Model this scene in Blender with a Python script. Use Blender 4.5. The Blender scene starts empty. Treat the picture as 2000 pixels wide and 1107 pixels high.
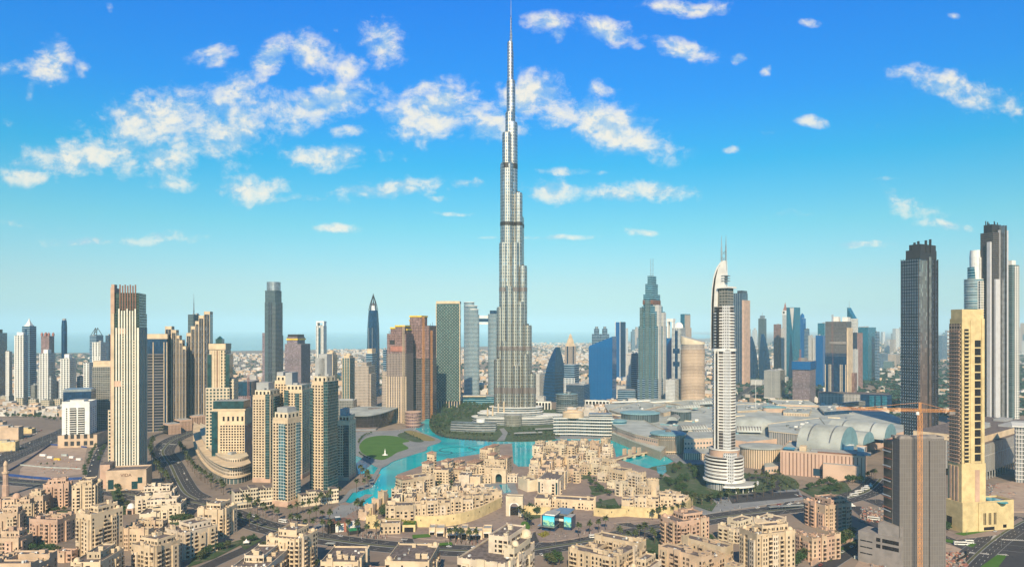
import bpy, math, random
from mathutils import Vector, Matrix
R = math.radians
rnd = random.Random(7)
SC = bpy.context.scene
COL = SC.collection
HAZE = 5.2e-5
# ---------------------------------------------------------------- camera
H = 188.0      # camera height above the ground, metres
F = 1400.0     # focal length in photo pixels (photo is 2000 px wide)
YH = 642.0     # row of the horizon in the photo
cam_d = bpy.data.cameras.new('camera')
cam = bpy.data.objects.new('camera', cam_d); COL.objects.link(cam)
cam.location = (0, 0, H); cam.rotation_euler = (R(90), 0, 0)
cam_d.sensor_width = 36; cam_d.lens = 36*F/2000
cam_d.shift_y = (YH-553.5)/2000
cam_d.clip_start = 1; cam_d.clip_end = 120000
SC.camera = cam
SC.view_settings.view_transform = 'Standard'; SC.view_settings.look = 'None'
SC.view_settings.gamma = 1; SC.view_settings.use_curve_mapping = False
SC.view_settings.exposure = 0.48
SC.cycles.max_bounces = 6; SC.cycles.diffuse_bounces = 2; SC.cycles.glossy_bounces = 3
SC.cycles.transmission_bounces = 2; SC.cycles.volume_bounces = 1; SC.cycles.transparent_max_bounces = 6
SC.cycles.caustics_reflective = False; SC.cycles.caustics_refractive = False
# ---------------------------------------------------------------- sun + sky
SUN_EL, SUN_AZ = R(34), R(182)          # azimuth clockwise from +Y: behind the camera, to its right
sdir = Vector((math.sin(SUN_AZ)*math.cos(SUN_EL), math.cos(SUN_AZ)*math.cos(SUN_EL), math.sin(SUN_EL)))
sun_d = bpy.data.lights.new('sun', 'SUN'); sun_d.energy = 4.9; sun_d.angle = R(0.6); sun_d.color = (1.0, .80, .53)
sun = bpy.data.objects.new('sun', sun_d); COL.objects.link(sun)
sun.rotation_euler = (-sdir).to_track_quat('-Z', 'Y').to_euler(); sun.location = (0, 0, 2000)

world = bpy.data.worlds.new('World'); SC.world = world; world.use_nodes = True
class NT:
    def __init__(s, tree): s.t = tree; s.n = tree.nodes; s.l = tree.links
    def new(s, typ, **kw):
        n = s.n.new(typ)
        for k, v in kw.items():
            if k == 'inp':
                for a, b in v.items():
                    if hasattr(b, 'is_output'): s.l.new(b, n.inputs[a])
                    else: n.inputs[a].default_value = b
            else: setattr(n, k, v)
        return n
    def math(s, op, a, b=0.0, c=None, clamp=False):
        n = s.n.new('ShaderNodeMath'); n.operation = op; n.use_clamp = clamp
        for i, v in enumerate((a, b, c)):
            if v is None: continue
            if hasattr(v, 'is_output'): s.l.new(v, n.inputs[i])
            else: n.inputs[i].default_value = v
        return n.outputs[0]
    def vmath(s, op, a, b=None, scale=None):
        n = s.n.new('ShaderNodeVectorMath'); n.operation = op
        for i, v in enumerate((a, b)):
            if v is None: continue
            if hasattr(v, 'is_output'): s.l.new(v, n.inputs[i])
            else: n.inputs[i].default_value = v
        if scale is not None:
            if hasattr(scale, 'is_output'): s.l.new(scale, n.inputs['Scale'])
            else: n.inputs['Scale'].default_value = scale
        return n.outputs['Value'] if op in ('LENGTH', 'DOT_PRODUCT') else n.outputs[0]
    def mix(s, fac, a, b, blend='MIX'):
        n = s.n.new('ShaderNodeMix'); n.data_type = 'RGBA'; n.blend_type = blend
        for i, v in ((0, fac), (6, a), (7, b)):
            if hasattr(v, 'is_output'): s.l.new(v, n.inputs[i])
            elif i == 0: n.inputs[0].default_value = v
            else: n.inputs[i].default_value = (*v[:3], 1)
        return n.outputs[2]
    def step(s, x, a, b, lo=0.0, hi=1.0):
        n = s.n.new('ShaderNodeMapRange'); n.interpolation_type = 'SMOOTHSTEP'
        s.l.new(x, n.inputs[0])
        for i, v in ((1, a), (2, b), (3, lo), (4, hi)): n.inputs[i].default_value = v
        return n.outputs[0]
    def ramp(s, x, stops, interp='LINEAR'):
        n = s.n.new('ShaderNodeValToRGB'); s.l.new(x, n.inputs[0]); cr = n.color_ramp; cr.interpolation = interp
        while len(cr.elements) < len(stops): cr.elements.new(.5)
        for e, (p, c) in zip(cr.elements, stops): e.position = p; e.color = (*c[:3], 1)
        return n.outputs[0]
    def noise(s, vec, scale, detail=3, rough=.5, dim='3D', dist=0.0):
        n = s.n.new('ShaderNodeTexNoise'); n.noise_dimensions = dim
        if vec is not None: s.l.new(vec, n.inputs['Vector'])
        n.inputs['Scale'].default_value = scale; n.inputs['Detail'].default_value = detail
        n.inputs['Roughness'].default_value = rough; n.inputs['Distortion'].default_value = dist
        return n
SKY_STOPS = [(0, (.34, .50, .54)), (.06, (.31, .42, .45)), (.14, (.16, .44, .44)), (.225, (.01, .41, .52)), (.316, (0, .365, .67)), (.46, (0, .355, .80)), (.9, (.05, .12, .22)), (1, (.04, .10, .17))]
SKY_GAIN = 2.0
def make_sky():
    k = NT(world.node_tree); k.n.clear()
    sky = k.new('ShaderNodeTexSky', sky_type='NISHITA', sun_disc=False, sun_elevation=SUN_EL, sun_rotation=SUN_AZ, altitude=100, air_density=1.0, dust_density=1.2, ozone_density=2.0)
    tc = k.new('ShaderNodeTexCoord')
    sep = k.new('ShaderNodeSeparateXYZ', inp={0: tc.outputs['Generated']})
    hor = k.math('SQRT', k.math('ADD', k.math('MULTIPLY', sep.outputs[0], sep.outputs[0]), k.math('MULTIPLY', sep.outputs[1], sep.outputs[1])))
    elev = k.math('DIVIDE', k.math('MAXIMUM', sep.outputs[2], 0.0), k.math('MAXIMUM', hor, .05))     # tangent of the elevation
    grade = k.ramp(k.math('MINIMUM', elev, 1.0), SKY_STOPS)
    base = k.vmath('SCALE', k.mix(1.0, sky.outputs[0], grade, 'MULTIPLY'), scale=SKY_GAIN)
    # clouds: a flat-ish layer of small cumulus spread in bearing and elevation
    yy = k.math('MAXIMUM', sep.outputs[1], .15)
    u = k.math('DIVIDE', sep.outputs[0], yy); v = k.math('DIVIDE', sep.outputs[2], yy)
    uv = k.new('ShaderNodeCombineXYZ', inp={0: u, 1: v, 2: 0.0}).outputs[0]
    wn = k.noise(uv, 9, 3, .5)
    uvw = k.vmath('ADD', uv, k.vmath('SCALE', k.vmath('SUBTRACT', wn.outputs['Color'], (.5, .5, .5)), scale=.035))
    tot = None
    for (cx, cy, rx, ry, rot, st) in CLOUDS:
        mp = k.new('ShaderNodeMapping', vector_type='TEXTURE', inp={0: uvw, 1: ((cx-1000)/F, (YH-cy)/F, 0), 2: (0, 0, -R(rot)), 3: (rx*1.35/F, ry*1.35/F, 1)})
        ln = k.vmath('LENGTH', mp.outputs[0])
        b = k.step(ln, .15, 1.15, st, 0.0)
        tot = b if tot is None else k.math('MAXIMUM', tot, b)
    def dens(p):
        st = k.vmath('MULTIPLY', p, (1, 1.3, 1))
        a = k.noise(st, 18, 7, .60).outputs[0]
        b = k.noise(st, 60, 6, .65).outputs[0]
        return k.math('ADD', k.math('MULTIPLY', a, .70), k.math('MULTIPLY', b, .30))
    n0 = dens(uvw)
    n1 = dens(k.vmath('ADD', uvw, (.010, .020, 0)))
    d = k.math('ADD', k.math('MULTIPLY', tot, .50), k.math('MULTIPLY', k.math('SUBTRACT', n0, .5), 1.75))
    cov = k.step(d, .10, .66)
    cov = k.math('MULTIPLY', cov, k.step(tot, .02, .25))
    lit = k.step(k.math('SUBTRACT', n0, n1), -.08, .07)
    thick = k.step(d, .3, .75)
    cc = k.mix(lit, (3.3, 4.7, 5.8), (7.4, 6.9, 5.8))
    cc = k.mix(k.math('MULTIPLY', thick, .40), cc, (6.6, 6.2, 5.4))
    front = k.step(sep.outputs[1], .15, .3)
    out = k.mix(k.math('MULTIPLY', k.math('MULTIPLY', cov, .93), front), base, cc)
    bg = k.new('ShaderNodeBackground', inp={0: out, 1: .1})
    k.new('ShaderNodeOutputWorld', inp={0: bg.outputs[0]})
CLOUDS = [(95,120,55,40,-40,.85),(60,180,10,25,0,.6),(155,130,18,22,0,.6),(15,135,25,22,0,.6),(25,240,25,14,0,.5),(420,105,42,32,0,.9),(530,120,30,55,35,.95),(610,105,55,42,0,1),(750,80,45,50,-35,1),(690,125,40,22,-25,.9),(300,225,150,52,-14,.95),(160,300,165,42,-14,1),(50,345,60,22,-5,1),(300,310,110,40,0,.8),
 (430,260,95,75,0,.9),(450,185,55,40,-30,.85),(640,195,120,38,-12,1),(560,215,60,40,0,.8),(640,305,85,28,0,1),(490,365,85,30,0,.9),(670,255,40,16,0,.6),(750,300,50,12,10,.6),(860,215,110,58,-5,1.05),(830,170,60,25,-20,.8),(1035,185,85,45,5,1.05),(1165,235,150,50,20,1.1),(1260,275,70,25,15,.9),(1180,170,40,18,0,.7),(970,250,60,40,0,.8),
 (1065,48,42,22,0,.95),(1085,70,20,18,0,.7),(1185,58,75,26,8,1),(1335,95,62,24,12,.95),(1345,12,80,17,0,.95),(1440,108,16,14,0,.8),(1497,135,13,14,0,.7),(1585,48,20,10,0,.55),(1880,180,120,32,14,1),(1960,200,50,22,10,.8),(1770,148,40,14,10,.7),(1582,240,30,13,0,.85),(1715,245,10,10,0,.4),(1855,35,14,8,0,.7),(1430,300,22,7,0,.5),(1500,265,20,6,0,.35),
 (770,370,125,22,-8,.95),(910,358,40,12,0,.8),(850,388,20,8,0,.6),(1080,372,60,26,-6,.95),(1190,378,60,20,0,.85),(1300,370,85,20,8,.85),(1110,335,65,9,0,.75),(1780,400,75,30,25,.72),(1840,440,60,10,5,.75),(1700,480,85,10,-3,.8),(1530,425,60,9,0,.5),(310,466,85,14,-4,.75),(145,470,80,11,0,.75),(650,452,60,10,0,.8),(1090,466,75,6,0,.75),(1240,455,45,8,0,.7),(960,470,40,4,0,.5),(600,392,60,9,0,.5),(330,360,60,18,0,.6),(880,420,60,5,0,.45),(215,10,12,12,0,.6),(655,55,10,14,0,.55),(500,390,90,10,0,.5),(60,440,70,8,0,.3),(1250,90,16,8,0,.4),(1700,340,60,5,0,.25)]
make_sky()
world.cycles.sampling_method = 'MANUAL'; world.cycles.sample_map_resolution = 256
# ---------------------------------------------------------------- survey helpers: a pixel of the photo to a place on the ground
def P(px, py, z=0.0):
    Y = (H-z)*F/(py-YH)
    return ((px-1000)*Y/F, Y)
def zat(py, Y): return H-(py-YH)*Y/F
# ---------------------------------------------------------------- materials
MATS = {}
def new_mat(name):
    m = bpy.data.materials.new(name); m.use_nodes = True
    k = NT(m.node_tree); k.n.clear(); MATS[name] = m
    return m, k
def out(k, sh): k.new('ShaderNodeOutputMaterial', inp={0: sh})
def plain(name, col, rough=.8, metal=0.0, var=.18, scale=.15, spec=.4, col2=None):
    """paint, stone, concrete: a base colour with slow and fine unevenness of its own"""
    if name in MATS: return MATS[name]
    m, k = new_mat(name)
    tc = k.new('ShaderNodeTexCoord')
    a = k.noise(tc.outputs['Object'], scale, 5, .6).outputs[0]
    c2 = col2 or tuple(c*(1-var*1.6) for c in col)
    c1 = tuple(min(c*(1+var*.5), 1) for c in col)
    b = k.mix(k.step(a, .32, .66), c2, c1)
    oi = k.new('ShaderNodeObjectInfo')
    b = k.mix(1.0, b, k.ramp(oi.outputs['Random'], [(0, (.88, .88, .88)), (1, (1, 1, 1))]), 'MULTIPLY')
    p = k.new('ShaderNodeBsdfPrincipled', inp={'Base Color': b, 'Roughness': rough, 'Metallic': metal, 'Specular IOR Level': spec})
    out(k, p.outputs[0]); return m
def fac(name, wall, glass=(.03, .05, .07), bw=3.0, fh=3.4, wu=(.2, .8), wv=(.25, .85), gr=.12, gm=.0, wr=.75, jit=.02, lit=.25, wm=0.0, wall2=None, bev=0.0):
    """a facade: panes of glass set in a wall, one storey high and one bay wide, laid out in metres along the wall"""
    if name in MATS: return MATS[name]
    gm *= .6; glass = tuple(c*.75 for c in glass)
    m, k = new_mat(name)
    uv = k.new('ShaderNodeUVMap'); sp = k.new('ShaderNodeSeparateXYZ', inp={0: uv.outputs[0]})
    U = k.math('DIVIDE', sp.outputs[0], bw); V = k.math('DIVIDE', sp.outputs[1], fh)
    fu = k.math('FRACT', U); fv = k.math('FRACT', V)
    def inside(x, a, b): return k.math('MULTIPLY', k.math('GREATER_THAN', x, a), k.math('LESS_THAN', x, b))
    mask = inside(fv, *wv) if wu is None else (inside(fu, *wu) if wv is None else k.math('MULTIPLY', inside(fu, *wu), inside(fv, *wv)))
    cell = k.new('ShaderNodeCombineXYZ', inp={0: k.math('FLOOR', U), 1: k.math('FLOOR', V), 2: 0.0})
    wn = k.new('ShaderNodeTexWhiteNoise', noise_dimensions='2D', inp={'Vector': cell.outputs[0]})
    g = k.mix(k.math('POWER', wn.outputs[0], 3.0), glass, tuple(min(1, c*(1+lit*4)+lit*.06) for c in glass))
    tc = k.new('ShaderNodeTexCoord')
    ns = k.noise(tc.outputs['Object'], .05, 5, .6).outputs[0]
    w = k.mix(k.step(ns, .3, .7), wall2 or tuple(c*.84 for c in wall), wall)
    b = k.mix(mask, w, g)
    nrm = k.new('ShaderNodeNewGeometry').outputs['Normal']
    nn = k.vmath('NORMALIZE', k.vmath('ADD', nrm, k.vmath('SCALE', k.vmath('SUBTRACT', wn.outputs['Color'], (.5, .5, .5)), scale=k.math('MULTIPLY', mask, jit*2))))
    p = k.new('ShaderNodeBsdfPrincipled', inp={'Base Color': b, 'Roughness': k.math('ADD', wr, k.math('MULTIPLY', mask, gr-wr)), 'Metallic': k.math('ADD', wm, k.math('MULTIPLY', mask, gm-wm)), 'Specular IOR Level': .5, 'Normal': nn})
    out(k, p.outputs[0]); return m
M = {}
M['cream'] = plain('cream_render', (.65, .51, .345), var=.12, scale=.08); M['beige'] = plain('beige_render', (.57, .42, .29), var=.14, scale=.08)
M['pinkbeige'] = plain('pink_beige_render', (.55, .37, .27), var=.14, scale=.08); M['paleb'] = plain('pale_cream_render', (.68, .58, .42), var=.12, scale=.08)
M['roof'] = plain('roof_felt', (.17, .14, .135), .9, var=.3, scale=.3); M['roofg'] = plain('grey_roof', (.36, .37, .37), .85, var=.08)
M['rib'] = plain('white_rib', (.74, .70, .58), .7, var=.06); M['tile'] = plain('clay_tile', (.36, .22, .16), .85, var=.3, scale=.5)
M['white'] = plain('white_paint', (.78, .77, .72), .6, var=.08); M['dark'] = plain('dark_metal', (.03, .028, .03), .5)
M['dim'] = plain('dim_slab', (.09, .09, .105), .7); M['wood'] = plain('dark_timber', (.10, .055, .035), .7, var=.3); M['void'] = plain('dark_glass_and_opening_shade', (.018, .018, .022), .12, var=.3, scale=1.5, spec=.6)  # void: dark glass, and flat dark panels standing for shade inside openings
M['tealglass'] = plain('teal_window_glass', (.015, .07, .08), .1, var=.3, spec=.7); M['blueglass'] = plain('blue_window_glass', (.02, .09, .16), .08, metal=.3, var=.3, spec=.8)
M['conc'] = plain('bare_concrete', (.27, .245, .23), .9, var=.12); M['redconc'] = plain('reddish_slab', (.24, .15, .13), .9); M['steel'] = plain('brushed_steel', (.45, .46, .46), .35, metal=.8)
M['yellow'] = plain('yellow_formwork', (.75, .52, .05), .6); M['orange'] = plain('orange_crane_paint', (.78, .36, .12), .5); M['rust'] = plain('red_oxide_steel', (.38, .16, .12), .7)
M['leaf'] = plain('leaf_green', (.035, .080, .025), .7, var=.55, scale=.9, col2=(.018, .042, .016)); M['leaf2'] = plain('leaf_olive', (.075, .085, .030), .7, var=.5, scale=.9, col2=(.035, .05, .02))
M['palm'] = plain('palm_frond', (.075, .095, .035), .6, var=.4, scale=1.2); M['bark'] = plain('bark', (.12, .085, .06), .9, var=.3, scale=2)
M['brown'] = plain('brown_cladding', (.20, .10, .07), .6); M['pool'] = plain('pool_water', (.0, .33, .45), .06, var=.1, spec=.6)
M['farleaf'] = plain('far_tree_green', (.028, .075, .055), .8, var=.5, scale=.02); M['farwall'] = plain('far_house_render', (.60, .57, .53), .8, var=.25, scale=.01)
# ---------------------------------------------------------------- mesh builder
class MB:
    def __init__(s): s.v = []; s.f = []; s.m = []; s.uv = []
    def face(s, pts, mi=0, uv=None):
        n = len(s.v); s.v.extend(pts); s.f.append(tuple(range(n, n+len(pts)))); s.m.append(mi)
        s.uv.extend(uv if uv else [(p[0], p[1]) for p in pts])
    def prism(s, poly, z0, z1, mi=0, top=1, bottom=False, u0=0.0, poly1=None, v0=None):
        """upright walls on an outline (anticlockwise), with a lid; the outline may change to poly1 at the top"""
        p1 = poly1 or poly; n = len(poly); u = u0
        zz0 = z0 if callable(z0) else (lambda i: z0); zz1 = z1 if callable(z1) else (lambda i: z1)
        for i in range(n):
            j = (i+1) % n; a, b, c, d = poly[i], poly[j], p1[j], p1[i]
            L = math.hypot(b[0]-a[0], b[1]-a[1])
            vb = zz0(i) if v0 is None else v0
            s.face([(a[0], a[1], zz0(i)), (b[0], b[1], zz0(j)), (c[0], c[1], zz1(j)), (d[0], d[1], zz1(i))], mi,
                   [(u, zz0(i)), (u+L, zz0(j)), (u+L, zz1(j)), (u, zz1(i))])
            u += L
        if top is not None: s.face([(p[0], p[1], zz1(i)) for i, p in enumerate(p1)], top)
        if bottom: s.face([(p[0], p[1], zz0(i)) for i, p in reversed(list(enumerate(poly)))], mi)
    def box(s, cx, cy, z0, sx, sy, sz, mi=0, top=None, rot=0.0, bottom=True):
        c, sn = math.cos(rot), math.sin(rot)
        poly = [(cx+x*c-y*sn, cy+x*sn+y*c) for x, y in ((-sx/2, -sy/2), (sx/2, -sy/2), (sx/2, sy/2), (-sx/2, sy/2))]
        s.prism(poly, z0, z0+sz, mi, mi if top is None else top, bottom)
    def lathe(s, prof, cx=0, cy=0, n=24, mi=0, a0=0.0, a1=None, sx=1, sy=1):
        full = a1 is None; a1 = a0+2*math.pi if full else a1
        for k in range(n):
            t0 = a0+(a1-a0)*k/n; t1 = a0+(a1-a0)*(k+1)/n
            for (r0, z0), (r1, z1) in zip(prof, prof[1:]):
                q = [(cx+r0*math.cos(t0)*sx, cy+r0*math.sin(t0)*sy, z0), (cx+r0*math.cos(t1)*sx, cy+r0*math.sin(t1)*sy, z0), (cx+r1*math.cos(t1)*sx, cy+r1*math.sin(t1)*sy, z1), (cx+r1*math.cos(t0)*sx, cy+r1*math.sin(t0)*sy, z1)]
                uu = [(t0*max(r0, r1), z0), (t1*max(r0, r1), z0), (t1*max(r0, r1), z1), (t0*max(r0, r1), z1)]
                if r1 < 1e-6: q.pop(); uu.pop()
                elif r0 < 1e-6: q.pop(1); uu.pop(1)
                s.face(q, mi, uu)
    def tube(s, a, b, r, mi=0, n=5, r2=None):
        a, b = Vector(a), Vector(b); d = (b-a).normalized(); r2 = r if r2 is None else r2
        x = d.orthogonal().normalized(); y = d.cross(x)
        ring = lambda p, rr: [p+x*rr*math.cos(2*math.pi*i/n)+y*rr*math.sin(2*math.pi*i/n) for i in range(n)]
        A, B = ring(a, r), ring(b, r2)
        for i in range(n):
            j = (i+1) % n; s.face([tuple(A[i]), tuple(A[j]), tuple(B[j]), tuple(B[i])], mi)
        if r2 > .001: s.face([tuple(p) for p in B], mi)
    def truss(s, a, b, w, n, r, mi=0):
        """a square lattice boom from a to b"""
        a, b = Vector(a), Vector(b); d = (b-a).normalized(); x = d.orthogonal().normalized()*w/2; y = d.cross(x).normalized()*w/2
        cs = [x+y, x-y, -x-y, -x+y]; r *= .7
        for c in cs: s.tube(a+c, b+c, r, mi, 4)
        for k in range(n):
            p, q = a+(b-a)*k/n, a+(b-a)*(k+1)/n
            for i in range(4):
                s.tube(p+cs[i], q+cs[(i+1) % 4], r*.6, mi, 3); s.tube(p+cs[i], p+cs[(i+1) % 4], r*.6, mi, 3)
    def strip(s, line, w, z, mi=0, off=0.0, z2=None):
        """a ribbon of width w along a line of ground points"""
        n = len(line); L = []; Rr = []; acc = 0; us = []
        for i, p in enumerate(line):
            a = line[max(i-1, 0)]; b = line[min(i+1, n-1)]
            dx, dy = b[0]-a[0], b[1]-a[1]; l = math.hypot(dx, dy) or 1; nx, ny = -dy/l, dx/l
            L.append((p[0]+nx*(off+w/2), p[1]+ny*(off+w/2))); Rr.append((p[0]+nx*(off-w/2), p[1]+ny*(off-w/2)))
            us.append(acc); acc += math.hypot(line[min(i+1, n-1)][0]-p[0], line[min(i+1, n-1)][1]-p[1])
        for i in range(n-1):
            if z2 is None: s.face([(*Rr[i], z), (*Rr[i+1], z), (*L[i+1], z), (*L[i], z)], mi, [(us[i], 0), (us[i+1], 0), (us[i+1], w), (us[i], w)])
            else: s.prism([Rr[i], Rr[i+1], L[i+1], L[i]], z, z2, mi, mi)
    def build(s, name, mats, parent=None, loc=None, rot=None, smooth=False, link=True):
        me = bpy.data.meshes.new(name); me.from_pydata([tuple(p) for p in s.v], [], s.f)
        for m in (mats if isinstance(mats, (list, tuple)) else [mats]): me.materials.append(M[m] if isinstance(m, str) else m)
        nm = len(me.materials); me.polygons.foreach_set('material_index', [min(i, nm-1) for i in s.m])
        uvl = me.uv_layers.new(name='UVMap'); uvl.data.foreach_set('uv', [c for p in s.uv for c in p])
        if smooth: me.polygons.foreach_set('use_smooth', [True]*len(s.f))
        me.update()
        o = bpy.data.objects.new(name, me)
        if loc: o.location = loc
        if rot is not None: o.rotation_euler = (0, 0, rot)
        if parent: o.parent = parent
        COL.objects.link(o); return o
def tag(o, label=None, cat=None, group=None, kind=None):
    for k, v in (('label', label), ('category', cat), ('group', group), ('kind', kind)):
        if v: o[k] = v
    return o
def empty(name, loc, rot=0.0, label=None, cat=None, group=None):
    o = bpy.data.objects.new(name, None); o.location = loc; o.rotation_euler = (0, 0, rot); COL.objects.link(o)
    return tag(o, label, cat, group)
def inst(src, parent, loc, rot=0.0, scale=None, name=None):
    """a copy of a part that shares its mesh"""
    c = src.copy(); c.name = name or src.name; c.location = loc; c.rotation_euler = (0, 0, rot)
    if scale: c.scale = scale
    c.parent = parent; COL.objects.link(c); return c
def copy_thing(root, loc, rot=0.0, scale=1.0, label=None, group=None):
    r = root.copy(); r.location = loc; r.rotation_euler = (0, 0, rot); r.scale = (scale,)*3; COL.objects.link(r)
    if label: r['label'] = label
    if group: r['group'] = group
    for ch in root.children:
        c = ch.copy(); c.parent = r; COL.objects.link(c)
        for g in ch.children:
            d = g.copy(); d.parent = c; COL.objects.link(d)
    return r
ORD = 'first second third fourth fifth sixth seventh eighth ninth tenth eleventh twelfth thirteenth fourteenth fifteenth sixteenth seventeenth eighteenth nineteenth twentieth'.split()
def nth(i):
    if i < 20: return ORD[i]
    tens = {2: 'twenty', 3: 'thirty', 4: 'forty', 5: 'fifty', 6: 'sixty', 7: 'seventy', 8: 'eighty', 9: 'ninety'}
    t, u = divmod(i+1, 10)
    if t >= 10: return 'hundredth' if i+1 == 100 else 'hundred-and-' + nth(i-100)
    return tens[t]+'-'+ORD[u-1] if u else tens[t][:-1]+'ieth'
def circle(r, n=32, cx=0, cy=0, sx=1, sy=1, a0=0.0): return [(cx+r*sx*math.cos(a0+2*math.pi*i/n), cy+r*sy*math.sin(a0+2*math.pi*i/n)) for i in range(n)]
def rect(x0, x1, y0, y1): return [(x0, y0), (x1, y0), (x1, y1), (x0, y1)]
# shared window and balcony pieces: a box one metre wide and high whose back is in the wall
def unit(name, mats, fn):
    mb = MB(); fn(mb); me = mb.build(name, mats); COL.objects.unlink(me); return me
UNIT = {}
def unit_window(mat):
    """unit pane in a thin reveal: x 0..1 across, z 0..1 up, faces -y"""
    if mat not in UNIT: UNIT[mat] = unit('window', [mat], lambda m: m.box(0, .0, 0, 1, .12, 1, bottom=True))
    return UNIT[mat]
SIDES = {'F': ((1, 0), (0, -1)), 'R': ((0, 1), (1, 0)), 'B': ((-1, 0), (0, 1)), 'L': ((0, -1), (-1, 0))}   # along, outward
ANG = {'F': 0.0, 'R': math.pi/2, 'B': math.pi, 'L': -math.pi/2}
def place_windows(root, places, mat, cap=100, name='window'):
    """places: (x, y, rot, z, width, height) in the frame of root; the nearest ones singly, the rest as one mass"""
    if not places: return
    mw = root.matrix_basis
    cx, cy = mw.translation.x, mw.translation.y; rz = root.rotation_euler.z
    def key(p):
        nx, ny = math.sin(p[2]+rz), -math.cos(p[2]+rz)
        wx = cx+p[0]*math.cos(rz)-p[1]*math.sin(rz); wy = cy+p[0]*math.sin(rz)+p[1]*math.cos(rz)
        facing = -(nx*wx+ny*wy)/math.hypot(wx, wy)
        return (0 if facing > .08 else 1, math.hypot(wx, wy)-p[3]*.2)
    places = sorted(places, key=key)
    src = unit_window(mat)
    for p in places[:cap]: inst(src, root, (p[0], p[1], p[3]), p[2], (p[4], 1, p[5]), name)
    if len(places) > cap:
        mb = MB()
        for p in places[cap:]: mb.box(p[0], p[1], p[3], p[4], .12, p[5], rot=p[2])
        tag(mb.build(name, mat, root), kind='stuff')
class Tower:
    """a building surveyed from the photo: left edge, near corner, right edge, foot and top rows, and its turn"""
    def __init__(s, name, label, x, yb, yt, a=20, d=None, cat='tower', group=None, wd=None):
        xl, xc, xr = x; a = R(a)
        a += math.atan((xc-1000)/F)*.9; C = P(xc, yb); s.Y = C[1]; s.h = zat(yt, s.Y)
        dA = (-math.cos(a), math.sin(a)); dB = (math.sin(a), math.cos(a))
        def run(px, dd):
            t = (px-1000)/F; return (t*C[1]-C[0])/(dd[0]-t*dd[1])
        s.w = wd or (run(xl, dA) if xl != xc else d)
        s.d = run(xr, dB) if xr != xc and d is None else d
        if s.d is None or s.d < 3 or s.d > 260: s.d = s.w
        cx = C[0]+dA[0]*s.w/2+dB[0]*s.d/2; cy = C[1]+dA[1]*s.w/2+dB[1]*s.d/2
        s.rot = -a; s.root = empty(name, (cx, cy, 0), s.rot, label, cat, group); s.pc = (cx, cy)
    def z(s, py): return zat(py, s.Y)
    def r(s, u0, u1, v0, v1): return rect((u0-.5)*s.w, (u1-.5)*s.w, (v0-.5)*s.d, (v1-.5)*s.d)
    def body(s, name, mats, z0=0, z1=None, u=(0, 1), v=(0, 1), poly=None, **kw):
        mb = MB(); mb.prism(poly or s.r(u[0], u[1], v[0], v[1]), z0, s.h if z1 is None else z1, **kw); return mb.build(name, mats, s.root)
    def at(s, side, t, u=(0, 1), v=(0, 1)):
        """point at fraction t along a side of the sub-footprint"""
        x0, x1, y0, y1 = (u[0]-.5)*s.w, (u[1]-.5)*s.w, (v[0]-.5)*s.d, (v[1]-.5)*s.d
        return {'F': (x0+(x1-x0)*t, y0), 'R': (x1, y0+(y1-y0)*t), 'B': (x1-(x1-x0)*t, y1), 'L': (x0, y1-(y1-y0)*t)}[side]
    def fins(s, side, ts, wd, proud, z0, z1, mat, name='pier', u=(0, 1), v=(0, 1)):
        src = None
        for t in ts:
            x, y = s.at(side, t, u, v); nx, ny = SIDES[side][1]
            if src is None:
                mb = MB(); mb.box(0, -proud/2+.15, 0, wd, proud+.3, z1-z0); src = mb.build(name, mat, s.root, (x, y, z0), ANG[side])
            else: inst(src, s.root, (x, y, z0), ANG[side])
    def slabs(s, zs, mat, proud=.5, th=.5, u=(0, 1), v=(0, 1), poly=None, name='floor_slab'):
        src = None
        for zz in zs:
            if src is None:
                mb = MB()
                if poly is None:
                    x0, x1, y0, y1 = (u[0]-.5)*s.w-proud, (u[1]-.5)*s.w+proud, (v[0]-.5)*s.d-proud, (v[1]-.5)*s.d+proud
                    mb.prism(rect(x0, x1, y0, y1), 0, th, 0, 0, True)
                else: mb.prism(poly, 0, th, 0, 0, True)
                src = mb.build(name, mat, s.root, (0, 0, zz))
            else: inst(src, s.root, (0, 0, zz))
    def windows(s, side, n, z0, z1, fh, w, h, mat='void', u=(0, 1), v=(0, 1), skip=None):
        o = []
        nf = int((z1-z0)/fh)
        for k in range(nf):
            for i in range(n):
                if skip and skip(i, k): continue
                x, y = s.at(side, (i+.5)/n, u, v); nx, ny = SIDES[side][1]
                o.append((x+nx*.02, y+ny*.02, ANG[side], z0+k*fh+(fh-h)*.4, w, h))
        return o
    def plant(s, z, n=3, u=(.15, .85), v=(.15, .85), mat='roofg', hmax=4):
        for i in range(n):
            x = (rnd.uniform(*u)-.5)*s.w; y = (rnd.uniform(*v)-.5)*s.d
            mb = MB(); mb.box(0, 0, 0, s.w*rnd.uniform(.12, .3), s.d*rnd.uniform(.12, .3), rnd.uniform(1.5, hmax)); mb.build('roof_plant', mat, s.root, (x, y, z-.02*i-.01))
    def parapet(s, z, hh=1.4, mat='cream', u=(0, 1), v=(0, 1), th=.6):
        x0, x1, y0, y1 = (u[0]-.5)*s.w, (u[1]-.5)*s.w, (v[0]-.5)*s.d, (v[1]-.5)*s.d
        mb = MB(); e = .05
        for q in (rect(x0-e, x1+e, y0-e, y0+th), rect(x0-e, x1+e, y1-th, y1+e), rect(x0-e, x0+th, y0+th, y1-th), rect(x1-th, x1+e, y0+th, y1-th)): mb.prism(q, z-.6, z+hh, 0, 0, True)
        return mb.build('parapet', mat, s.root)
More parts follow.
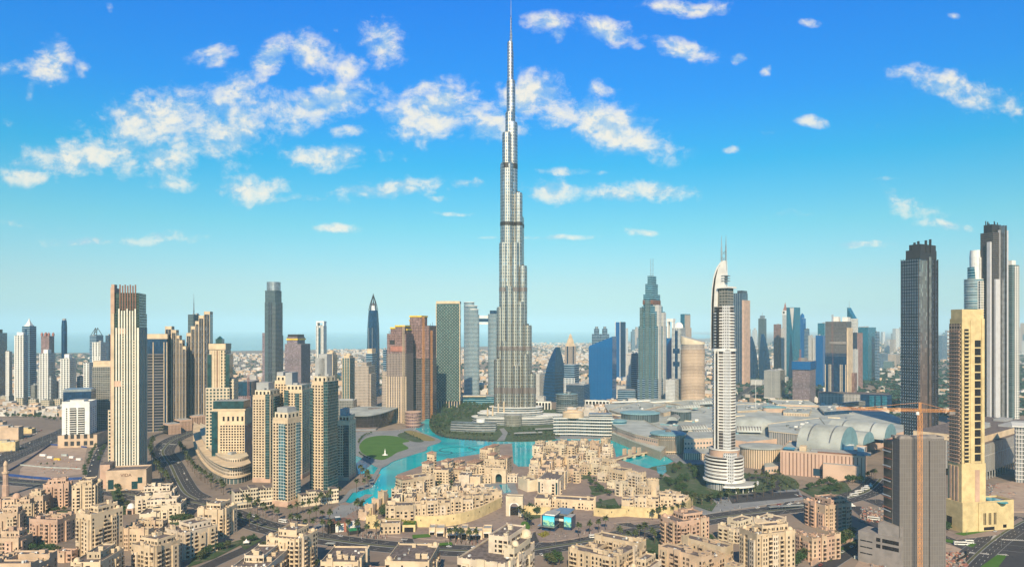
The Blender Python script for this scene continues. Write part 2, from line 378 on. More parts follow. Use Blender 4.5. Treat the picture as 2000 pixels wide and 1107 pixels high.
# ---------------------------------------------------------------- ground, sea, lake, roads
def ground_mat(name, c1, c2, c3, s1, s2, rough=.9):
    m, k = new_mat(name); tc = k.new('ShaderNodeTexCoord').outputs['Object']
    a = k.noise(tc, s1, 6, .62).outputs[0]; b = k.noise(tc, s2, 4, .6).outputs[0]
    c = k.mix(k.step(a, .38, .62), c1, c2); c = k.mix(k.step(b, .5, .72), c, c3)
    out(k, k.new('ShaderNodeBsdfPrincipled', inp={'Base Color': c, 'Roughness': rough, 'Specular IOR Level': .25}).outputs[0]); M[name] = m
ground_mat('sandground', (.20, .16, .135), (.27, .22, .185), (.16, .135, .12), .006, .05)
ground_mat('paving', (.23, .18, .165), (.29, .23, .20), (.18, .145, .135), .03, .3)
ground_mat('asphalt', (.046, .046, .055), (.06, .058, .066), (.036, .036, .044), .02, .2)
ground_mat('quay', (.20, .215, .235), (.25, .26, .275), (.17, .18, .20), .03, .3)
ground_mat('siteground', (.34, .25, .20), (.40, .31, .25), (.25, .19, .16), .02, .12)
ground_mat('grassm', (.05, .135, .012), (.065, .155, .02), (.08, .14, .03), .05, .5)
ground_mat('drygrass', (.20, .17, .06), (.25, .2, .08), (.12, .12, .04), .05, .4)
ground_mat('drygrass2', (.07, .085, .035), (.10, .10, .05), (.13, .10, .07), .05, .4)
ground_mat('parkground', (.045, .08, .035), (.07, .10, .05), (.13, .125, .10), .03, .12)
def water_mat(name, col, col2, rough, scale, bump):
    m, k = new_mat(name); tc = k.new('ShaderNodeTexCoord').outputs['Object']
    c = k.mix(k.step(k.noise(tc, .012, 3, .5).outputs[0], .38, .66), col, col2)
    w = k.noise(tc, scale, 3, .55).outputs[0]
    bp = k.new('ShaderNodeBump', inp={'Height': w, 'Strength': bump, 'Distance': .25})
    p = k.new('ShaderNodeBsdfPrincipled', inp={'Base Color': c, 'Roughness': rough, 'IOR': 1.33, 'Specular IOR Level': .14, 'Normal': bp.outputs[0]})
    out(k, p.outputs[0]); M[name] = m
water_mat('lakewater', (.0, .30, .40), (.0, .46, .52), .05, .35, .12)
water_mat('seawater', (.20, .38, .41), (.23, .41, .44), .25, .02, .3)
def sheet(name, px, mat, z, kind='structure', zplane=0.0):
    """a flat sheet whose outline was read off the photo on the ground plane"""
    mb = MB(); pts = [P(x, y, zplane) for x, y in px]
    mb.face([(*p, z) for p in pts], 0, pts); return tag(mb.build(name, mat), kind=kind)
def smooth(px, n=4, closed=True):
    """Catmull-Rom through the points"""
    o = []; N = len(px)
    for i in range(N if closed else N-1):
        p0, p1, p2, p3 = (px[(i-1) % N], px[i], px[(i+1) % N], px[(i+2) % N]) if closed else (px[max(i-1, 0)], px[i], px[i+1], px[min(i+2, N-1)])
        for k in range(n):
            t = k/n
            o.append(tuple(.5*((2*b)+(-a+c)*t+(2*a-5*b+4*c-d)*t*t+(-a+3*b-3*c+d)*t**3) for a, b, c, d in zip(p0, p1, p2, p3)))
    if not closed: o.append(px[-1])
    return o
def slab(name, px, mat, z0, z1, kind='structure'):
    mb = MB(); pts = [P(x, y) for x, y in px]
    A = sum(a[0]*b[1]-b[0]*a[1] for a, b in zip(pts, pts[1:]+pts[:1]))
    if A < 0: pts.reverse()
    mb.prism(pts, z0, z1, 0, 0); return tag(mb.build(name, mat), kind=kind)
g = MB(); g.face([(-60000, -3000, 0), (60000, -3000, 0), (60000, 60000, 0), (-60000, 60000, 0)]); tag(g.build('ground', 'sandground'), kind='structure')
sea = MB()
coast = [(-40000, 5200), (-6000, 5300), (-3200, 5600), (-2300, 6100), (-900, 6900), (-200, 7800), (700, 8600), (1500, 10500), (3300, 13000), (6000, 19000), (9000, 59000), (-40000, 59000)]
sea.face([(x, y, 1.0) for x, y in coast]); tag(sea.build('sea', 'seawater'), kind='structure')
# the lake: one sheet of water, with the islands and quays standing in it
lake = [(690,846),(722,842),(770,846),(800,836),(828,822),(843,808),(856,806),(850,822),(848,843),(880,856),(960,862),(1093,857),(1178,856),(1225,866),(1262,880),(1300,890),(1322,897),(1300,908),(1262,914),(1230,925),(1100,960),(900,990),(770,1000),(716,988),(675,980),(689,962),(726,952),(744,925),(700,925),(690,880)]
sheet('lake', lake, 'lakewater', .05)
slab('park_island', smooth([(690,848),(720,843),(764,841),(790,838),(806,836),(826,846),(862,861),(836,872),(832,880),(806,888),(768,901),(756,909),(738,913),(704,893),(690,885)], 4), 'quay', -.5, .8)
sheet('park_lawn', smooth([(702,870),(716,856),(745,851),(776,853),(800,862),(786,866),(798,876),(776,884),(762,893),(745,899),(722,893),(706,884)], 4), 'grassm', .9)
sheet('event_lawn', smooth([(792,842),(812,843),(850,858),(838,862),(812,858),(788,851)], 3), 'drygrass', .9)
sheet('park_beds', smooth([(790,845),(808,852),(828,862),(812,864),(785,856),(776,850)], 3), 'parkground', 1.0)
slab('quay', [(756,906),(744,916),(726,951),(689,962),(676,979),(660,985),(664,978),(684,957),(718,945),(736,917),(748,905)], 'quay', -.5, .9)
slab('tower_park', smooth([(846,844),(838,828),(846,806),(880,790),(960,788),(1085,800),(1100,830),(1092,856),(1030,862),(960,861),(900,857),(868,853)], 4), 'parkground', -.5, .7)
sheet('park_path', [(970,861),(985,861),(992,845),(984,836),(975,838),(982,848)], 'quay', .8)
slab('mall_promenade', smooth([(1085,857),(1100,836),(1180,836),(1260,850),(1330,880),(1420,905),(1330,905),(1300,891),(1262,880),(1225,866),(1178,856),(1130,855)], 4), 'quay', -.5, .8)
# the island quarter
ISL_W = [(716,988),(757,974),(780,966),(772,952),(775,928),(826,909),(868,898),(905,892),(937,887),(959,869),(1000,867),(1003,905),(1012,912),(1040,912),(1042,868),(1090,860),(1150,862),(1200,876),(1204,896),(1260,914),(1300,925),(1345,955),(1360,985),(1345,1015),(1290,1016),(1160,1025),(1050,1038),(860,1055),(720,1045),(660,1020),(690,1000)]
slab('island_ground', ISL_W, 'paving', -.5, 1.0)
sheet('hotel_pool_terrace', [(946,946),(1005,943),(1012,965),(956,968)], 'quay', 1.1)
M['lakedark'] = plain('dark_pool_rings', (.0, .13, .19), .3)
for i, (px, py, r) in enumerate(((893, 878, 26), (862, 884, 15), (938, 874, 17))):
    X, Y = P(px, py); mb = MB(); mb.lathe([(r, 0), (r+2.2, 0)], 0, 0, 40, 0);
    o = mb.build('fountain_ring', 'lakedark', None, (X, Y, .14)); tag(o, 'dark fountain ring lying in the lake, %s' % ('largest, in the middle', 'small one on the left', 'medium one on the right')[i], 'fountain')
# streets: centre lines read off the photo
ROADS = {}
def road(key, px, w, z=.08, median=0, lanes=3, mat='asphalt', mark=True):
    line = [P(x, y) for x, y in smooth(px, 5, False)]; ROADS[key] = line
    mb = MB(); mb.strip(line, w, z); tag(mb.build('road', mat), kind='structure')
    kb = MB()
    for sgn in (-1, 1): kb.strip(line, .4, 0, off=sgn*(w/2+.2), z2=.2)
    tag(kb.build('road_kerb', 'quay'), kind='structure')
    if median:
        m2 = MB(); m2.strip(line, median, .05, off=0, z2=.35); tag(m2.build('road_median', 'quay'), kind='structure')
        m3 = MB(); m3.strip(line, median*.62, .42); tag(m3.build('median_grass', 'drygrass2'), kind='stuff')
    if mark:
        mk = MB(); half = (w/2-median/2); L = []
        for sgn in (-1, 1):
            for i in range(1, lanes): L.append(sgn*(median/2+half*i/lanes))
        for off in L:
            acc = 0
            for a, b in zip(line, line[1:]):
                dx, dy = b[0]-a[0], b[1]-a[1]; l = math.hypot(dx, dy)
                if l < .1: continue
                t = 0
                while t < l:
                    if ((acc+t) % 12) < 4:
                        e = min(t+2, l)
                        mk.strip([(a[0]+dx*t/l, a[1]+dy*t/l), (a[0]+dx*e/l, a[1]+dy*e/l)], .22, z+.03, off=off)
                    t += 2
                acc += l
        if mk.f: tag(mk.build('road_marking', 'white'), kind='structure')
    return line
road('boulevard', [(-60,925),(0,938),(90,946),(200,957),(290,971),(380,981),(430,995),(513,1027),(614,1049),(760,1067),(880,1074),(1000,1077),(1100,1064),(1200,1048),(1300,1030),(1401,1011),(1500,998),(1600,985),(1670,968),(1700,955),(1720,935)], 30, median=5)
road('curve', [(385,975),(362,962),(347,938),(334,910),(322,892),(318,880),(336,860),(372,845),(405,836),(430,830)], 33, z=.12, median=5)
road('highway', [(-70,915),(0,893),(60,867),(122,842),(170,815),(205,790)], 26, z=.08)
road('highway2', [(-70,932),(0,905),(60,878),(125,850),(190,822),(260,800)], 24, z=.10)
road('park_street', [(178,948),(181,925),(188,898),(203,868),(222,845)], 12, lanes=1, z=.12)
road('bottom_street', [(380,1118),(430,1094),(480,1072),(517,1054),(545,1035)], 13, z=.12, lanes=1)
road('promenade_street', [(600,1040),(640,1018),(690,985),(722,965)], 9, z=.11, lanes=1, mat='quay', mark=False)
road('mall_drive', [(1520,1000),(1545,975),(1532,950),(1512,935),(1530,920),(1600,905),(1650,935)], 8, z=.12, lanes=1)
road('mall_drive2', [(1500,940),(1530,955),(1565,968),(1600,985)], 10, z=.13, lanes=1)
road('site_street', [(1590,1120),(1640,1088),(1690,1057),(1715,1035),(1690,1005),(1668,988)], 14, z=.13, lanes=1)
road('tower_street', [(1700,975),(1760,1000),(1850,1052),(1925,1064),(2010,1074)], 20, z=.14)
road('cross_street', [(1870,1120),(1915,1075),(1960,1040),(2010,1012)], 24, z=.15, median=3)
road('square_drive', [(1030,1072),(1046,1052),(1052,1030),(1035,1015),(1018,1008),(1003,1003)], 9, z=.13, lanes=1, mark=False)
road('underpass', [(800,1064),(795,1048),(797,1032)], 9, z=.13, lanes=1, mark=False)
road('screens_drive', [(1300,1034),(1250,1028),(1215,1020),(1200,1010)], 14, z=.14, lanes=2)
road('freeway', [(1380,812),(1430,786),(1466,762),(1500,740),(1540,720),(1600,704)], 40, z=.2, median=4, lanes=5)
road('inner_road', [(395,826),(300,852),(298,880)], 10, z=.06, lanes=1, mark=False)
sheet('building_site', [(35,940),(40,915),(95,868),(170,873),(160,925),(70,938)], 'siteground', .06)
sheet('building_site_dirt', [(1700,1062),(1850,1062),(1905,1080),(1895,1120),(1660,1120)], 'siteground', .07)
sheet('junction', [(1838,1052),(1925,1050),(1990,1010),(2030,1020),(2030,1120),(1895,1120),(1905,1085)], 'asphalt', .17)
slab('traffic_island', [(1908,1112),(1948,1083),(1966,1085),(1940,1120),(1906,1120)], 'grassm', .1, .4)
slab('tower_verge', [(1838,1030),(1870,1042),(1955,1033),(1992,1010),(2000,1016),(1960,1043),(1868,1054),(1832,1040)], 'paving', .0, .3)
sheet('verge_grass', [(1864,1042),(1882,1046),(1958,1032),(1952,1028),(1880,1039)], 'grassm', .34)
sheet('verge_strip_grass', [(1846,1052),(1908,1062),(1900,1068),(1848,1058)], 'grassm', .26)
sheet('square_lawn', smooth([(1018,1022),(1030,1020),(1036,1030),(1030,1038),(1020,1037)], 3), 'grassm', 1.12)
sheet('shop_lawn', [(805,1046),(838,1044),(842,1050),(806,1053)], 'grassm', 1.12)
sheet('shop_lawn', [(857,1062),(882,1060),(884,1066),(858,1067)], 'grassm', 1.13)
sheet('promenade_paving', [(430,975),(470,985),(560,1025),(640,1040),(700,1046),(760,1052),(860,1060),(1000,1066),(1030,1064),(1015,1040),(860,1050),(720,1044),(660,1018),(690,985),(672,979),(600,1020),(500,990),(460,970)], 'paving', .05)
sheet('plaza_paving', [(630,1012),(665,985),(716,990),(706,1010),(690,1025),(650,1022)], 'quay', .22)
slab('screens_pavement', smooth([(1048,1035),(1070,1030),(1160,1018),(1195,1020),(1198,1032),(1180,1040),(1100,1056),(1058,1058),(1048,1048)], 3), 'paving', 0, 1.1)
sheet('courtyard_gardens', [(1180,940),(1340,930),(1400,985),(1390,1000),(1345,985),(1300,960),(1200,955)], 'parkground', 1.05)
slab('hotel_gardens', smooth([(1262,918),(1320,905),(1400,905),(1460,925),(1540,930),(1560,955),(1500,975),(1400,990),(1350,975),(1310,945)], 3), 'parkground', 0, .6)
slab('hotel_pavement', [(1340,985),(1440,966),(1560,955),(1570,975),(1500,985),(1400,1000),(1330,1014)], 'quay', 0, .7)
road('turning', [(1446,948),(1468,934),(1506,934),(1522,948),(1502,962),(1464,962),(1446,948)], 8, z=.78, lanes=1, mark=False)
sheet('forecourt', [(1420,968),(1560,960),(1562,972),(1430,984)], 'asphalt', .74)
slab('traffic_island', smooth([(1235,1015),(1290,1003),(1345,1005),(1335,1016),(1270,1024),(1238,1024)], 3), 'paving', 0, .5)
# zebra crossings
def zebra(px0, px1, n, ln):
    a, b = P(*px0), P(*px1); mb = MB()
    dx, dy = b[0]-a[0], b[1]-a[1]; l = math.hypot(dx, dy); ux, uy = dx/l, dy/l
    for i in range(n):
        cx, cy = a[0]+dx*(i+.5)/n, a[1]+dy*(i+.5)/n
        mb.box(cx, cy, .24, l/n*.5, ln, .02, rot=math.atan2(uy, ux))
    tag(mb.build('road_marking', 'white'), kind='structure')
zebra((310,900),(326,900), 9, 5); zebra((333,901),(352,902), 9, 5); zebra((318,866),(344,868), 9, 5)
zebra((1893,1078),(1908,1081), 7, 4); zebra((1914,1080),(1932,1082), 7, 4); zebra((1950,1083),(1968,1083), 7, 4); zebra((1955,1053),(2000,1055), 12, 4)
zebra((783,1053),(796,1053), 6, 4); zebra((1940,1055),(1946,1045), 6, 4)

# planted beds between the blocks
for px in ([(60,1052),(104,1058),(118,1084),(84,1092),(48,1076)], [(92,1000),(140,996),(146,1012),(104,1020)], [(330,1016),(384,1020),(386,1040),(336,1034)], [(366,1108),(384,1080),(430,1066),(462,1056),(470,1064),(420,1090)], [(462,1056),(500,1048),(512,1054),(478,1074)], [(490,1112),(508,1082),(520,1072),(524,1112)], [(1196,1060),(1290,1050),(1294,1100),(1240,1108),(1200,1080)], [(1376,1052),(1402,1050),(1420,1100),(1396,1110)], [(1604,1050),(1668,1042),(1676,1062),(1622,1096),(1606,1080)], [(1560,955),(1650,940),(1664,958),(1600,976)], [(214,950),(240,965),(248,1004),(228,1006)], [(1018,1000),(1052,1000),(1058,1012),(1026,1018)], [(870,946),(886,944),(890,952),(868,956)], [(1118,916),(1140,914),(1156,934),(1134,938)], [(1150,950),(1176,950),(1188,964),(1160,970)], [(1150,984),(1200,974),(1216,1000),(1166,1004)]): sheet('planted_bed', px, 'parkground', .45 if px[0][0] < 800 or px[0][0] > 1300 else 1.07)
# ---------------------------------------------------------------- the supertall tower
fac('burj_skin', (.66, .59, .48), (.15, .19, .24), bw=3.4, fh=6.4, wu=(.38, .86), wv=(.14, .97), gr=.16, gm=1.5, wr=.42, wm=.9, jit=.012, lit=.5)
fac('burj_band', (.10, .075, .06), (.03, .028, .026), bw=1.5, fh=1.6, wu=(.3, .7), wv=None, gr=.3, gm=.5, wr=.4, wm=.7, jit=.01)
fac('burj_lowband', (.34, .27, .24), (.22, .18, .16), bw=2.2, fh=30, wu=(.25, .75), wv=None, gr=.35, gm=.7, wr=.35, wm=.7, jit=.01)
M['burj_skin'], M['burj_band'], M['burj_lowband'] = MATS['burj_skin'], MATS['burj_band'], MATS['burj_lowband']
YB = 1440.0; SB = YB/F
def bz(py): return zat(py, YB)
bx = (1004-1000)*SB
burj = empty('supertall_tower', (bx, YB, 0), 0, 'silver spired supertall tower of stepped tubes, by far the tallest, behind the turquoise lake', 'skyscraper', None)
def tube_tier(cx, cy, r, ptop, pbot=835, cap=True, bands=True):
    cx *= SB; r *= SB; cy *= SB
    z1 = bz(ptop); mb = MB(); n = 20
    mb.lathe([(r, 0), (r, z1-2.5), (r*.93, z1-2.4), (r*.93, z1), (0, z1)], 0, 0, n, 0)
    o = mb.build('tower_tube', ['burj_skin'], burj, (cx, cy, 0))
    # edge fins standing off the skin
    return o
# (x, y toward the back, radius, row of the top) in photo pixels at the tower's distance
TUBES = [(-31,-14,8,700),(-26,-8,8,600),(-20,-9,9,475),(-13,-3,14,320),(-14,-8,9,262),
         (34,-16,8.5,728),(26,-12,8.5,635),(17,-9,8.5,520),(8.5,-6,8,378),(-4,0,11,240),
         (-8,-1,9,220),(-6,2,8.5,157),(-7.6,1,5.5,82),(-5,3,4,100),
         (2,-14,8,476),(12,-15,7,590),(-9,-18,8,560),(-19,-19,7,665),(22,-20,7,690),(4,-22,8,712),(-3,10,22,560),(6,26,14,420),(14,40,13,650)]
for t in TUBES: tube_tier(*t)
def band(py0, py1, mat, minh):
    mb = MB()
    for (cx, cy, r, pt) in TUBES:
        if pt < py0-3: mb.lathe([(r*SB*1.03, bz(py1)), (r*SB*1.03, bz(py0))], cx*SB, cy*SB, 20, 0)
    mb.build('plant_floor_band', mat, burj)
band(321, 331, 'burj_band', 0); band(435, 442, 'burj_band', 0); band(562, 570, 'burj_lowband', 0); band(676, 684, 'burj_lowband', 0); band(755, 766, 'burj_lowband', 0)
mb = MB(); sx = -6*SB
mb.lathe([(2.6*SB, bz(102)), (2.5*SB, bz(70)), (1.6*SB, bz(60)), (1.3*SB, bz(35)), (.7*SB, bz(30)), (.35*SB, bz(0)), (.1, bz(-4))], sx, 2, 8, 0)
mb.build('spire', ['burj_skin'], burj)
for (cx, cy, r, pt) in TUBES[:10]: mb = MB(); mb.box(0, 0, 0, r*SB*.6, r*SB*.5, 3.2); mb.build('roof_plant', 'dark', burj, (cx*SB, cy*SB, bz(pt)-.3))
# stepped podium terraces and the crystal entrance
fac('podium_skin', (.42, .42, .40), (.05, .08, .10), bw=6, fh=4, wu=None, wv=(.32, .86), gr=.12, gm=.4, wr=.5, jit=.03, lit=.5)
M['podium_skin'] = MATS['podium_skin']
pod = empty('tower_podium', (bx, YB-20, 0), 0, 'curved terraced podium around the foot of the supertall silver tower', 'podium')
for i, (x, y, r, h, sx) in enumerate([(0, 10, 62, 14, 1.35), (-5, 12, 52, 24, 1.2), (4, 14, 46, 33, 1.15), (58, 12, 34, 17, 1.3), (-46, 0, 26, 22, 1.0)]):
    mb = MB(); mb.prism(circle(r, 40, 0, 0, sx, .62), 0, h, 0, 1); mb.build('terrace', ['podium_skin', 'roofg'], pod, (x, y, 0))
    mb = MB(); mb.prism(circle(r+1.2, 40, 0, 0, sx, .62), h-.6, h+.5, 0, 0, True); mb.build('terrace_rim', 'white', pod, (x, y, .05*i))
for i, x in enumerate((-52, -42, -31, -20)):
    mb = MB(); mb.lathe([(1.6, 0), (1.3, 14+i*4), (.2, 16+i*4)], 0, 0, 8, 0); mb.build('mast', 'cream', pod, (x, -18+i*2, 18))
mb = MB(); mb.prism(circle(17, 24, 0, 0, 1, .8), 0, 22, 0, 1)
fac('pavglass', (.40, .37, .30), (.12, .14, .13), bw=2.2, fh=5, wu=(.15, .9), wv=(.05, .95), gr=.1, gm=.3); M['pavglass'] = MATS['pavglass']
mb.build('entrance_pavilion', ['pavglass', 'roofg'], pod, (-2, -32, 0))
# low crescent hall left of the tower
cr = empty('crescent_hall', (*P(924, 842), 0), R(-8), 'low crescent glass hall with banded roofline left of the silver tower foot', 'hall')
for i in range(4):
    pts = []
    N = 16
    for k in range(N+1):
        t = -1+2*k/N; pts.append((t*42, 7*t*t-10+i*2.2))
    back = [(x, y+15-i*2.4) for x, y in reversed(pts)]
    mb = MB(); mb.prism(pts+back, i*4.2, i*4.2+3.0, 0, 1); mb.build('glazed_storey', ['podium_skin', 'roofg'], cr)
    mb = MB(); q = [(x*1.01, y-.8) for x, y in pts]; mb.prism(q+[(x*1.01, y+.8) for x, y in back], i*4.2+3.0, i*4.2+4.2, 0, 0, True); mb.build('roof_band', 'steel', cr)
mb = MB(); mb.lathe([(8, 0), (8, 6), (0, 6.3)], 0, 0, 20, 0); mb.build('roof_drum', 'white', cr, (14, 0, 16.8))
# fan-shaped garden structures at the tower's lake side
for i, (px, py, w) in enumerate(((1066, 842, 22), (1030, 850, 26))):
    gs = empty('garden_canopy', (*P(px, py), .7), R(15), ['pale curved canopy in the tower garden right of its entrance', 'long flat pergola canopy in the tower garden by the lake'][i], 'canopy')
    mb = MB(); mb.prism([(-w, -4), (w, -6), (w*1.1, 5), (-w*.8, 6)], 4.2, 4.8, 0, 0, True); mb.build('canopy_roof', 'roofg', gs)
    for k in range(4): mb = MB(); mb.tube((0, 0, 0), (0, 0, 4.3), .3); mb.build('post', 'steel', gs, (-w*.7+k*w*.45, 0, 0))
# ---------------------------------------------------------------- towers, left to right
def F_(name, *a, **k): M[name] = fac(name, *a, **k)
F_('f_whitegrid', (.70, .69, .63), (.03, .045, .07), bw=6.4, fh=4.8, wu=(.25, .75), wv=(.15, .85))
F_('f_whitestrip', (.62, .63, .60), (.04, .07, .11), bw=7, fh=3.5, wu=(.08, .92), wv=(.35, .9), gm=.2)
F_('f_darkblue', (.07, .10, .15), (.025, .06, .11), bw=2.2, fh=3.5, wu=(.08, .94), wv=(.12, .94), gm=.45, wr=.35)
F_('f_bluestrip', (.26, .35, .44), (.0, .06, .13), bw=9, fh=5.4, wu=None, wv=(.28, .95), gm=.4)
F_('f_tealgrid', (.20, .26, .26), (.02, .09, .11), bw=3, fh=3.5, wu=(.1, .9), wv=(.2, .92), gm=.35)
F_('f_teal', (.05, .22, .30), (.0, .13, .22), bw=3, fh=3.6, wu=(.06, .95), wv=(.12, .95), gm=.5, wr=.35)
F_('f_tealband', (.21, .35, .40), (.0, .10, .17), bw=8, fh=5.4, wu=None, wv=(.3, .97), gm=.35)
F_('f_pinkcon', (.30, .185, .165), (.06, .04, .045), bw=3.6, fh=3.3, wu=(.14, .86), wv=(.2, .9), gr=.6, jit=.0, lit=.8)
F_('f_purplecon', (.27, .20, .22), (.05, .045, .06), bw=3.2, fh=3.2, wu=(.15, .85), wv=(.22, .88), gr=.6, jit=.0, lit=1.)
F_('f_greyslab', (.30, .29, .26), (.06, .075, .075), bw=3.6, fh=3.4, wu=(.1, .9), wv=(.25, .92), gm=.15)
F_('f_beigegrid', (.50, .42, .35), (.07, .07, .075), bw=3.0, fh=3.4, wu=(.2, .82), wv=(.22, .82))
F_('f_creamteal', (.58, .49, .36), (.015, .05, .055), bw=4.6, fh=4.4, wu=(.22, .78), wv=(.2, .8))
F_('f_darkgrid', (.030, .028, .038), (.012, .022, .042), bw=1.9, fh=3.5, wu=(.12, .9), wv=(.18, .92), gm=.4, wr=.5, lit=1.2)
F_('f_dkslab', (.11, .15, .17), (.02, .05, .065), bw=3.2, fh=3.6, wu=(.1, .92), wv=(.3, .95), gm=.25)
F_('f_blueglass', (.01, .13, .34), (.0, .14, .42), bw=3.2, fh=4, wu=(.08, .94), wv=(.05, .97), gm=.35, wr=.25, gr=.06, jit=.004, lit=.03)
F_('f_navyglass', (.01, .05, .12), (.0, .035, .10), bw=3.2, fh=4, wu=(.08, .94), wv=(.05, .97), gm=.3, wr=.25, gr=.07, jit=.015)
F_('f_green', (.34, .31, .27), (.02, .10, .10), bw=5.2, fh=3.7, wu=(.16, .9), wv=(.22, .88), gm=.3)
F_('f_checkdark', (.14, .12, .12), (.015, .02, .03), bw=5.0, fh=3.6, wu=(.1, .92), wv=(.25, .9), gm=.2, lit=.8)
F_('f_beigecyl', (.58, .44, .32), (.10, .08, .075), bw=2.6, fh=3.4, wu=(.18, .84), wv=(.2, .75))
F_('f_greybox', (.40, .38, .36), (.10, .12, .13), bw=3, fh=30, wu=(.3, .75), wv=(.02, .98))
F_('f_pale', (.62, .60, .56), (.16, .20, .23), bw=3, fh=3.4, wu=(.2, .8), wv=(.25, .85))
FAR = 'towers of the far business district'
def simple(name, label, x, yb, yt, mat, a=15, d=None, roof='roofg', plant=2, group=None, **kw):
    T = Tower(name, label, x, yb, yt, a, d, 'tower', group); T.body('shaft', [mat, roof], **kw)
    if plant: T.plant(T.h, plant)
    return T
# far-left business district
T = simple('office_tower', 'dark tower with small spire cut by the left picture edge', (-22, -4, 14), 786, 650, 'f_darkblue', 20)
mb = MB(); mb.box(0, 0, T.h, T.w*.5, T.d*.5, 9); mb.tube((0, 0, T.h+9), (0, 0, T.h+26), .9); mb.build('crown_spire', 'dark', T.root)
T = simple('apartment_tower', 'slim white tower beside the dark spired tower at the left edge', (11, 18, 24), 790, 686, 'f_whitegrid', 25)
T.fins('F', (.2, .5, .8), 1.2, .8, 0, T.h, 'white')
T = simple('apartment_tower', 'white stepped tower with open top frame left of the pyramid-roofed tower', (28, 46, 55), 790, 655, 'f_whitegrid', 25)
T.body('setback', ['f_greyslab', 'roofg'], 0, T.z(700), (-.12, 0), (.2, 1)); T.fins('F', (.1, .35, .65, .9), 1.4, .8, 0, T.h, 'white')
mb = MB(); mb.box(0, 0, T.h-.1, T.w*.7, T.d*.5, 8); mb.build('lift_house', 'white', T.root)
T = Tower('office_tower', 'dark blue banded tower with white pyramid roof, far left', (43, 58, 71), 782, 637, 30, cat='tower'); T.body('shaft', ['f_bluestrip', 'roofg'])
mb = MB(); mb.prism(T.r(.15, .85, .15, .85), T.h, T.h+3, 0, 0); mb.lathe([(T.w*.45, T.h+3), (T.w*.12, T.z(626)), (0, T.z(620))], 0, 0, 4, 0, a0=R(45)); mb.build('pyramid_roof', 'white', T.root)
T.fins('F', (.5,), 5, .7, 0, T.h-8, 'f_navyglass', 'glass_strip')
T = Tower('apartment_tower', 'reddish tower with castellated corner crown, far left', (80, 96, 106), 765, 656, 25, cat='tower'); T.body('shaft', ['f_pinkcon', 'tile'])
for u, v in ((.08, .08), (.92, .08), (.92, .92), (.08, .92), (.5, .06)): mb = MB(); x, y = (u-.5)*T.w, (v-.5)*T.d; mb.box(x, y, T.h-.2, 5, 5, 8); mb.lathe([(2.6, T.h+7.8), (0, T.h+12)], x, y, 6); mb.build('corner_turret', 'rust', T.root)
T = Tower('office_tower', 'dark blue tower with rounded shoulders and flat cap, far left', (114, 122, 137), 783, 622, 30, cat='tower')
pw = T.w*.62
mb = MB(); mb.lathe([(pw, 0), (pw, T.z(640)), (pw*.86, T.z(628)), (pw*.74, T.z(625)), (0, T.z(625))], 0, 0, 18); mb.build('shaft', ['f_navyglass'], T.root, smooth=True)
mb = MB(); mb.lathe([(pw*.6, T.z(626)), (pw*.7, T.h), (0, T.h+.5)], 0, 0, 18); mb.build('roof_cap', 'roofg', T.root)
T = simple('apartment_tower', 'white stepped twin-shouldered tower in front of the reddish tower', (77, 94, 108), 795, 690, 'f_whitegrid', 20); T.fins('F', (.08, .36, .64, .92), 1.6, 1.0, 0, T.h, 'white')
T.body('wing', ['f_whitestrip', 'roofg'], 0, T.z(722), (-.3, 0), (.1, .9)); T.body('wing', ['f_whitestrip', 'roofg'], 0, T.z(735), (1, 1.25), (.1, .9)); T.body('lantern', ['white', 'white'], T.h, T.h+9, (.25, .75), (.25, .75))
T = simple('apartment_tower', 'white stepped tower in front of the dark round-shouldered tower', (118, 136, 149), 795, 700, 'f_whitegrid', 20); T.fins('F', (.08, .36, .64, .92), 1.6, 1.0, 0, T.h, 'white')
T.body('lantern', ['white', 'white'], T.h, T.h+10, (.25, .75), (.25, .75)); T.body('wing', ['f_whitestrip', 'roofg'], 0, T.z(740), (-.25, 0), (.1, .9))
T = simple('office_tower', 'blue-grey tower under an open truss crown behind white flats', (175, 188, 202), 745, 655, 'f_bluestrip', 30)
mb = MB()
for a, b in (((-1, -1), (-.35, 0)), ((1, -1), (.35, 0)), ((-1, 1), (-.35, 0)), ((1, 1), (.35, 0)), ((0, -1), (-.35, 0)), ((0, -1), (.35, 0)), ((-1, -1), (1, -1)), ((-1, 1), (1, 1))):
    hb = 2 if abs(b[0]) == 1 else (T.z(640)-T.h); mb.tube((a[0]*T.w*.42, a[1]*T.d*.42, T.h), (b[0]*T.w*.42, b[1]*T.d*.42, T.h+hb), 1.0, 0, 4)
mb.build('truss_crown', 'dark', T.root)
simple('apartment_tower', 'short white gridded tower in front of the truss-crowned tower', (180, 196, 208), 790, 668, 'f_whitegrid', 20).fins('F', (.1, .5, .9), 1.5, .8, 0, 120, 'white')
simple('office_tower', 'narrow dark teal slab just left of the tall striped tower', (206, 213, 222), 780, 655, 'f_darkblue', 25)
simple('apartment_tower', 'small white tower left of the wide grey gridded slab', (163, 174, 184), 800, 708, 'f_whitegrid', 20)
for i, (a, b, c, t) in enumerate(((150, 156, 163, 735), (100, 108, 116, 745), (60, 68, 76, 752))):
    simple('apartment_tower', ['grey-blue small tower left of the white tower by the grey slab', 'lower reddish block between the two white stepped towers', 'low grey tower at the foot of the pyramid-roofed tower'][i], (a, b, c), 790, t, ['f_bluestrip', 'f_pinkcon', 'f_greyslab'][i], 20)
T = simple('apartment_slab', 'wide grey gridded slab with beige roof box, left of striped tower', (180, 216, 224), 838, 716, 'f_greyslab', 12, plant=0)
T.body('roof_house', ['cream', 'roof'], T.h, T.h+11, (.03, 1), (.1, .9)); T.slabs([T.h*k/26 for k in range(1, 26)], 'conc', .5, .35)
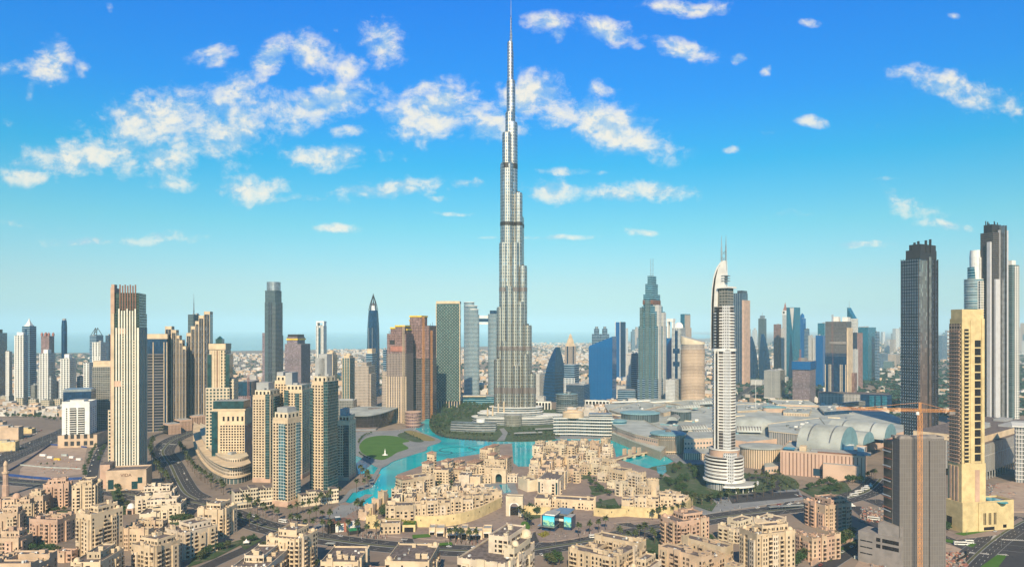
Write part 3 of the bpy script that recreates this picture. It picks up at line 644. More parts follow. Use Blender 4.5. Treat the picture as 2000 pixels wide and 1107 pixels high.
T = Tower('apartment_slab', 'dark blue glass slab rising behind the white gridded block', (123, 178, 188), 850, 764, 8, cat='building'); T.body('shaft', ['f_navyglass', 'roofg']); T.body('roof_beam', ['steel', 'steel'], T.h, T.h+4)
# low-rise street at far left
T0 = [(0, 28, 772), (30, 52, 776), (56, 76, 778), (80, 104, 780), (104, 122, 778)]
for i, (a, b, y) in enumerate(T0):
    T = Tower('terrace_block', 'low cream terrace block at far left, %s from the left picture edge' % nth(i), (a, (a+b)/2+4, b), y+18, y+1, 25, cat='building'); T.body('wall', ['f_creamteal', 'roofg']); T.plant(T.h, 2, hmax=3)
# white block
T = Tower('apartment_block', 'bright white block with dark balcony columns on a beige podium', (120, 174, 189), 872, 786, 14, cat='building')
ph = T.z(848); mats = ['white', 'roofg']
T.body('wall', mats, 0, T.h, (0, 1), (.05, 1)); T.parapet(T.h, 2, 'white', v=(.05, 1)); T.body('roof_house', mats, T.h-.1, T.h+4, (.25, .75), (.2, .8))
places = T.windows('F', 1, ph, T.h-4, 3.6, 2.0, 2.2, u=(.12, .22), v=(.05, 1)) + T.windows('R', 3, ph, T.h-4, 3.6, 2.2, 1.8, v=(.1, 1))
place_windows(T.root, places, 'void')
pl = T.windows('F', 1, ph, T.h-4, 3.6, T.w*.24, 2.5, u=(.28, .52), v=(.05, 1)) + T.windows('F', 1, ph, T.h-4, 3.6, T.w*.24, 2.5, u=(.58, .82), v=(.05, 1))
place_windows(T.root, pl, 'void', name='balcony_opening')
for uu in ((.28, .52), (.58, .82)): T.slabs([ph+3.6*k for k in range(int((T.h-4-ph)/3.6))], 'white', 0, 1.0, poly=rect((uu[0]-.5)*T.w, (uu[1]-.5)*T.w, -.5*T.d-.7, -.44*T.d), name='balcony_rail')
T.body('podium', ['beige', 'roof'], 0, ph, (-.10, 1.32), (-.10, 1.6))
place_windows(T.root, [(x*T.w, -.60*T.d-.02, 0, z, T.w*.13, 7) for x in (-.3, -.08, .14, .4, .62) for z in (3, 14)], 'dark', name='podium_grille')
# tall striped tower by the curved road
F_('f_striped', (.05, .075, .07), (.012, .04, .04), bw=3.2, fh=3.5, wu=(.05, .95), wv=(.2, .95), gm=.3)
T = Tower('striped_tower', 'tall cream tower with white vertical ribs and brown ribbed crown', (219, 272, 287), 930, 600, 12, cat='tower')
T.body('shaft', ['f_striped', 'roofg'], 0, T.z(612)); T.body('upper_shaft', ['f_striped', 'roof'], T.z(612), T.z(572), (.03, .98), (.05, .95))
T.body('side_pier', ['cream', 'cream'], 0, T.z(612), (-.02, .08), (-.03, .3)); T.body('crown_pier', ['pinkbeige', 'brown'], T.z(612), T.z(556), (-.02, .09), (-.03, .3)); T.fins('F', (.16,), 1.55, 1.3, 0, T.z(640), 'rib', 'rib'); T.body('pink_cap', ['pinkbeige', 'roof'], T.z(652), T.z(641), (.22, .5), (-.035, 0)); T.body('pink_cap', ['pinkbeige', 'roof'], T.z(754), T.z(743), (.1, .34), (-.045, 0)); T.body('side_shaft', ['pinkbeige', 'roof'], 0, T.z(562), (-.06, .0), (0, .9))
for i, t in enumerate((.26, .36, .46, .56, .66, .76, .86)):
    T.fins('F', (t,), 1.55, 1.3, 0, T.z(607 if i % 3 else 603), 'rib', 'rib')
    T.fins('F', (t,), 1.5, .9, T.z(606), T.z(556+(i % 2)*2), 'brown', 'crown_fin', (.03, .98), (.05, .95))
T.fins('F', (.96,), 2.4, 1.3, 0, T.z(640), 'rib', 'rib'); T.fins('R', (.15, .4, .65, .9), 2.0, 1.0, 0, T.z(640), 'rib', 'rib')
for t, y in ((.41, 640), (.81, 660)): T.slabs([3.5*k for k in range(3, int(T.z(y)/3.5))], 'paleb', 0, 1.2, poly=rect((t-.5)*T.w-1.5, (t-.5)*T.w+1.5, -.5*T.d-1.4, -.5*T.d+.5), name='balcony')
T.body('lower_slab', ['f_creamteal', 'roof'], 0, T.z(800), (-.22, -.06), (.2, 1.0))
Vt = T
T = Tower('hotel_podium', 'beige curved-fronted podium of the striped tower, with roof planting', (207, 285, 297), 955, 918, 10, cat='building')
T.body('wall', ['beige', 'roof'], 0, T.h); T.parapet(T.h, 1.5, 'beige'); T.body('side_hall', ['pinkbeige', 'roof'], 0, T.h+6, (-.25, 0), (.5, 1.3)); T.body('corner_bay', ['beige', 'roof'], 0, T.h+1, (.8, 1.02), (-.06, .4))
place_windows(T.root, [(-.38*T.w, -T.d/2-.02, 0, 2, 6, 11), (.22*T.w, -T.d/2-.02, 0, 1, 7, 9), (.36*T.w, -T.d*.56-.02, 0, 8, 5, 7)], 'tealglass', name='entrance_glazing')
cu = bpy.data.curves.new('hotel_lettering', 'FONT'); cu.body = 'VIDA'; cu.size = 5.2; cu.extrude = .15; cu.align_x = 'CENTER'
tmp = bpy.data.objects.new('hotel_lettering', cu); o = bpy.data.objects.new('hotel_lettering', bpy.data.meshes.new_from_object(tmp)); bpy.data.objects.remove(tmp); o.parent = T.root; o.location = (0, -T.d/2-.2, T.h-6.2); o.rotation_euler = (R(90), 0, 0); o.data.materials.clear(); o.data.materials.append(M['brown']); COL.objects.link(o)
# dark framed slab and stepped slabs on the curve
F_('f_darkbal', (.21, .19, .19), (.012, .02, .035), bw=40, fh=5.2, wu=None, wv=(.28, 1.0), gm=.2)
T = Tower('apartment_slab', 'dark navy slab with cream top frame beside the striped tower', (270, 326, 332), 842, 652, 4, d=22, cat='tower')
T.body('shaft', ['f_navyglass', 'roof'], 0, T.h-9); T.body('top_frame', ['cream', 'roof'], T.h-9, T.h, (0, 1.02), (-.02, 1))
for t0, t1, tp in ((.28, .5, 690), (.56, .88, 690)): T.body('balcony_stack', ['f_darkbal', 'roof'], 0, T.z(tp), (t0, t1), (-.06, 0))
T.fins('F', (.52, .9, 1.0), 1.3, 1.8, 0, T.z(668), 'cream', 'pier')
def steps(name, label, cols, yb, a, d, matw, matd):
    T = Tower(name, label, (cols[0][0], cols[-1][1], cols[-1][1]), yb, cols[0][2], a, d, 'tower')
    x0, x1 = cols[0][0], cols[-1][1]
    for i, (p, q, yt) in enumerate(cols):
        u0, u1 = (p-x0)/(x1-x0), (q-x0)/(x1-x0); v0 = .0 if i % 2 else .04
        T.body('slab', [matd, 'roof'], 0, T.z(yt+6), (u0, u1), (v0, 1)); T.body('top_frame', [matw, 'roof'], T.z(yt+6), T.z(yt), (u0, u1), (v0-.01, 1))
        T.fins('F', (.05, .95), .75, 1.0, 0, T.z(yt+1), matw, 'pier', (u0, u1), (v0, 1))
        T.fins('F', (.5,), .35, .6, 0, T.z(yt+7), matw, 'pier', (u0, u1), (v0, 1))
    return T
steps('stepped_slab', 'stepped pinkish slab group descending to the right, beside the dark navy slab', [(322, 335, 637), (335, 344, 644), (344, 350, 655), (350, 356, 664), (356, 363, 676)], 838, 6, 30, 'cream', 'f_darkgrid')
steps('stepped_slab', 'stepped dark slab group with cream frames, climbing to the right', [(364, 373, 650), (373, 381, 637), (381, 388, 627), (388, 398, 616), (398, 410, 608)], 832, 8, 30, 'cream', 'f_darkgrid')
T = simple('office_tower', 'grey tower with thin spire behind the stepped dark slabs', (367, 378, 390), 790, 614, 'f_dkslab', 25); mb = MB(); mb.tube((0, 0, T.h), (0, 0, T.z(590)), 1.8, 0, 6, .9); mb.tube((0, 0, T.z(590)), (0, 0, T.z(572)), .8, 0, 6, .2); mb.build('spire', 'steel', T.root)
# arcade under the stepped slabs
for i, (a, b, yb, yt) in enumerate(((330, 352, 846, 826), (352, 374, 840, 818), (374, 400, 834, 810))):
    T = Tower('arcade_podium', 'pale podium with tall pillars under the stepped slabs, %s of three' % ('nearest', 'middle', 'farthest')[i], (a, b, b), yb, yt, -25, 25, 'building'); T.body('wall', ['void', 'roofg'], 0, T.h-3); T.body('cornice', ['pinkbeige', 'roofg'], T.h-3, T.h, (-.01, 1.01), (-.03, 1.02)); T.fins('F', [k/8 for k in range(9)], 1.6, 1.2, 0, T.h-3, 'pinkbeige')
# cream tower with green glass and lantern
T = Tower('apartment_tower', 'cream tower with green glass strips and a green roof lantern', (404, 452, 462), 905, 672, 10, d=34, cat='tower')
T.body('shaft', ['f_creamteal', 'roofg'], 0, T.z(676), (.1, .75), (.0, 1)); T.body('wing', ['f_creamteal', 'roofg'], 0, T.z(756), (-.02, .95), (-.12, 1.0)); T.body('right_wing', ['f_creamteal', 'roofg'], 0, T.z(740), (.75, 1.08), (.1, .95))
T.body('glass_strip', ['tealglass', 'roofg'], 0, T.z(692), (.02, .2), (-.03, .6)); T.body('glass_strip', ['tealglass', 'roofg'], 0, T.z(692), (.77, .93), (-.03, .6)); T.body('crown', ['cream', 'roof'], T.z(682), T.z(671), (.08, .77), (-.04, 1))
T.fins('F', (.12, .3, .42, .58, .7, .9), 1.8, 1.0, 0, T.z(684), 'cream', 'pier', (.1, .75), (0, 1)); T.fins('F', (.48,), 5, .6, 0, T.z(684), 'brown', 'glass_strip', (.1, .75), (0, 1))
mb = MB(); mb.prism(T.r(.28, .55, .3, .7), T.z(671), T.z(662), 0, 0); mb.lathe([(T.w*.17, T.z(662)), (0, T.z(656))], (-.085)*T.w, 0, 4, 0, a0=R(45)); mb.build('roof_lantern', 'tealglass', T.root)
T = simple('site_building', 'unfinished block wrapped in blue sheeting under red crane, behind cream towers', (466, 490, 505), 860, 748, 'f_purplecon', 15); T.body('safety_screen', ['blueglass', 'roofg'], T.z(772), T.z(745), (-.03, 1.03), (-.03, 1.03)); cx = T
T = Tower('apartment_tower', 'cream gridded tower with dark green glass attic, above the curved podium', (417, 478, 491), 922, 800, 16, cat='tower')
T.body('wall', ['cream', 'roofg'], 0, T.h); T.body('attic', ['tealglass', 'roofg'], T.h, T.z(783), (-.02, .96), (.02, 1)); T.body('cornice', ['cream', 'roof'], T.h-.5, T.h+1.4, (-.04, 1.03), (-.04, 1.03))
T.body('glass_corner', ['tealglass', 'roofg'], 0, T.h-2, (-.05, .14), (-.05, .25)); T.body('glass_side', ['f_navyglass', 'roofg'], 0, T.z(830), (1.0, 1.02), (.0, .98))
place_windows(T.root, T.windows('F', 9, 10, T.h-16, 3.5, 2.2, 2.1, u=(.2, 1)) + T.windows('F', 5, T.h-15, T.h-8, 7, 2.6, 6, u=(.25, 1)), 'void')
# curved podium
mb = MB(); front = [P(x, y) for x, y in smooth([(380, 848), (378, 862), (380, 880), (388, 900), (402, 920), (420, 935), (445, 945), (472, 943), (490, 936)], 3, False)]
cen = (sum(p[0] for p in front)/len(front)+26, sum(p[1] for p in front)/len(front)+34)
F_('f_podium', (.60, .50, .38), (.10, .085, .07), bw=3.0, fh=4.2, wu=(.2, .8), wv=(.2, .85)); F_('f_shop', (.5, .42, .34), (.06, .09, .09), bw=5, fh=8, wu=(.12, .92), wv=(.02, .8))
cp = empty('curved_podium', (*cen, 0), 0, 'long curved cream podium sweeping along the bend of the road', 'building')
off = lambda k: [(p[0]-cen[0]+(cen[0]-p[0])*k, p[1]-cen[1]+(cen[1]-p[1])*k) for p in front]
def ringpoly(k0, k1): return off(k0)+list(reversed(off(k1)))
for nm, k0, k1, z0, z1, mt in (('shop_storey', 0, .75, 0, 8, 'f_shop'), ('wall', .03, .8, 8, 21, 'f_podium'), ('upper_wall', .16, .85, 21, 26, 'f_podium')):
    mb = MB(); q = ringpoly(k0, k1); mb.prism(q, z0, z1, 0, 1); mb.build(nm, [mt, 'paleb'], cp)
for z in (7.6, 20.6): mb = MB(); mb.prism(ringpoly(-.015, .3), z, z+1.1, 0, 0, True); mb.build('cornice', 'cream', cp)
for k in range(5):
    i = 2+k*4; p = off(.35)[min(i, len(front)-1)]; mb = MB(); mb.box(p[0], p[1], 26, 9, 6, 3, rot=k*.3); mb.build('roof_plant', 'roofg', cp)
# residential cluster
F_('f_tealcurve', (.16, .19, .18), (.008, .055, .065), bw=2.6, fh=3.3, wu=(.04, .97), wv=(.16, .97), gm=.1, gr=.1)
F_('f_blueframe', (.55, .58, .54), (.02, .12, .16), bw=3.2, fh=3.3, wu=(.08, .93), wv=(.12, .93), gm=.3)
def resid(label, x, yb, yt, a, nF=6, nR=4, box=None, glass=None, d=None, frame=None):
    T = Tower('apartment_tower', label, x, yb, yt, a, d, 'tower'); h = T.h; fh = 3.3
    T.body('wall', ['cream', 'roofg'], 0, h-7); T.body('attic', ['paleb', 'roofg'], h-7, h, (.08, .95), (.06, .94)); T.parapet(h-7, 1.2, 'cream')
    pl = T.windows('F', nF, 6, h-9, fh, min(2.1, T.w/nF*.62), 1.9) + T.windows('R', nR, 6, h-9, fh, min(2.1, T.d/nR*.62), 1.9)
    if glass:
        for (u, v, yy) in glass: T.body('glass_bay', ['f_tealcurve', 'roofg'], 5, T.z(yy) if yy else h-10, u, v)
    if frame:
        for (u, v) in frame: T.body('framed_bay', ['f_blueframe', 'roofg'], 8, h-12, u, v)
    bays = [] if not glass else glass
    place_windows(T.root, pl, 'void', 100)
    place_windows(T.root, T.windows('F', max(2, nF-2), h-6, h-1, 5, 2.4, 3.6, 'void', (.08, .95), (.06, .94)) + T.windows('R', max(2, nR-2), h-6, h-1, 5, 2.4, 3.6, 'void', (.08, .95), (.06, .94)), 'void', name='attic_window')
    T.fins('F', [k/ (nF) for k in range(0, nF+1, 2)], .5, .35, 4, h-8, 'paleb', 'pilaster')
    if box:
        for (u, v, t) in box: T.body('roof_screen', ['roofg', 'roofg'], h-.05, T.z(t), u, v)
    T.plant(h, 2, hmax=2.5)
    T.body('base_course', ['pinkbeige', 'roofg'], 0, 5.5, (-.02, 1.02), (-.02, 1.02))
    return T
resid('slim cream tower farthest back in the cream cluster, grey box on top', (537, 565, 582), 930, 734, 20, 5, 4, [((.0, .45), (.2, .8), 727)])
resid('cream tower with teal glass corner, second behind the widest cream tower', (557, 590, 608), 935, 752, 18, 6, 4, [((-.05, .35), (.1, .7), 728), ], [((.60, .85), (-.04, .3), None), ((-.04, .22), (-.05, .3), 762)])
resid('tallest cream tower of the cluster with curved teal glass right side', (609, 638, 657), 968, 735, 30, 5, 4, [((-.05, .6), (.4, .95), 700), ((.2, .75), (.4, .95), 692)], [((.80, 1.10), (-.04, 1.04), 745), ((-.08, .10), (-.06, .5), 758)])
resid('broad cream tower left in the cluster with grey roof screen', (494, 528, 549), 942, 762, 25, 6, 5, [((.0, .7), (.3, .8), 748)], [((.74, .97), (-.05, .3), 770), ((1.0, 1.05), (.3, .8), 775)])
resid('cream tower with blue framed glass bays, nearest to the palm-lined boulevard', (533, 562, 587), 990, 806, 38, 5, 5, [((.1, .8), (.2, .9), 797)], None, None, [((.42, .85), (-.05, .12)), ((.92, 1.05), (.62, .95))])
resid('short cream tower with teal glass front beside the lake', (660, 682, 695), 938, 812, 15, 5, 3, [((.0, .5), (.3, .9), 800)], [((.55, .97), (-.05, .3), 830)])
mb = MB(); T = Tower('terrace_houses', 'cream stepped terrace row left of the blue-framed tower', (458, 535, 542), 984, 948, -14, 20, 'building')
for k in range(5): T.body('wall', ['paleb', 'roof'], 0, T.h*(.85+.15*((k*7) % 3)/2), (k/5, k/5+.19), (.0+.08*(k % 2), .9)); T.body('shop_storey', ['paleb', 'roofg'], 0, 6, (k/5+.0, k/5+.2), (-.2, 0))
place_windows(T.root, [((u-.5)*T.w, -T.d*.5+(.08*T.d if int(u*5) % 2 else 0)-.05, 0, z, 1.6, 2) for u in [(k+.5)/15 for k in range(15)] for z in (8, 12, 16)], 'void')
place_windows(T.root, [((u-.5)*T.w, -T.d*.7-.02, 0, 1, 2.2, 3) for u in [(k+.5)/15 for k in range(15)]], 'void', name='shop_window')
T = Tower('terrace_houses', 'cream stepped terrace row right of the blue-framed tower', (588, 588, 662), 990, 962, 74, None, 'building', None, 14)
for k in range(5): T.body('wall', ['paleb', 'roof'], 0, T.h*(.8+.2*((k*5) % 3)/2), (.0+.15*(k % 2), 1), (k/5, k/5+.19))
place_windows(T.root, [(T.w/2+.05, (u-.5)*T.d, math.pi/2, z, 1.6, 2) for u in [(k+.5)/15 for k in range(15)] for z in (3, 7, 11)], 'void')
# middle distance
T = Tower('apartment_tower', 'very tall dark grey tower with grey cylinder top, behind the cream cluster', (517, 538, 552), 775, 570, 30, cat='skyscraper'); T.body('shaft', ['f_dkslab', 'roofg'], 0, T.z(590)); T.body('upper_shaft', ['f_dkslab', 'roofg'], T.z(590), T.z(567), (.02, .94), (.02, .94))
mb = MB(); mb.lathe([(T.w*.56, T.z(567)), (T.w*.56, T.z(550)), (0, T.z(549))], 0, 0, 20); mb.build('crown_drum', 'steel', T.root); T.fins('F', (.42, .62), 3.5, .9, 0, T.z(590), 'f_darkgrid', 'dark_strip')
T.slabs([T.z(775)+3.6*k for k in range(6, int(T.z(592)/3.6))][:95], 'conc', .7, .5, (.6, 1), (0, 1), name='balcony'); T.body('low_wing', ['f_purplecon', 'roof'], 0, T.z(650), (-.3, 0), (.1, .9)); T.body('low_wing', ['f_dkslab', 'roof'], 0, T.z(655), (.4, .9), (1.0, 1.25))
def site_tower(label, x, yb, yt, a, mat='f_purplecon', cat='building', screen=None):
    T = Tower('site_tower', label, x, yb, yt, a, None, cat); T.body('frame', [mat, 'conc'])
    n = min(60, int(T.h/3.4)); T.slabs([T.h*k/n for k in range(1, n+1)], 'conc', .55, .4)
    for k in range(10): mb = MB(); mb.tube((0, 0, 0), (0, 0, rnd.uniform(2, 5)), .25); mb.build('rebar_column', 'rust', T.root, ((rnd.random()-.5)*T.w*.9, (rnd.random()-.5)*T.d*.9, T.h))
    return T
T = site_tower('unfinished purple-grey tower with yellow formwork collar, behind the cream cluster', (556, 588, 606), 790, 672, 22)
T.body('core', ['f_purplecon', 'conc'], T.h, T.z(658), (.08, .72), (.1, .9)); T.body('formwork_deck', ['yellow', 'conc'], T.z(664), T.z(661), (.05, .76), (.06, .94)); T.body('core_top', ['dark', 'conc'], T.z(658), T.z(653), (.1, .7), (.15, .85))
T = simple('office_tower', 'slim white and blue tower with square portal top', (617, 632, 638), 742, 636, 'f_whitegrid', 15); T.body('glass_strip', ['blueglass', 'roofg'], 0, T.z(640), (.36, .64), (-.03, .2)); T.body('portal_post', ['white', 'white'], T.h, T.z(630), (0, .16), (.1, .9)); T.body('portal_post', ['white', 'white'], T.h, T.z(630), (.84, 1), (.1, .9)); T.body('portal_beam', ['white', 'white'], T.z(630), T.z(627), (-.02, 1.02), (.08, .92))
def capped(label, x, yb, yt, mat, capm, a=20):
    T = Tower('apartment_tower', label, x, yb, yt+9, a, None, 'tower'); T.body('shaft', [mat, 'roofg']); T.fins('F', (0.02, .35, .65, .98), 1.4, .8, 0, T.h, 'cream'); T.body('attic', [capm, capm], T.h, T.z(yt+4), (.12, .88), (.12, .88))
    mb = MB(); mb.lathe([(T.w*.3, T.z(yt+4)), (T.w*.28, T.z(yt+1)), (T.w*.1, T.z(yt)), (0, T.z(yt))], 0, 0, 12); mb.build('cap', capm, T.root); return T
capped('teal and cream tower with domed beige cap, right of the slim blue tower', (636, 650, 659), 805, 684, 'f_creamteal', 'cream')
capped('teal striped tower with beige cap, left of the stepped beige block', (668, 683, 693), 800, 690, 'f_tealgrid', 'cream')
T = simple('apartment_block', 'stepped beige gridded block behind the opera hall', (693, 720, 733), 808, 715, 'f_beigegrid', 18); T.body('shoulder', ['f_beigegrid', 'roofg'], 0, T.z(730), (1, 1.12), (.1, .9)); T.body('crown', ['f_beigegrid', 'roofg'], T.h, T.z(708), (.05, .8), (.1, .9))
T = simple('garage_block', 'low grey garage block at the foot of the teal towers', (600, 690, 700), 815, 782, 'f_greyslab', 10, 40)
# pointed tower
T = Tower('office_tower', 'dark blue bullet-shaped tower with open pointed lattice crown', (716, 733, 742), 775, 605, 25, cat='tower')
w = T.w*.66; mb = MB(); mb.lathe([(w, 0), (w, T.z(690)), (w*.93, T.z(640)), (w*.78, T.z(612)), (w*.72, T.z(606)), (0, T.z(606))], 0, 0, 8, 0, a0=R(22)); mb.build('shaft', ['f_navyglass'], T.root)
mb = MB()
for k in range(8):
    t = k*math.pi/4+R(22); c, s_ = math.cos(t), math.sin(t); zz = [T.z(606), T.z(596), T.z(585), T.z(575)]; rr = [w*.72, w*.55, w*.28, .3]
    for i in range(3): mb.tube((c*rr[i], s_*rr[i], zz[i]), (c*rr[i+1], s_*rr[i+1], zz[i+1]), .9, 0, 4)
mb.tube((0, 0, zz[2]), (0, 0, zz[3]+4), .7); mb.build('lattice_crown', 'dark', T.root); mb = MB(); mb.lathe([(w*.6, T.z(606)), (w*.5, T.z(597)), (w*.1, T.z(590))], 0, 0, 8, 0); mb.build('inner_cone', 'steel', T.root)
T.fins('F', (.3, .7), 1.6, 3.2, 0, T.z(640), 'steel', 'rib')
T = simple('apartment_tower', 'slim blue-grey tower with cream cap in front of the bullet-shaped tower', (715, 727, 736), 800, 690, 'f_bluestrip', 20); T.body('cap', ['cream', 'cream'], T.h, T.z(681), (.1, .9), (.1, .9))
simple('office_tower', 'narrow blue tower left of the unfinished twin towers', (748, 754, 757), 790, 682, 'f_bluestrip', 20); simple('apartment_block', 'low grey-pink block left of the unfinished twin towers', (746, 755, 760), 815, 725, 'f_beigegrid', 20)
# twin towers under construction
F_('f_twinlow', (.34, .27, .23), (.03, .03, .04), bw=3.2, fh=3.4, wu=(.25, .8), wv=(.15, .9), gr=.3)
def twin(label, x, yb, yt, low, steps_, lower, a):
    T = Tower('site_tower', label, x, yb, yt, a, None, 'skyscraper'); n = int(T.h/3.5)
    T.body('frame', ['f_pinkcon', 'conc'], T.z(low), T.h); T.body('clad_frame', [lower, 'conc'], 0, T.z(low), (-.01, 1.01), (-.01, 1.01))
    T.slabs([T.h-3.5*k for k in range(0, int((T.h-T.z(low))/3.5))], 'redconc', .6, .45)
    for i, (u, v, y0, y1) in enumerate(steps_): T.body('core', ['f_pinkcon', 'conc'], T.h-.1, T.z(y1), u, v); T.body('formwork_deck', ['yellow', 'conc'], T.z(y1)-2.0, T.z(y1)+1.2, (u[0]-.02, u[1]+.02), (v[0]-.03, v[1]+.03))
    for k in range(14): mb = MB(); mb.tube((0, 0, 0), (0, 0, rnd.uniform(3, 8)), .35); mb.build('rebar_column', 'dark', T.root, ((rnd.random()-.5)*T.w, (rnd.random()-.5)*T.d, T.h))
    return T
T1 = twin('left of two unfinished reddish towers, pale ribs over its lower half', (756, 793, 807), 826, 652, 690, [((.1, .45), (.2, .8), 0, 640), ((.4, .9), (.1, .9), 0, 636), ((.55, .95), (.3, .9), 0, 643)], 'f_twinlow', 20)
T1.fins('F', [k/8 for k in range(9)], 1.5, .9, 0, T1.z(735), 'cream', 'pier'); T1.body('dark_net', ['dark', 'conc'], T1.z(672), T1.z(664), (.15, .4), (-.03, .1)); T1.body('board_band', ['rust', 'conc'], T1.z(686), T1.z(676), (.2, .95), (-.04, .1))
T2 = twin('right of two unfinished reddish towers, dark checker cladding low down', (797, 838, 852), 818, 636, 700, [((.05, .6), (.1, .9), 0, 617), ((.0, .4), (.2, .8), 0, 625), ((.7, .98), (.2, .8), 0, 640)], 'f_checkdark', 20)
T = Tower('site_podium', 'round pink unfinished podium at the foot of the two reddish towers', (790, 812, 824), 836, 804, 25, cat='building')
for k in range(5): mb = MB(); mb.lathe([(T.w*.62, k*6), (T.w*.62, k*6+4.6), (0, k*6+4.7)], 0, 0, 24); mb.build('storey', 'f_pinkcon', T.root); mb = MB(); mb.lathe([(T.w*.66, k*6+4.7), (T.w*.66, k*6+5.9), (0, k*6+6)], 0, 0, 24); mb.build('storey_slab', 'pinkbeige', T.root)
def crane(label, px, yb, ytop, w, mat='orange', jib=None, yjib=None, Y=None, ang=0.0, jl=40, cl=12):
    if Y is None: X, Y = P(px, yb)
    X = (px-1000)*Y/F; h = zat(ytop, Y); c = empty('tower_crane', (X, Y, 0), ang, label, 'crane')
    mb = MB(); mb.truss((0, 0, 0), (0, 0, h), w, max(6, int(h/(w*1.6))), w*.11); mb.build('mast', mat, c)
    if jib:
        mb = MB(); mb.truss((-cl, 0, h+2), (jl, 0, h+2), w*.7, int((jl+cl)/3), w*.08); mb.build('jib', mat, c)
        mb = MB(); mb.box(-cl+2, 0, h-.5, 4, 2, 2.4); mb.build('counterweight', 'conc', c); mb = MB(); mb.box(1.8, 0, h-1.5, 2, 1.8, 2.4); mb.build('cab', 'white', c)
        mb = MB(); mb.truss((0, 0, h), (0, 0, h+8), w*.5, 4, w*.08); mb.tube((0, 0, h+8), (jl*.7, 0, h+2.8), .12); mb.tube((0, 0, h+8), (-cl*.8, 0, h+2.8), .12); mb.build('apex', mat, c)
    return c
Yc = T2.Y-5
crane('orange mast up the middle of the right reddish tower', 827, 0, 618, 3.4, Y=Yc); crane('orange mast on the right edge of the right reddish tower', 843, 0, 645, 3.0, Y=Yc+12); crane('pale mast up the middle of the left reddish tower', 788, 0, 634, 3.2, 'cream', Y=T1.Y-6)
crane('small red mast beside the blue sheeted block', 485, 0, 730, 2.4, 'rust', Y=cx.Y-12)
# ---------------------------------------------------------------- checker tower and the bridge twins
T = Tower('apartment_tower', 'green checker-fronted tower with slanting rounded roofline', (852, 898, 903), 796, 593, 6, 26, 'skyscraper')
F_('f_checker', (.13, .15, .14), (.02, .085, .085), bw=4.6, fh=3.75, wu=None, wv=(.2, .98), gm=.25)
N = 14; pts = [((k/N-.5)*T.w, -T.d/2-4.5*math.sin(math.pi*k/N)) for k in range(N+1)] + [(T.w/2, T.d/2), (-T.w/2, T.d/2)]
T.body('shaft', ['f_checker', 'roofg'], T.z(783), T.h, poly=pts); T.body('frame_top', ['cream', 'roofg'], T.h, T.z(588), poly=[(x*1.01, y*1.02) for x, y in pts])
M['panelg'] = plain('checker_panel', (.20, .23, .21), .6, var=.1); nb = 15; nf = int((T.h-T.z(783))/3.75); wpl = []
src = None
mbp = MB(); mbp.box(0, 0, 0, T.w/nb*.52, .9, 3.0); blk = None; cnt = 0; rest = MB()
for k in range(nf):
    for i in range(nb):
        if (i+k) % 2: continue
        t = (i+.5)/nb; x = (t-.5)*T.w; y = -T.d/2-4.5*math.sin(math.pi*t); z = T.z(783)+k*3.75+.3
        if cnt < 100 and k > nf-16:
            if blk is None: blk = mbp.build('checker_panel', 'panelg', T.root, (x, y, z))
            else: inst(blk, T.root, (x, y, z))
            cnt += 1
        else: rest.box(x, y, z, T.w/nb*.52, .9, 3.0)
tag(rest.build('checker_panel', 'panelg', T.root), kind='stuff')
for t in (0.0, 1.0): T.fins('F', (t,), 1.6, 1.2, 0, T.h, 'cream', 'edge_pier')
T.fins('F', [k/9 for k in range(1, 9)], 1.6, 4.5, 0, T.z(783), 'cream', 'leg')
T.body('lobby', ['f_navyglass', 'roofg'], 0, T.z(783), (.05, .95), (.1, .95))
F_('f_sky', (.50, .54, .54), (.03, .13, .20), bw=8, fh=3.7, wu=None, wv=(.3, .95), gm=.45, gr=.1)
a = Tower('bridge_tower', 'left of two banded blue towers joined by a sky bridge', (902, 926, 939), 772, 612, 30, cat='skyscraper')
pw = a.w*.62; 
for i, (t, sx, r) in enumerate(((590, -.25, .62), (597, 0, .7), (604, .2, .62), (614, .42, .5))): mb = MB(); mb.prism(circle(pw*r, 24, sx*pw*1.2, 0, 1, .8), 0, a.z(t), 0, 1); mb.build('rounded_bay', ['f_sky', 'roofg'], a.root)
for i, (t, sx, r) in enumerate(((590, -.25, .62), (597, 0, .7), (604, .2, .62))): mb = MB(); mb.prism(circle(pw*r*1.1, 24, sx*pw*1.2, 0, 1, .8), a.z(t)-.2, a.z(t)+1.2, 0, 0, True); mb.build('roof_rim', 'white', a.root)
b = Tower('bridge_tower', 'right of two banded blue towers joined by a sky bridge', (953, 966, 975), 772, 620, 30, cat='skyscraper')
mb = MB(); mb.prism(circle(b.w*.75, 24, 0, 0, 1, .9), 0, b.z(613), 0, 1); mb.build('rounded_shaft', ['f_sky', 'roofg'], b.root); mb = MB(); mb.prism(circle(b.w*.5, 16), b.z(613), b.z(606), 0, 1); mb.build('roof_house', ['f_navyglass', 'roofg'], b.root)
mb = MB(); Lb = (972-918)*a.Y/F
for z0, z1, mt in ((633, 629, 0), (628, 622, 1), (621, 616, 0)): mb.prism(rect(0, Lb, -8, 8), a.z(z0), a.z(z1), mt, 0, True)
mb.build('sky_bridge', ['white', 'f_navyglass'], a.root, (0, -2, 0), R(30))
for i, (x0, x1, y) in enumerate(((903, 965, 782),)):
    T = Tower('podium_block', 'low podium hall with pale curved canopy between the bridge twins', (x0, x1, x1), y+8, y-8, 0, 40, 'building'); T.body('wall', ['f_tealband', 'roofg']); T.body('canopy', ['paleb', 'roofg'], T.h, T.h+2.5, (-.02, .75), (-.15, .4))
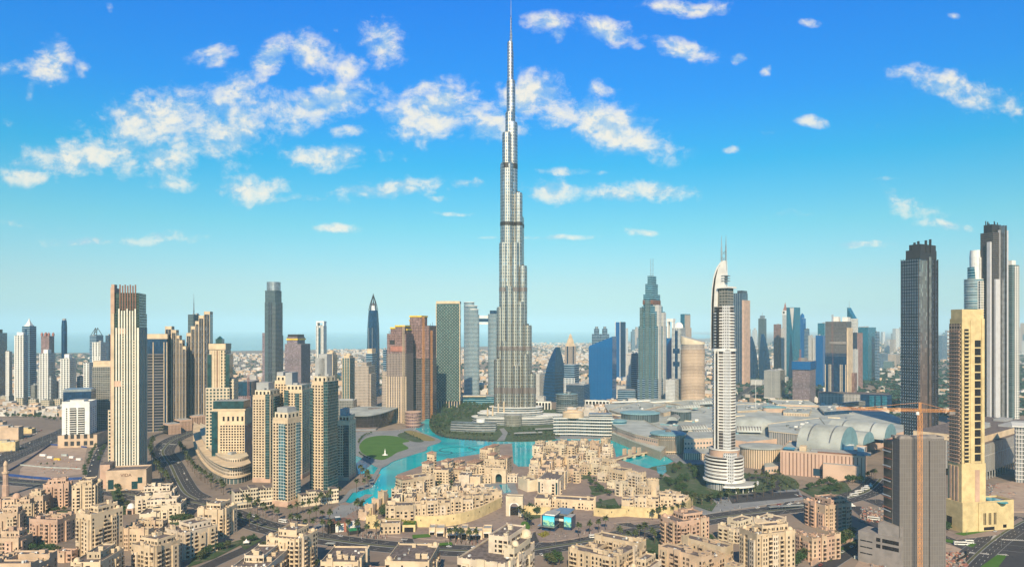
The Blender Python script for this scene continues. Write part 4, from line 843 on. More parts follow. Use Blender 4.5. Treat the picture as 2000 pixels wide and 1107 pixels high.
# sail-shaped blue block right of the supertall
def sail(label, x, yb, yt, a, cl, cr, mat, cat='tower'):
    """a slab whose two edges bow in to a point at the top"""
    T = Tower('glass_tower', label, x, yb, yt, a, None, cat); N = 14; mb = MB()
    def lv(t): k2 = 1-t**2.4*.7; p, q = (-.5+cl*t**2.8)*T.w, (.5-cr*t**2.8)*T.w; return [(p, -.5*k2*T.d), (q, -.5*k2*T.d), (q, .5*k2*T.d), (p, .5*k2*T.d)]
    for k in range(N): mb.prism(lv(k/N), T.h*k/N, T.h*(k+1)/N, 0, 1 if k == N-1 else None, poly1=lv((k+1)/N))
    mb.build('glass_shaft', [mat, 'roofg'], T.root); return T
T = sail('dark blue sail-shaped glass tower just right of the supertall tower', (1061, 1083, 1106), 785, 678, 34, .72, .22, 'f_navyglass')
T.slabs([T.h*k/18 for k in range(1, 11)], 'f_blueglass', .15, .8, name='floor_slab')
simple('office_block', 'blue block with white fins, right of the sail-shaped tower', (1102, 1122, 1131), 790, 712, 'f_bluestrip', 18).fins('F', [k/7 for k in range(8)], 1.4, .8, 0, 66, 'white')
T = Tower('hotel_tower', 'beige tower with pointed tiered crown behind the blue finned block', (1103, 1114, 1125), 765, 676, 40, None, 'tower'); T.body('shaft', ['f_beigegrid', 'cream']); T.fins('F', (.5,), 4, .7, 10, T.h, 'f_navyglass', 'glass_strip'); T.fins('R', (.5,), 4, .7, 10, T.h, 'f_navyglass', 'glass_strip')
mb = MB(); s_ = T.w*.5
mb.lathe([(s_*1.3, T.h), (s_*.95, T.z(668)), (s_*.8, T.z(664)), (s_*.5, T.z(660)), (s_*.4, T.z(656)), (0, T.z(651))], 0, 0, 4, 0, a0=R(45)); mb.build('tiered_crown', 'cream', T.root)
simple('office_block', 'pale blue block between the supertall and the sail-shaped tower', (1040, 1054, 1064), 780, 730, 'f_pale', 20); simple('office_block', 'small dark blue block under the white portico', (1106, 1140, 1152), 800, 752, 'f_darkblue', 15)
# slanted-roof blue tower
T = Tower('glass_tower', 'deep blue glass tower with roofline slanting up to the right', (1150, 1196, 1204), 790, 676, 14, None, 'tower'); top = lambda i: T.z((676, 657, 657, 676)[i])
mb = MB(); mb.prism(T.r(0, 1, 0, 1), 0, top, 0, 1); mb.build('glass_shaft', ['f_blueglass', 'roofg'], T.root); T.fins('F', [k/16 for k in range(17)], .35, .3, 0, T.z(678), 'f_navyglass', 'mullion')
T = Tower('portico_row', 'white arcaded portico at the foot of the blue slanted tower', (1130, 1190, 1194), 800, 782, 8, 12, 'arcade'); T.body('beam', ['white', 'roofg'], T.h-3, T.h); T.fins('F', [k/9 for k in range(10)], 2.2, 1, 0, T.h-3, 'white', 'pillar'); T.body('back_wall', ['void', 'roofg'], 0, T.h-3, (0, 1), (.3, 1))
T = Tower('portico_row', 'white arcaded portico below the sail-shaped tower', (1046, 1076, 1078), 800, 784, 4, 12, 'arcade'); T.body('beam', ['white', 'roofg'], T.h-3, T.h); T.fins('F', [k/5 for k in range(6)], 2.2, 1, 0, T.h-3, 'white', 'pillar'); T.body('back_wall', ['void', 'roofg'], 0, T.h-3, (0, 1), (.3, 1))
def cyl_pair(label, px, w, yb, yt):
    X, Y = P(px, yb); r = w*Y/F/2; t = empty('hotel_tower', (X, Y, 0), 0, label, 'tower', None)
    for dx, k, top in ((-.5, .55, 10), (.5, .55, 10), (0, .6, 0)): mb = MB(); z = zat(yt+top, Y); mb.lathe([(r*k, 0), (r*k, z), (0, z)], dx*r, -.2*r if dx == 0 else 0, 14); mb.build('rounded_shaft', 'f_bluestrip', t)
    mb = MB(); z = zat(yt, Y); mb.lathe([(r*.35, z), (r*.35, z+8), (0, z+8)], 0, -.2*r, 10); mb.build('roof_drum', 'steel', t)
cyl_pair('left of two small round-topped grey-blue towers behind the slanted blue tower', 1165, 17, 745, 642); cyl_pair('right of two small round-topped grey-blue towers behind the slanted blue tower', 1181, 17, 745, 642)
T = Tower('office_tower', 'slim bright blue tower with curved navy front and white edges', (1202, 1211, 1222), 746, 629, 35, None, 'tower'); T.body('shaft', ['f_blueglass', 'white']); T.body('navy_front', ['f_navyglass', 'white'], T.z(735), T.h+1, (1, 1.05), (.1, .9)); T.fins('F', (0.0, 1.0), 1.8, .8, 0, T.h+4, 'white', 'edge_pier')
simple('apartment_block', 'pale twin-gabled block left of the tall stepped hotel tower', (1222, 1232, 1236), 765, 695, 'f_pale', 20); simple('apartment_block', 'grey-blue block just left of the tall stepped hotel tower', (1233, 1243, 1248), 775, 690, 'f_bluestrip', 20)
# stepped hotel with twin masts
T = Tower('stepped_tower', 'blue-grey stepped tower with two thin masts on top', (1247, 1282, 1302), 790, 640, 25, None, 'skyscraper')
for (u0, u1, v0, v1, yt) in ((0, 1, 0, 1, 637), (.06, .94, .05, .95, 608), (.12, .84, .10, .9, 597), (.18, .72, .15, .85, 574), (.26, .62, .2, .8, 553), (.36, .56, .25, .75, 537)):
    T.body('stepped_shaft', ['f_tealband', 'roofg'], 0, T.z(yt), (u0, u1), (v0, v1))
for (u0, u1, yt) in ((.1, .24, 600), (.4, .6, 585), (.74, .9, 612)): T.body('front_bay', ['f_tealgrid', 'roofg'], 0, T.z(yt), (u0, u1), (-.05, .5))
for (v0, v1, yt) in ((.15, .4, 595), (.6, .85, 610)): T.body('side_bay', ['f_pale', 'roofg'], 0, T.z(yt), (.6, 1.05), (v0, v1))
T.fins('F', [k/12 for k in range(13)], .8, .9, 0, T.z(640), 'steel', 'pier'); T.body('mech_band', ['brown', 'roofg'], T.z(594), T.z(585), (.16, .74), (.13, .87)); T.body('podium_band', ['f_bluestrip', 'roofg'], 0, T.z(740), (-.03, 1.03), (-.04, 1.03))
for u in (.40, .52): mb = MB(); mb.tube((0, 0, 0), (0, 0, T.z(502)-T.z(540)), .9, 0, 6, .5); mb.build('mast', 'steel', T.root, ((u-.5)*T.w, 0, T.z(540)))
# cluster right of it
T = Tower('office_tower', 'blue tower with white arched portal crown behind the stepped tower', (1298, 1312, 1322), 765, 660, 20, None, 'tower'); T.body('shaft', ['f_blueglass', 'roofg']); T.body('crown_post', ['white', 'white'], T.h, T.z(623), (.1, .28), (.3, .7)); T.body('crown_post', ['white', 'white'], T.h, T.z(623), (.8, .98), (.3, .7)); T.body('crown_beam', ['white', 'white'], T.z(628), T.z(622), (.08, 1), (.28, .72))
T = Tower('office_tower', 'white and blue tower with cross-shaped window and rounded top', (1312, 1330, 1339), 770, 640, 15, None, 'tower'); T.body('shaft', ['f_whitestrip', 'white']); T.fins('F', (.5,), 8, .8, 20, T.h-8, 'f_navyglass', 'glass_strip'); mb = MB(); mb.lathe([(T.w*.5, T.h), (T.w*.45, T.z(634)), (T.w*.25, T.z(630)), (0, T.z(629))], 0, 0, 14, 0, sx=1, sy=.6); mb.build('rounded_top', 'white', T.root)
for y in (690, 715): T.fins('F', (.5,), T.w*.7, .9, T.z(y), T.z(y-9), 'f_navyglass', 'glass_band')
simple('office_tower', 'slim two-tone tower with beige side behind the cross-windowed tower', (1329, 1336, 1348), 755, 613, 'f_tealgrid', 45).body if 0 else None
T = Tower('office_tower', 'slim two-tone tower with beige side behind the cross-windowed tower', (1329, 1336, 1348), 755, 613, 45, None, 'tower'); T.body('shaft', ['f_teal', 'roofg']); T.body('beige_side', ['f_beigegrid', 'roofg'], 0, T.h-3, (1, 1.06), (.1, 1)); T.body('shoulder', ['f_beigegrid', 'roofg'], 0, T.z(640), (.3, 1.02), (1, 1.2))
simple('apartment_block', 'pale pinkish block between the stepped tower and the beige round tower', (1300, 1318, 1330), 795, 742, 'f_pale', 20)
T = Tower('garage_block', 'low striped garage block beside the freeway behind the mall', (1206, 1244, 1250), 785, 762, 10, 40, 'building'); T.body('wall', ['f_bluestrip', 'roofg'])
# beige round tower
X, Y = P(1353, 795); r = 23*Y/F; t = empty('hotel_tower', (X, Y, 0), 0, 'beige rounded tower with slanted cream roof screen, behind the mall', 'tower')
mb = MB(); q = circle(r, 36, 0, 0, 1, .8); mb.prism(q, 0, zat(682, Y), 0, 1); mb.build('shaft', ['f_beigecyl', 'roofg'], t); mb = MB(); mb.prism(circle(r*.96, 36, 0, 0, 1, .8), zat(682, Y), zat(672, Y), 0, 1); mb.build('loggia', ['f_beigegrid', 'roofg'], t)
mb = MB(); zt = lambda i: zat(668, Y)+(zat(655, Y)-zat(668, Y))*(.5-.5*math.cos(2*math.pi*i/36+.4)); mb.prism(circle(r*1.02, 36, 0, 0, 1, .8), zat(672, Y), zt, 0, 1); mb.build('roof_screen', ['paleb', 'roofg'], t)
src = None
for k in range(1, 38):
    z = zat(682, Y)*k/38
    if src is None: mb = MB(); mb.prism(circle(r*1.02, 36, 0, 0, 1, .8), 0, .9, 0, 0, True); src = mb.build('floor_band', 'beige', t, (0, 0, z))
    else: inst(src, t, (0, 0, z))
# the crescent-topped white hotel
T = Tower('crescent_tower', 'white balconied hotel tower with crescent-shaped top and two masts', (1387, 1423, 1441), 958, 680, 30, None, 'skyscraper'); D = T
F_('f_hotelw', (.70, .70, .68), (.06, .055, .055), bw=2.4, fh=3.5, wu=(.3, .75), wv=(.28, .8)); F_('f_hoteld', (.45, .42, .40), (.035, .03, .032), bw=30, fh=3.5, wu=None, wv=(.25, .98), gr=.2)
ell = lambda sx, sy, n=28, cx=0, cy=0: [(cx+sx*T.w*math.cos(2*math.pi*i/n), cy+sy*T.d*math.sin(2*math.pi*i/n)) for i in range(n)]
T.body('shaft', ['f_hoteld', 'roofg'], 0, T.z(683), poly=ell(.55, .55)); T.body('upper_shaft', ['f_hoteld', 'roofg'], T.z(683), T.z(598), poly=ell(.49, .49))
T.body('white_grid', ['f_hotelw', 'roofg'], 0, T.z(683), (.72, 1.0), (-.02, .75)); T.body('white_grid_upper', ['f_hotelw', 'roofg'], T.z(683), T.z(596), (.66, .94), (.02, .72))
T.body('dark_slot', ['dark', 'roof'], T.z(683), T.z(600), (.38, .50), (-.06, .2)); zs = [T.z(842)+3.5*k for k in range(int((T.z(684)-T.z(842))/3.5))]; T.slabs(zs, 'white', poly=ell(.585, .585), th=1.15, name='balcony_band')
zs = [T.z(683)+3.5*k for k in range(1, int((T.z(602)-T.z(683))/3.5))]; T.slabs(zs, 'white', poly=ell(.525, .525), th=1.15, name='balcony_band_upper')
T.body('ledge', ['white', 'roofg'], T.z(686), T.z(681), poly=ell(.60, .60)); T.body('dark_slot', ['dark', 'roof'], 0, T.z(690), (.345, .475), (-.12, .2)); T.body('white_blade', ['white', 'white'], 0, T.z(683), (.28, .36), (-.14, .25)); T.body('white_blade', ['white', 'white'], 0, T.z(683), (.46, .50), (-.12, .2))
T.body('attic', ['f_greyslab', 'roofg'], T.z(598), T.z(562), (.42, .86), (.15, .8)); T.body('attic_canopy', ['white', 'roofg'], T.z(562), T.z(559), (.36, .98), (.05, .9))
# crescent blade: outline in the plane of the front
cz = lambda y: T.z(y); e = T.w/54
L = [(-.30, 683), (-.30, 640), (-.29, 590), (-.26, 560), (-.20, 536), (-.10, 520), (.03, 510), (.14, 507)]; Rr = [(.14, 513), (.16, 540), (.14, 562), (-.06, 564), (-.08, 600), (-.10, 640), (-.10, 683)]; L, Rr = ([(.16+(u-.16)*1.6, y) for u, y in q] for q in (L, Rr))
def blade(name, mat, pl, y0, y1):
    mb = MB(); a_ = [(u*T.w, y0, cz(p)) for u, p in pl]; b_ = [(u*T.w, y1, cz(p)) for u, p in pl]
    mb.face(list(reversed(a_))); mb.face(b_)
    for i in range(len(pl)): j = (i+1) % len(pl); mb.face([a_[i], a_[j], b_[j], b_[i]])
    return mb.build(name, mat, T.root)
blade('crescent_blade', 'white', L+Rr, -T.d*.30, T.d*.10)
In = [(-.265, 683), (-.265, 640), (-.25, 590), (-.22, 562), (-.165, 541), (-.08, 526), (.02, 516), (-.05, 523), (-.12, 540), (-.165, 562), (-.19, 592), (-.20, 640), (-.20, 683)]
In = [(.16+(u-.16)*1.6, y) for u, y in In]; blade('dark_crescent', 'dark', In, -T.d*.30-.6, -T.d*.30+.3)
for k in range(3): mb = MB(); mb.box(.15*T.w, -T.d*.1, T.z(548-k*5), 7, T.d*.44, .8, rot=.1); mb.build('louvre', 'steel', T.root)
for u in (-.13, .11): mb = MB(); mb.tube((u*T.w, 0, T.z(560)), (u*T.w, 0, T.z(480)), 1.1, 0, 6, .9); mb.tube((u*T.w, 0, T.z(480)), (u*T.w, 0, T.z(456)), .7, 0, 6, .15); mb.build('mast', 'steel', T.root)
mb = MB()
for y in (508, 496): mb.tube((-.13*T.w, 0, T.z(y)), (.11*T.w, 0, T.z(y-10)), .25); mb.tube((.11*T.w, 0, T.z(y)), (-.13*T.w, 0, T.z(y-10)), .25)
mb.build('mast_brace', 'steel', T.root)
# its round podium
T.body('podium_drum', ['f_hoteld', 'roofg'], 11, T.z(893), poly=ell(.93, .93, 44)); zs = [11+4.0*k for k in range(int((T.z(893)-11)/4.0)+1)]; T.slabs(zs, 'white', poly=ell(.97, .97, 44), th=1.6, name='podium_band')
T.body('upper_drum', ['pinkbeige', 'roofg'], T.z(893), T.z(880), poly=ell(.74, .74, 40)); T.body('terrace', ['white', 'roofg'], T.z(880), T.z(878), poly=ell(.77, .77, 40)); T.body('grid_face', ['f_hotelw', 'roofg'], 11, T.z(884), (.86, 1.30), (-.26, .3))
F_('f_entrance', (.60, .62, .60), (.20, .21, .21), bw=2.4, fh=12, wu=(.1, .9), wv=(.05, .95)); T.body('entrance_wall', ['f_entrance', 'roofg'], 0, 10, poly=ell(.88, .88, 40)); T.slabs([9.6], 'white', poly=ell(1.04, 1.04, 44), th=1.8, name='skirt_roof')
mb = MB(); rr = T.w
for k in range(14):
    t0 = -R(62)+k*R(7.0); t1 = t0+R(6.2); p = lambda q, m: (m*rr*math.cos(q), m*rr*math.sin(q)*T.d/T.w)
    mb.prism([p(t0, .95), p(t0, 1.62), p(t1, 1.62), p(t1, .95)], 8, 9, 0, 0, True)
mb.build('entrance_canopy', 'roofg', T.root)
mb = MB(); mb.prism([(1.66*rr*math.cos(-R(64)+k*R(2)), 1.66*T.d*math.sin(-R(64)+k*R(2))) for k in range(51)]+[(1.60*rr*math.cos(-R(64)+k*R(2)), 1.60*T.d*math.sin(-R(64)+k*R(2))) for k in reversed(range(51))], 7.6, 9.6, 0, 0, True); mb.build('canopy_rim', 'white', T.root)
for k in range(7): t = -R(55)+k*R(15); mb = MB(); mb.tube((0, 0, 0), (0, 0, 8), .5); mb.build('canopy_post', 'white', T.root, (1.45*rr*math.cos(t), 1.45*T.d*math.sin(t), 0))
# right half skyline
T = Tower('office_tower', 'dark twin-shaft tower with pink side wall behind the crescent-topped tower', (1426, 1452, 1463), 752, 572, 22, None, 'skyscraper'); T.body('shaft', ['f_darkblue', 'roof'], 0, T.h, (0, .9), (0, 1)); T.body('shaft_top', ['f_darkgrid', 'roof'], T.h, T.z(567), (.5, .9), (.1, .9)); T.body('pink_flank', ['pinkbeige', 'pinkbeige'], 0, T.z(586), (.9, 1.06), (-.02, 1.05)); T.fins('F', [.1, .3, .45, .6, .8], 1.6, .8, 0, T.h, 'steel', 'pier', (0, .9), (0, 1))
sail('left of two sail-shaped dark towers with white tips', (1461, 1471, 1481), 742, 657, 30, .08, .85, 'f_navyglass'); sail('right of two sail-shaped dark towers with white tips', (1482, 1493, 1505), 742, 652, 30, .08, .85, 'f_navyglass')
T = simple('office_tower', 'slim grey tower with antenna behind the white-tipped sail towers', (1481, 1491, 1497), 722, 622, 'f_dkslab', 25); T.body('roof_house', ['steel', 'roofg'], T.h, T.z(616), (.2, .8), (.2, .8)); mb = MB(); mb.tube((0, 0, T.h), (0, 0, T.z(610)), .8); mb.build('antenna', 'steel', T.root)
simple('office_tower', 'pinkish slab left of the clock tower', (1511, 1519, 1526), 735, 633, 'f_pinkcon', 30); simple('office_tower', 'pale slab just left of the clock tower', (1525, 1533, 1538), 735, 642, 'f_pale', 25)
T = Tower('clock_tower', 'white clock tower with pointed dark roof on the skyline', (1528, 1534, 1539), 728, 615, 30, None, 'tower'); T.body('shaft', ['f_pale', 'roofg']); T.body('clock_stage', ['white', 'roofg'], T.h, T.z(606), (-.06, 1.06), (-.06, 1.06)); mb = MB(); mb.lathe([(T.w*.7, T.z(606)), (T.w*.35, T.z(600)), (0, T.z(589))], 0, 0, 4, 0, a0=R(45)); mb.build('pointed_roof', 'rust', T.root)
mb = MB(); mb.lathe([(T.w*.34, 0), (0, .05)], 0, 0, 16); o = mb.build('clock_face', 'dark', T.root, (0, -T.d*.57, T.z(610))); o.rotation_euler = (R(90), 0, 0)
T = Tower('glass_tower', 'angular blue-green glass tower with folded triangular faces', (1536, 1551, 1563), 742, 600, 30, None, 'tower'); T.body('shaft', ['f_teal', 'roofg'])
def tri(pts, mat, nm='folded_face'): mb = MB(); y = -T.d/2; mb.face([((u-.5)*T.w, y-.6, T.z(p)) for u, p in pts]); mb.face([((u-.5)*T.w, y+.2, T.z(p)) for u, p in reversed(pts)]); return mb.build(nm, mat, T.root)
tri([(.2, 742), (1.0, 742), (.6, 650)], 'f_navyglass'); tri([(.45, 601), (1, 601), (.8, 645)], 'f_pale')
T = simple('office_tower', 'blue tower with arched top just right of the folded glass tower', (1560, 1568, 1574), 735, 622, 'f_blueglass', 25); mb = MB(); mb.lathe([(T.w*.55, T.h), (T.w*.45, T.z(615)), (0, T.z(611))], 0, 0, 12, 0, sx=1, sy=.5); mb.build('arched_top', 'f_blueglass', T.root)
simple('office_tower', 'slim blue-grey tower two places right of the folded glass tower', (1571, 1577, 1581), 735, 642, 'f_bluestrip', 25); simple('apartment_tower', 'pale twin-peaked tower left of the tall blue slab', (1577, 1583, 1588), 735, 655, 'f_pale', 25); simple('apartment_tower', 'small pale tower touching the tall blue slab', (1587, 1591, 1595), 735, 660, 'f_pale', 25)
simple('office_tower', 'tall teal slab behind the grey construction tower', (1597, 1610, 1616), 735, 631, 'f_teal', 15); T = simple('office_tower', 'dark blue slab left of the grey construction tower', (1593, 1607, 1613), 755, 655, 'f_blueglass', 20)
T = simple('office_block', 'grey gridded office block with white canopy beside the freeway', (1493, 1523, 1533), 783, 724, 'f_greyslab', 14); T.fins('F', [k/14 for k in range(15)], 1.6, .8, 6, T.h, 'roofg', 'pier'); T.body('canopy', ['white', 'white'], 7, 9, (.05, .7), (-.2, 0)); T.body('podium', ['f_beigegrid', 'roofg'], 0, 9, (-.05, 1.1), (-.1, 1.1))
T = site_tower('unfinished purple block topped with bright blue screens', (1548, 1582, 1593), 790, 722, 14); T.body('safety_screen', ['f_blueglass', 'conc'], T.z(722), T.z(706), (-.04, 1.04), (-.04, 1.04)); T.body('core', ['conc', 'conc'], T.h, T.z(700), (.2, .6), (.3, .8)); crane('red mast over the blue-screened unfinished block', 1563, 0, 682, 3, 'rust', Y=T.Y+20)
F_('f_cons', (.14, .13, .13), (.05, .06, .075), bw=3.4, fh=3.5, wu=(.12, .88), wv=(.18, .9), gr=.4)
T = Tower('site_tower', 'grey unfinished tower with blue glass lower half and cream flank', (1612, 1654, 1663), 782, 628, 14, None, 'skyscraper'); T.body('open_frame', ['f_cons', 'conc'], T.z(690), T.h); T.body('glass_shaft', ['f_navyglass', 'conc'], 0, T.z(690), (-.01, 1.0), (-.01, 1)); T.body('cream_flank', ['cream', 'cream'], 0, T.z(640), (1.0, 1.06), (-.02, 1.02)); T.fins('F', (.0, .18, .26, .7, .78, .95), 1.6, .9, 0, T.z(712), 'paleb', 'pier')
T.slabs([T.h-3.6*k for k in range(26)], 'conc', .6, .5, (0, 1.0)); T.body('belt', ['conc', 'conc'], T.z(672), T.z(667), (.2, 1.02), (-.03, .5)); T.body('water_tank', ['white', 'white'], T.h+.1, T.z(618), (.3, .55), (.3, .7)); T.body('roof_core', ['white', 'white'], T.h+.1, T.z(619), (.75, 1), (.2, .8)); crane('short red mast on the roof of the grey unfinished tower', 1626, 0, 614, 3, 'rust', Y=T.Y+22)
T = Tower('office_tower', 'white tower with sharp curved spire behind the grey unfinished tower', (1652, 1664, 1676), 752, 622, 30, None, 'tower'); T.body('shaft', ['f_whitegrid', 'white']); mb = MB(); a_ = T.r(.0, 1, .2, .8); mb.face([(a_[0][0], a_[0][1], T.h), (a_[1][0], a_[1][1], T.h), (a_[0][0], a_[0][1], T.z(600))]); mb.face([(a_[1][0], a_[1][1], T.h), (a_[2][0], a_[2][1], T.h), (a_[3][0], a_[3][1], T.z(600)), (a_[0][0], a_[0][1], T.z(600))]); mb.face([(a_[2][0], a_[2][1], T.h), (a_[3][0], a_[3][1], T.h), (a_[3][0], a_[3][1], T.z(600))]); mb.face([(a_[3][0], a_[3][1], T.h), (a_[0][0], a_[0][1], T.h), (a_[0][0], a_[0][1], T.z(600)), (a_[3][0], a_[3][1], T.z(600))]); mb.build('curved_crown', 'f_teal', T.root); mb = MB(); mb.tube((a_[0][0]+1, 0, T.z(606)), (a_[0][0]+1, 0, T.z(585)), 1, 0, 5, .2); mb.build('spire', 'steel', T.root)
T = simple('office_tower', 'brown and dark slab right of the cream-flanked tower', (1664, 1674, 1685), 758, 650, 'f_pinkcon', 45); T.body('dark_face', ['f_darkblue', 'roof'], 0, T.h+1, (0, 1), (-.03, 0)); simple('apartment_tower', 'low pale tower in front of the brown slab', (1660, 1670, 1676), 765, 682, 'f_pale', 30)
T = simple('office_tower', 'broad bright blue slab with stepped right end, on the right skyline', (1676, 1695, 1711), 745, 639, 'f_teal', 20); simple('office_tower', 'slim blue-grey tower right of the broad bright blue slab', (1709, 1713, 1718), 745, 648, 'f_bluestrip', 20)
simple('site_building', 'pink unfinished stub with teal screen under the cream-flanked tower', (1662, 1670, 1674), 780, 728, 'f_pinkcon', 20); simple('office_block', 'low blue-grey block in the green quarter on the right', (1712, 1722, 1734), 722, 690, 'f_bluestrip', 20); simple('apartment_block', 'long low grey-pink block in the green quarter on the right', (1722, 1750, 1758), 716, 692, 'f_beigegrid', 10); simple('office_tower', 'small blue tower between the dark ribbed tower and cream tower', (1833, 1840, 1850), 705, 655, 'f_bluestrip', 20)
simple('exhibition_hall', 'long low greenish hall in the trees on the right', (1710, 1742, 1747), 722, 706, 'f_tealgrid', 10)
# hazy far skyline
r2 = random.Random(3)
for i in range(46):
    px = r2.choice([r2.uniform(1712, 1765), r2.uniform(1830, 1855), r2.uniform(1985, 2010), r2.uniform(1380, 1640), r2.uniform(1205, 1250), r2.uniform(1380, 1480)]); Yd = r2.uniform(5200, 9000); X = (px-1000)*Yd/F; hh = r2.uniform(60, 190)
    if i % 4 == 0: hh *= 1.25
    o = MB(); w_ = r2.uniform(22, 40); o.box(0, 0, 0, w_, w_, hh); 
    if i % 2: o.box(w_*.1, 0, hh, w_*.5, w_*.5, hh*.12)
    o = o.build('distant_tower', ['f_pale', 'f_bluestrip', 'f_beigegrid'][i % 3], None, (X, Yd, 0), r2.uniform(0, 1)); tag(o, 'small hazy tower on the far skyline right of the centre', 'tower', 'hazy towers of the far skyline')
# ---------------------------------------------------------------- the right-hand group
T = Tower('ribbed_tower', 'dark ribbed tower with black stepped crown, left of the yellow-cream tower', (1760, 1797, 1831), 852, 506, 32, None, 'skyscraper')
F_('f_bronze', (.14, .10, .09), (.62, .50, .42), bw=4.2, fh=7, wu=(.30, .96), wv=(.03, .99), gm=1.6, gr=.13, wr=.3, jit=.02)
T.body('shaft', ['f_darkgrid', 'roof'], 0, T.h, (0, 1), (0, 1)); T.body('glass_corner', ['f_bronze', 'roof'], 0, T.z(508), (.93, 1.02), (-.02, .40)); T.body('crown', ['dark', 'dark'], T.h, T.z(487), (.22, .98), (.03, .97)); T.body('crown_upper', ['dark', 'dark'], T.z(487), T.z(476), (.5, .97), (.06, .94)); T.body('glass_flank', ['f_bronze', 'dark'], 0, T.z(500), (.99, 1.03), (.5, .62))
T.fins('F', [k/8 for k in range(9)], .5, 1.3, 0, T.h+2, 'f_bluestrip', 'rib'); src = None
for i, t in enumerate((.06, .18, .31, .43, .56, .68, .81)): T.slabs([T.h*k/44 for k in range(4, 44)], 'dim', 0, .8, poly=rect((t-.5)*T.w-1.4, (t-.5)*T.w+1.6, -T.d/2-1.2, -T.d/2+.2), name='balcony')
for v in (.72, .9): T.slabs([T.h*k/44 for k in range(4, 44)], 'dim', 0, .8, poly=rect(T.w/2-.2, T.w/2+1.4, (v-.5)*T.d-2.4, (v-.5)*T.d+2.4), name='balcony')
T.fins('R', (.45, .64, .82, 1.0), 1.4, 1.3, 0, T.h+2, 'dark', 'rib')
for i, (u, v, y) in enumerate(((.4, .1, 476), (.62, .1, 472), (.82, .1, 470), (.98, .35, 468), (.98, .6, 465))): mb = MB(); mb.box(0, 0, 0, 3.5, 2, T.z(y)-T.z(492)); mb.build('crown_fin', 'dark', T.root, ((u-.5)*T.w, (v-.5)*T.d, T.z(492)))
# black and white tower
T = Tower('stepped_tower', 'black and white stepped tower, tallest at the right edge', (1912, 1938, 1968), 838, 470, 38, None, 'skyscraper')
F_('f_blackwin', (.10, .09, .09), (.015, .015, .02), bw=2.2, fh=3.6, wu=(.1, .75), wv=(.2, .9), gm=.3)
T.body('black_shaft', ['f_blackwin', 'dark'], 0, T.z(453), (.05, .98), (.05, .95)); T.body('crown', ['dark', 'dark'], T.z(453), T.z(437), (.18, .80), (.15, .75)); M['greywhite'] = plain('grey_white_panel', (.55, .55, .56), .5, var=.05); T.body('white_pier', ['greywhite', 'white'], 0, T.z(472), (.66, .90), (-.06, .3)); T.body('white_flank', ['greywhite', 'white'], 0, T.z(448), (.9, 1.06), (.45, 1.0)); T.body('white_pier_low', ['greywhite', 'white'], 0, T.z(545), (1.0, 1.12), (.12, .42)); T.body('black_slot', ['f_darkblue', 'dark'], 0, T.z(498), (1.0, 1.10), (.47, .62)); T.body('white_pier_low', ['greywhite', 'white'], 0, T.z(545), (1.0, 1.14), (.68, .90)); T.body('white_side', ['white', 'white'], 0, T.z(500), (-.08, .12), (.0, .5))
T.fins('R', (.48, .63), 1.2, 9, 0, T.z(440), 'steel', 'rail_fin'); 
for k in range(9): mb = MB(); mb.box(0, 0, 0, 1.2, 1.2, rnd.uniform(4, 9)); mb.build('crown_fin', 'dark', T.root, ((rnd.uniform(.2, .78)-.5)*T.w, (rnd.uniform(.17, .73)-.5)*T.d, T.z(438)))
T = Tower('apartment_tower', 'teal curved tower with white sail crest behind the yellow-cream tower', (1880, 1908, 1928), 836, 545, 35, None, 'skyscraper')
el = lambda k, n=28: [(k*T.w*.62*math.cos(2*math.pi*i/n), k*T.d*.62*math.sin(2*math.pi*i/n)) for i in range(n)]
T.body('rounded_shaft', ['f_tealband', 'roofg'], 0, T.h, poly=el(1)); T.body('back_shaft', ['f_tealband', 'roofg'], 0, T.z(520), poly=[(x*.8-.1*T.w, y*.8+.25*T.d) for x, y in el(1)]); mb = MB(); mb.lathe([(T.w*.40, T.z(546)), (T.w*.42, T.z(500)), (T.w*.38, T.z(487)), (0, T.z(486))], 0, T.d*.15, 20, 0); mb.build('sail_crest', 'white', T.root); T.body('white_grid', ['f_whitegrid', 'roofg'], 0, T.h-4, (.75, 1.18), (.1, .7)); T.slabs([T.h-4*k for k in range(0, 14)], 'white', poly=el(1.04), th=.8, name='balcony_band')
T = Tower('apartment_tower', 'white-edged teal tower at the far right edge beside the black tower', (1960, 1977, 1990), 832, 517, 35, None, 'skyscraper'); T.body('shaft', ['f_tealgrid', 'roofg']); T.body('white_grid', ['f_whitegrid', 'roofg'], 0, T.h-2, (.85, 1.05), (.3, 1.02)); T.slabs([T.h*k/70 for k in range(1, 70)], 'roofg', .4, .45, name='balcony'); T.body('roof_house', ['white', 'roofg'], T.h, T.z(508), (.2, .8), (.2, .8))
# yellow-cream tower
M['warm'] = plain('warm_cream_render', (.66, .52, .27), .7, var=.12)
T = Tower('cream_tower', 'yellow-cream tower with square window strip and stacked left balconies', (1855, 1879, 1922), 1036, 622, 52, None, 'skyscraper'); zb = T.z(905)
T.body('shaft', ['warm', 'roof'], zb, T.h, (0, 1), (0, 1)); T.body('crown', ['warm', 'roof'], T.h, T.z(608), (.1, 1.0), (0, .98)); T.parapet(T.z(608), 2, 'warm', (.1, 1.0), (0, .98)); T.body('shaft_base', ['warm', 'roof'], 0, zb, (-.06, 1.06), (-.05, 1.04)); T.body('front_pier', ['warm', 'roof'], zb, T.z(626), (1.0, 1.04), (.36, .55)); T.body('front_pier', ['warm', 'roof'], zb, T.z(622), (1.0, 1.04), (.88, 1.0))
nfl = int((T.z(640)-zb)/3.6); zz = [zb+3.6*k for k in range(nfl)]
place_windows(T.root, [(T.w/2+.03, (.71-.5)*T.d, math.pi/2, zb+2+k*7.6, T.d*.28, 6.4) for k in range(int((T.z(640)-zb-6)/7.6))], 'void', name='square_window')
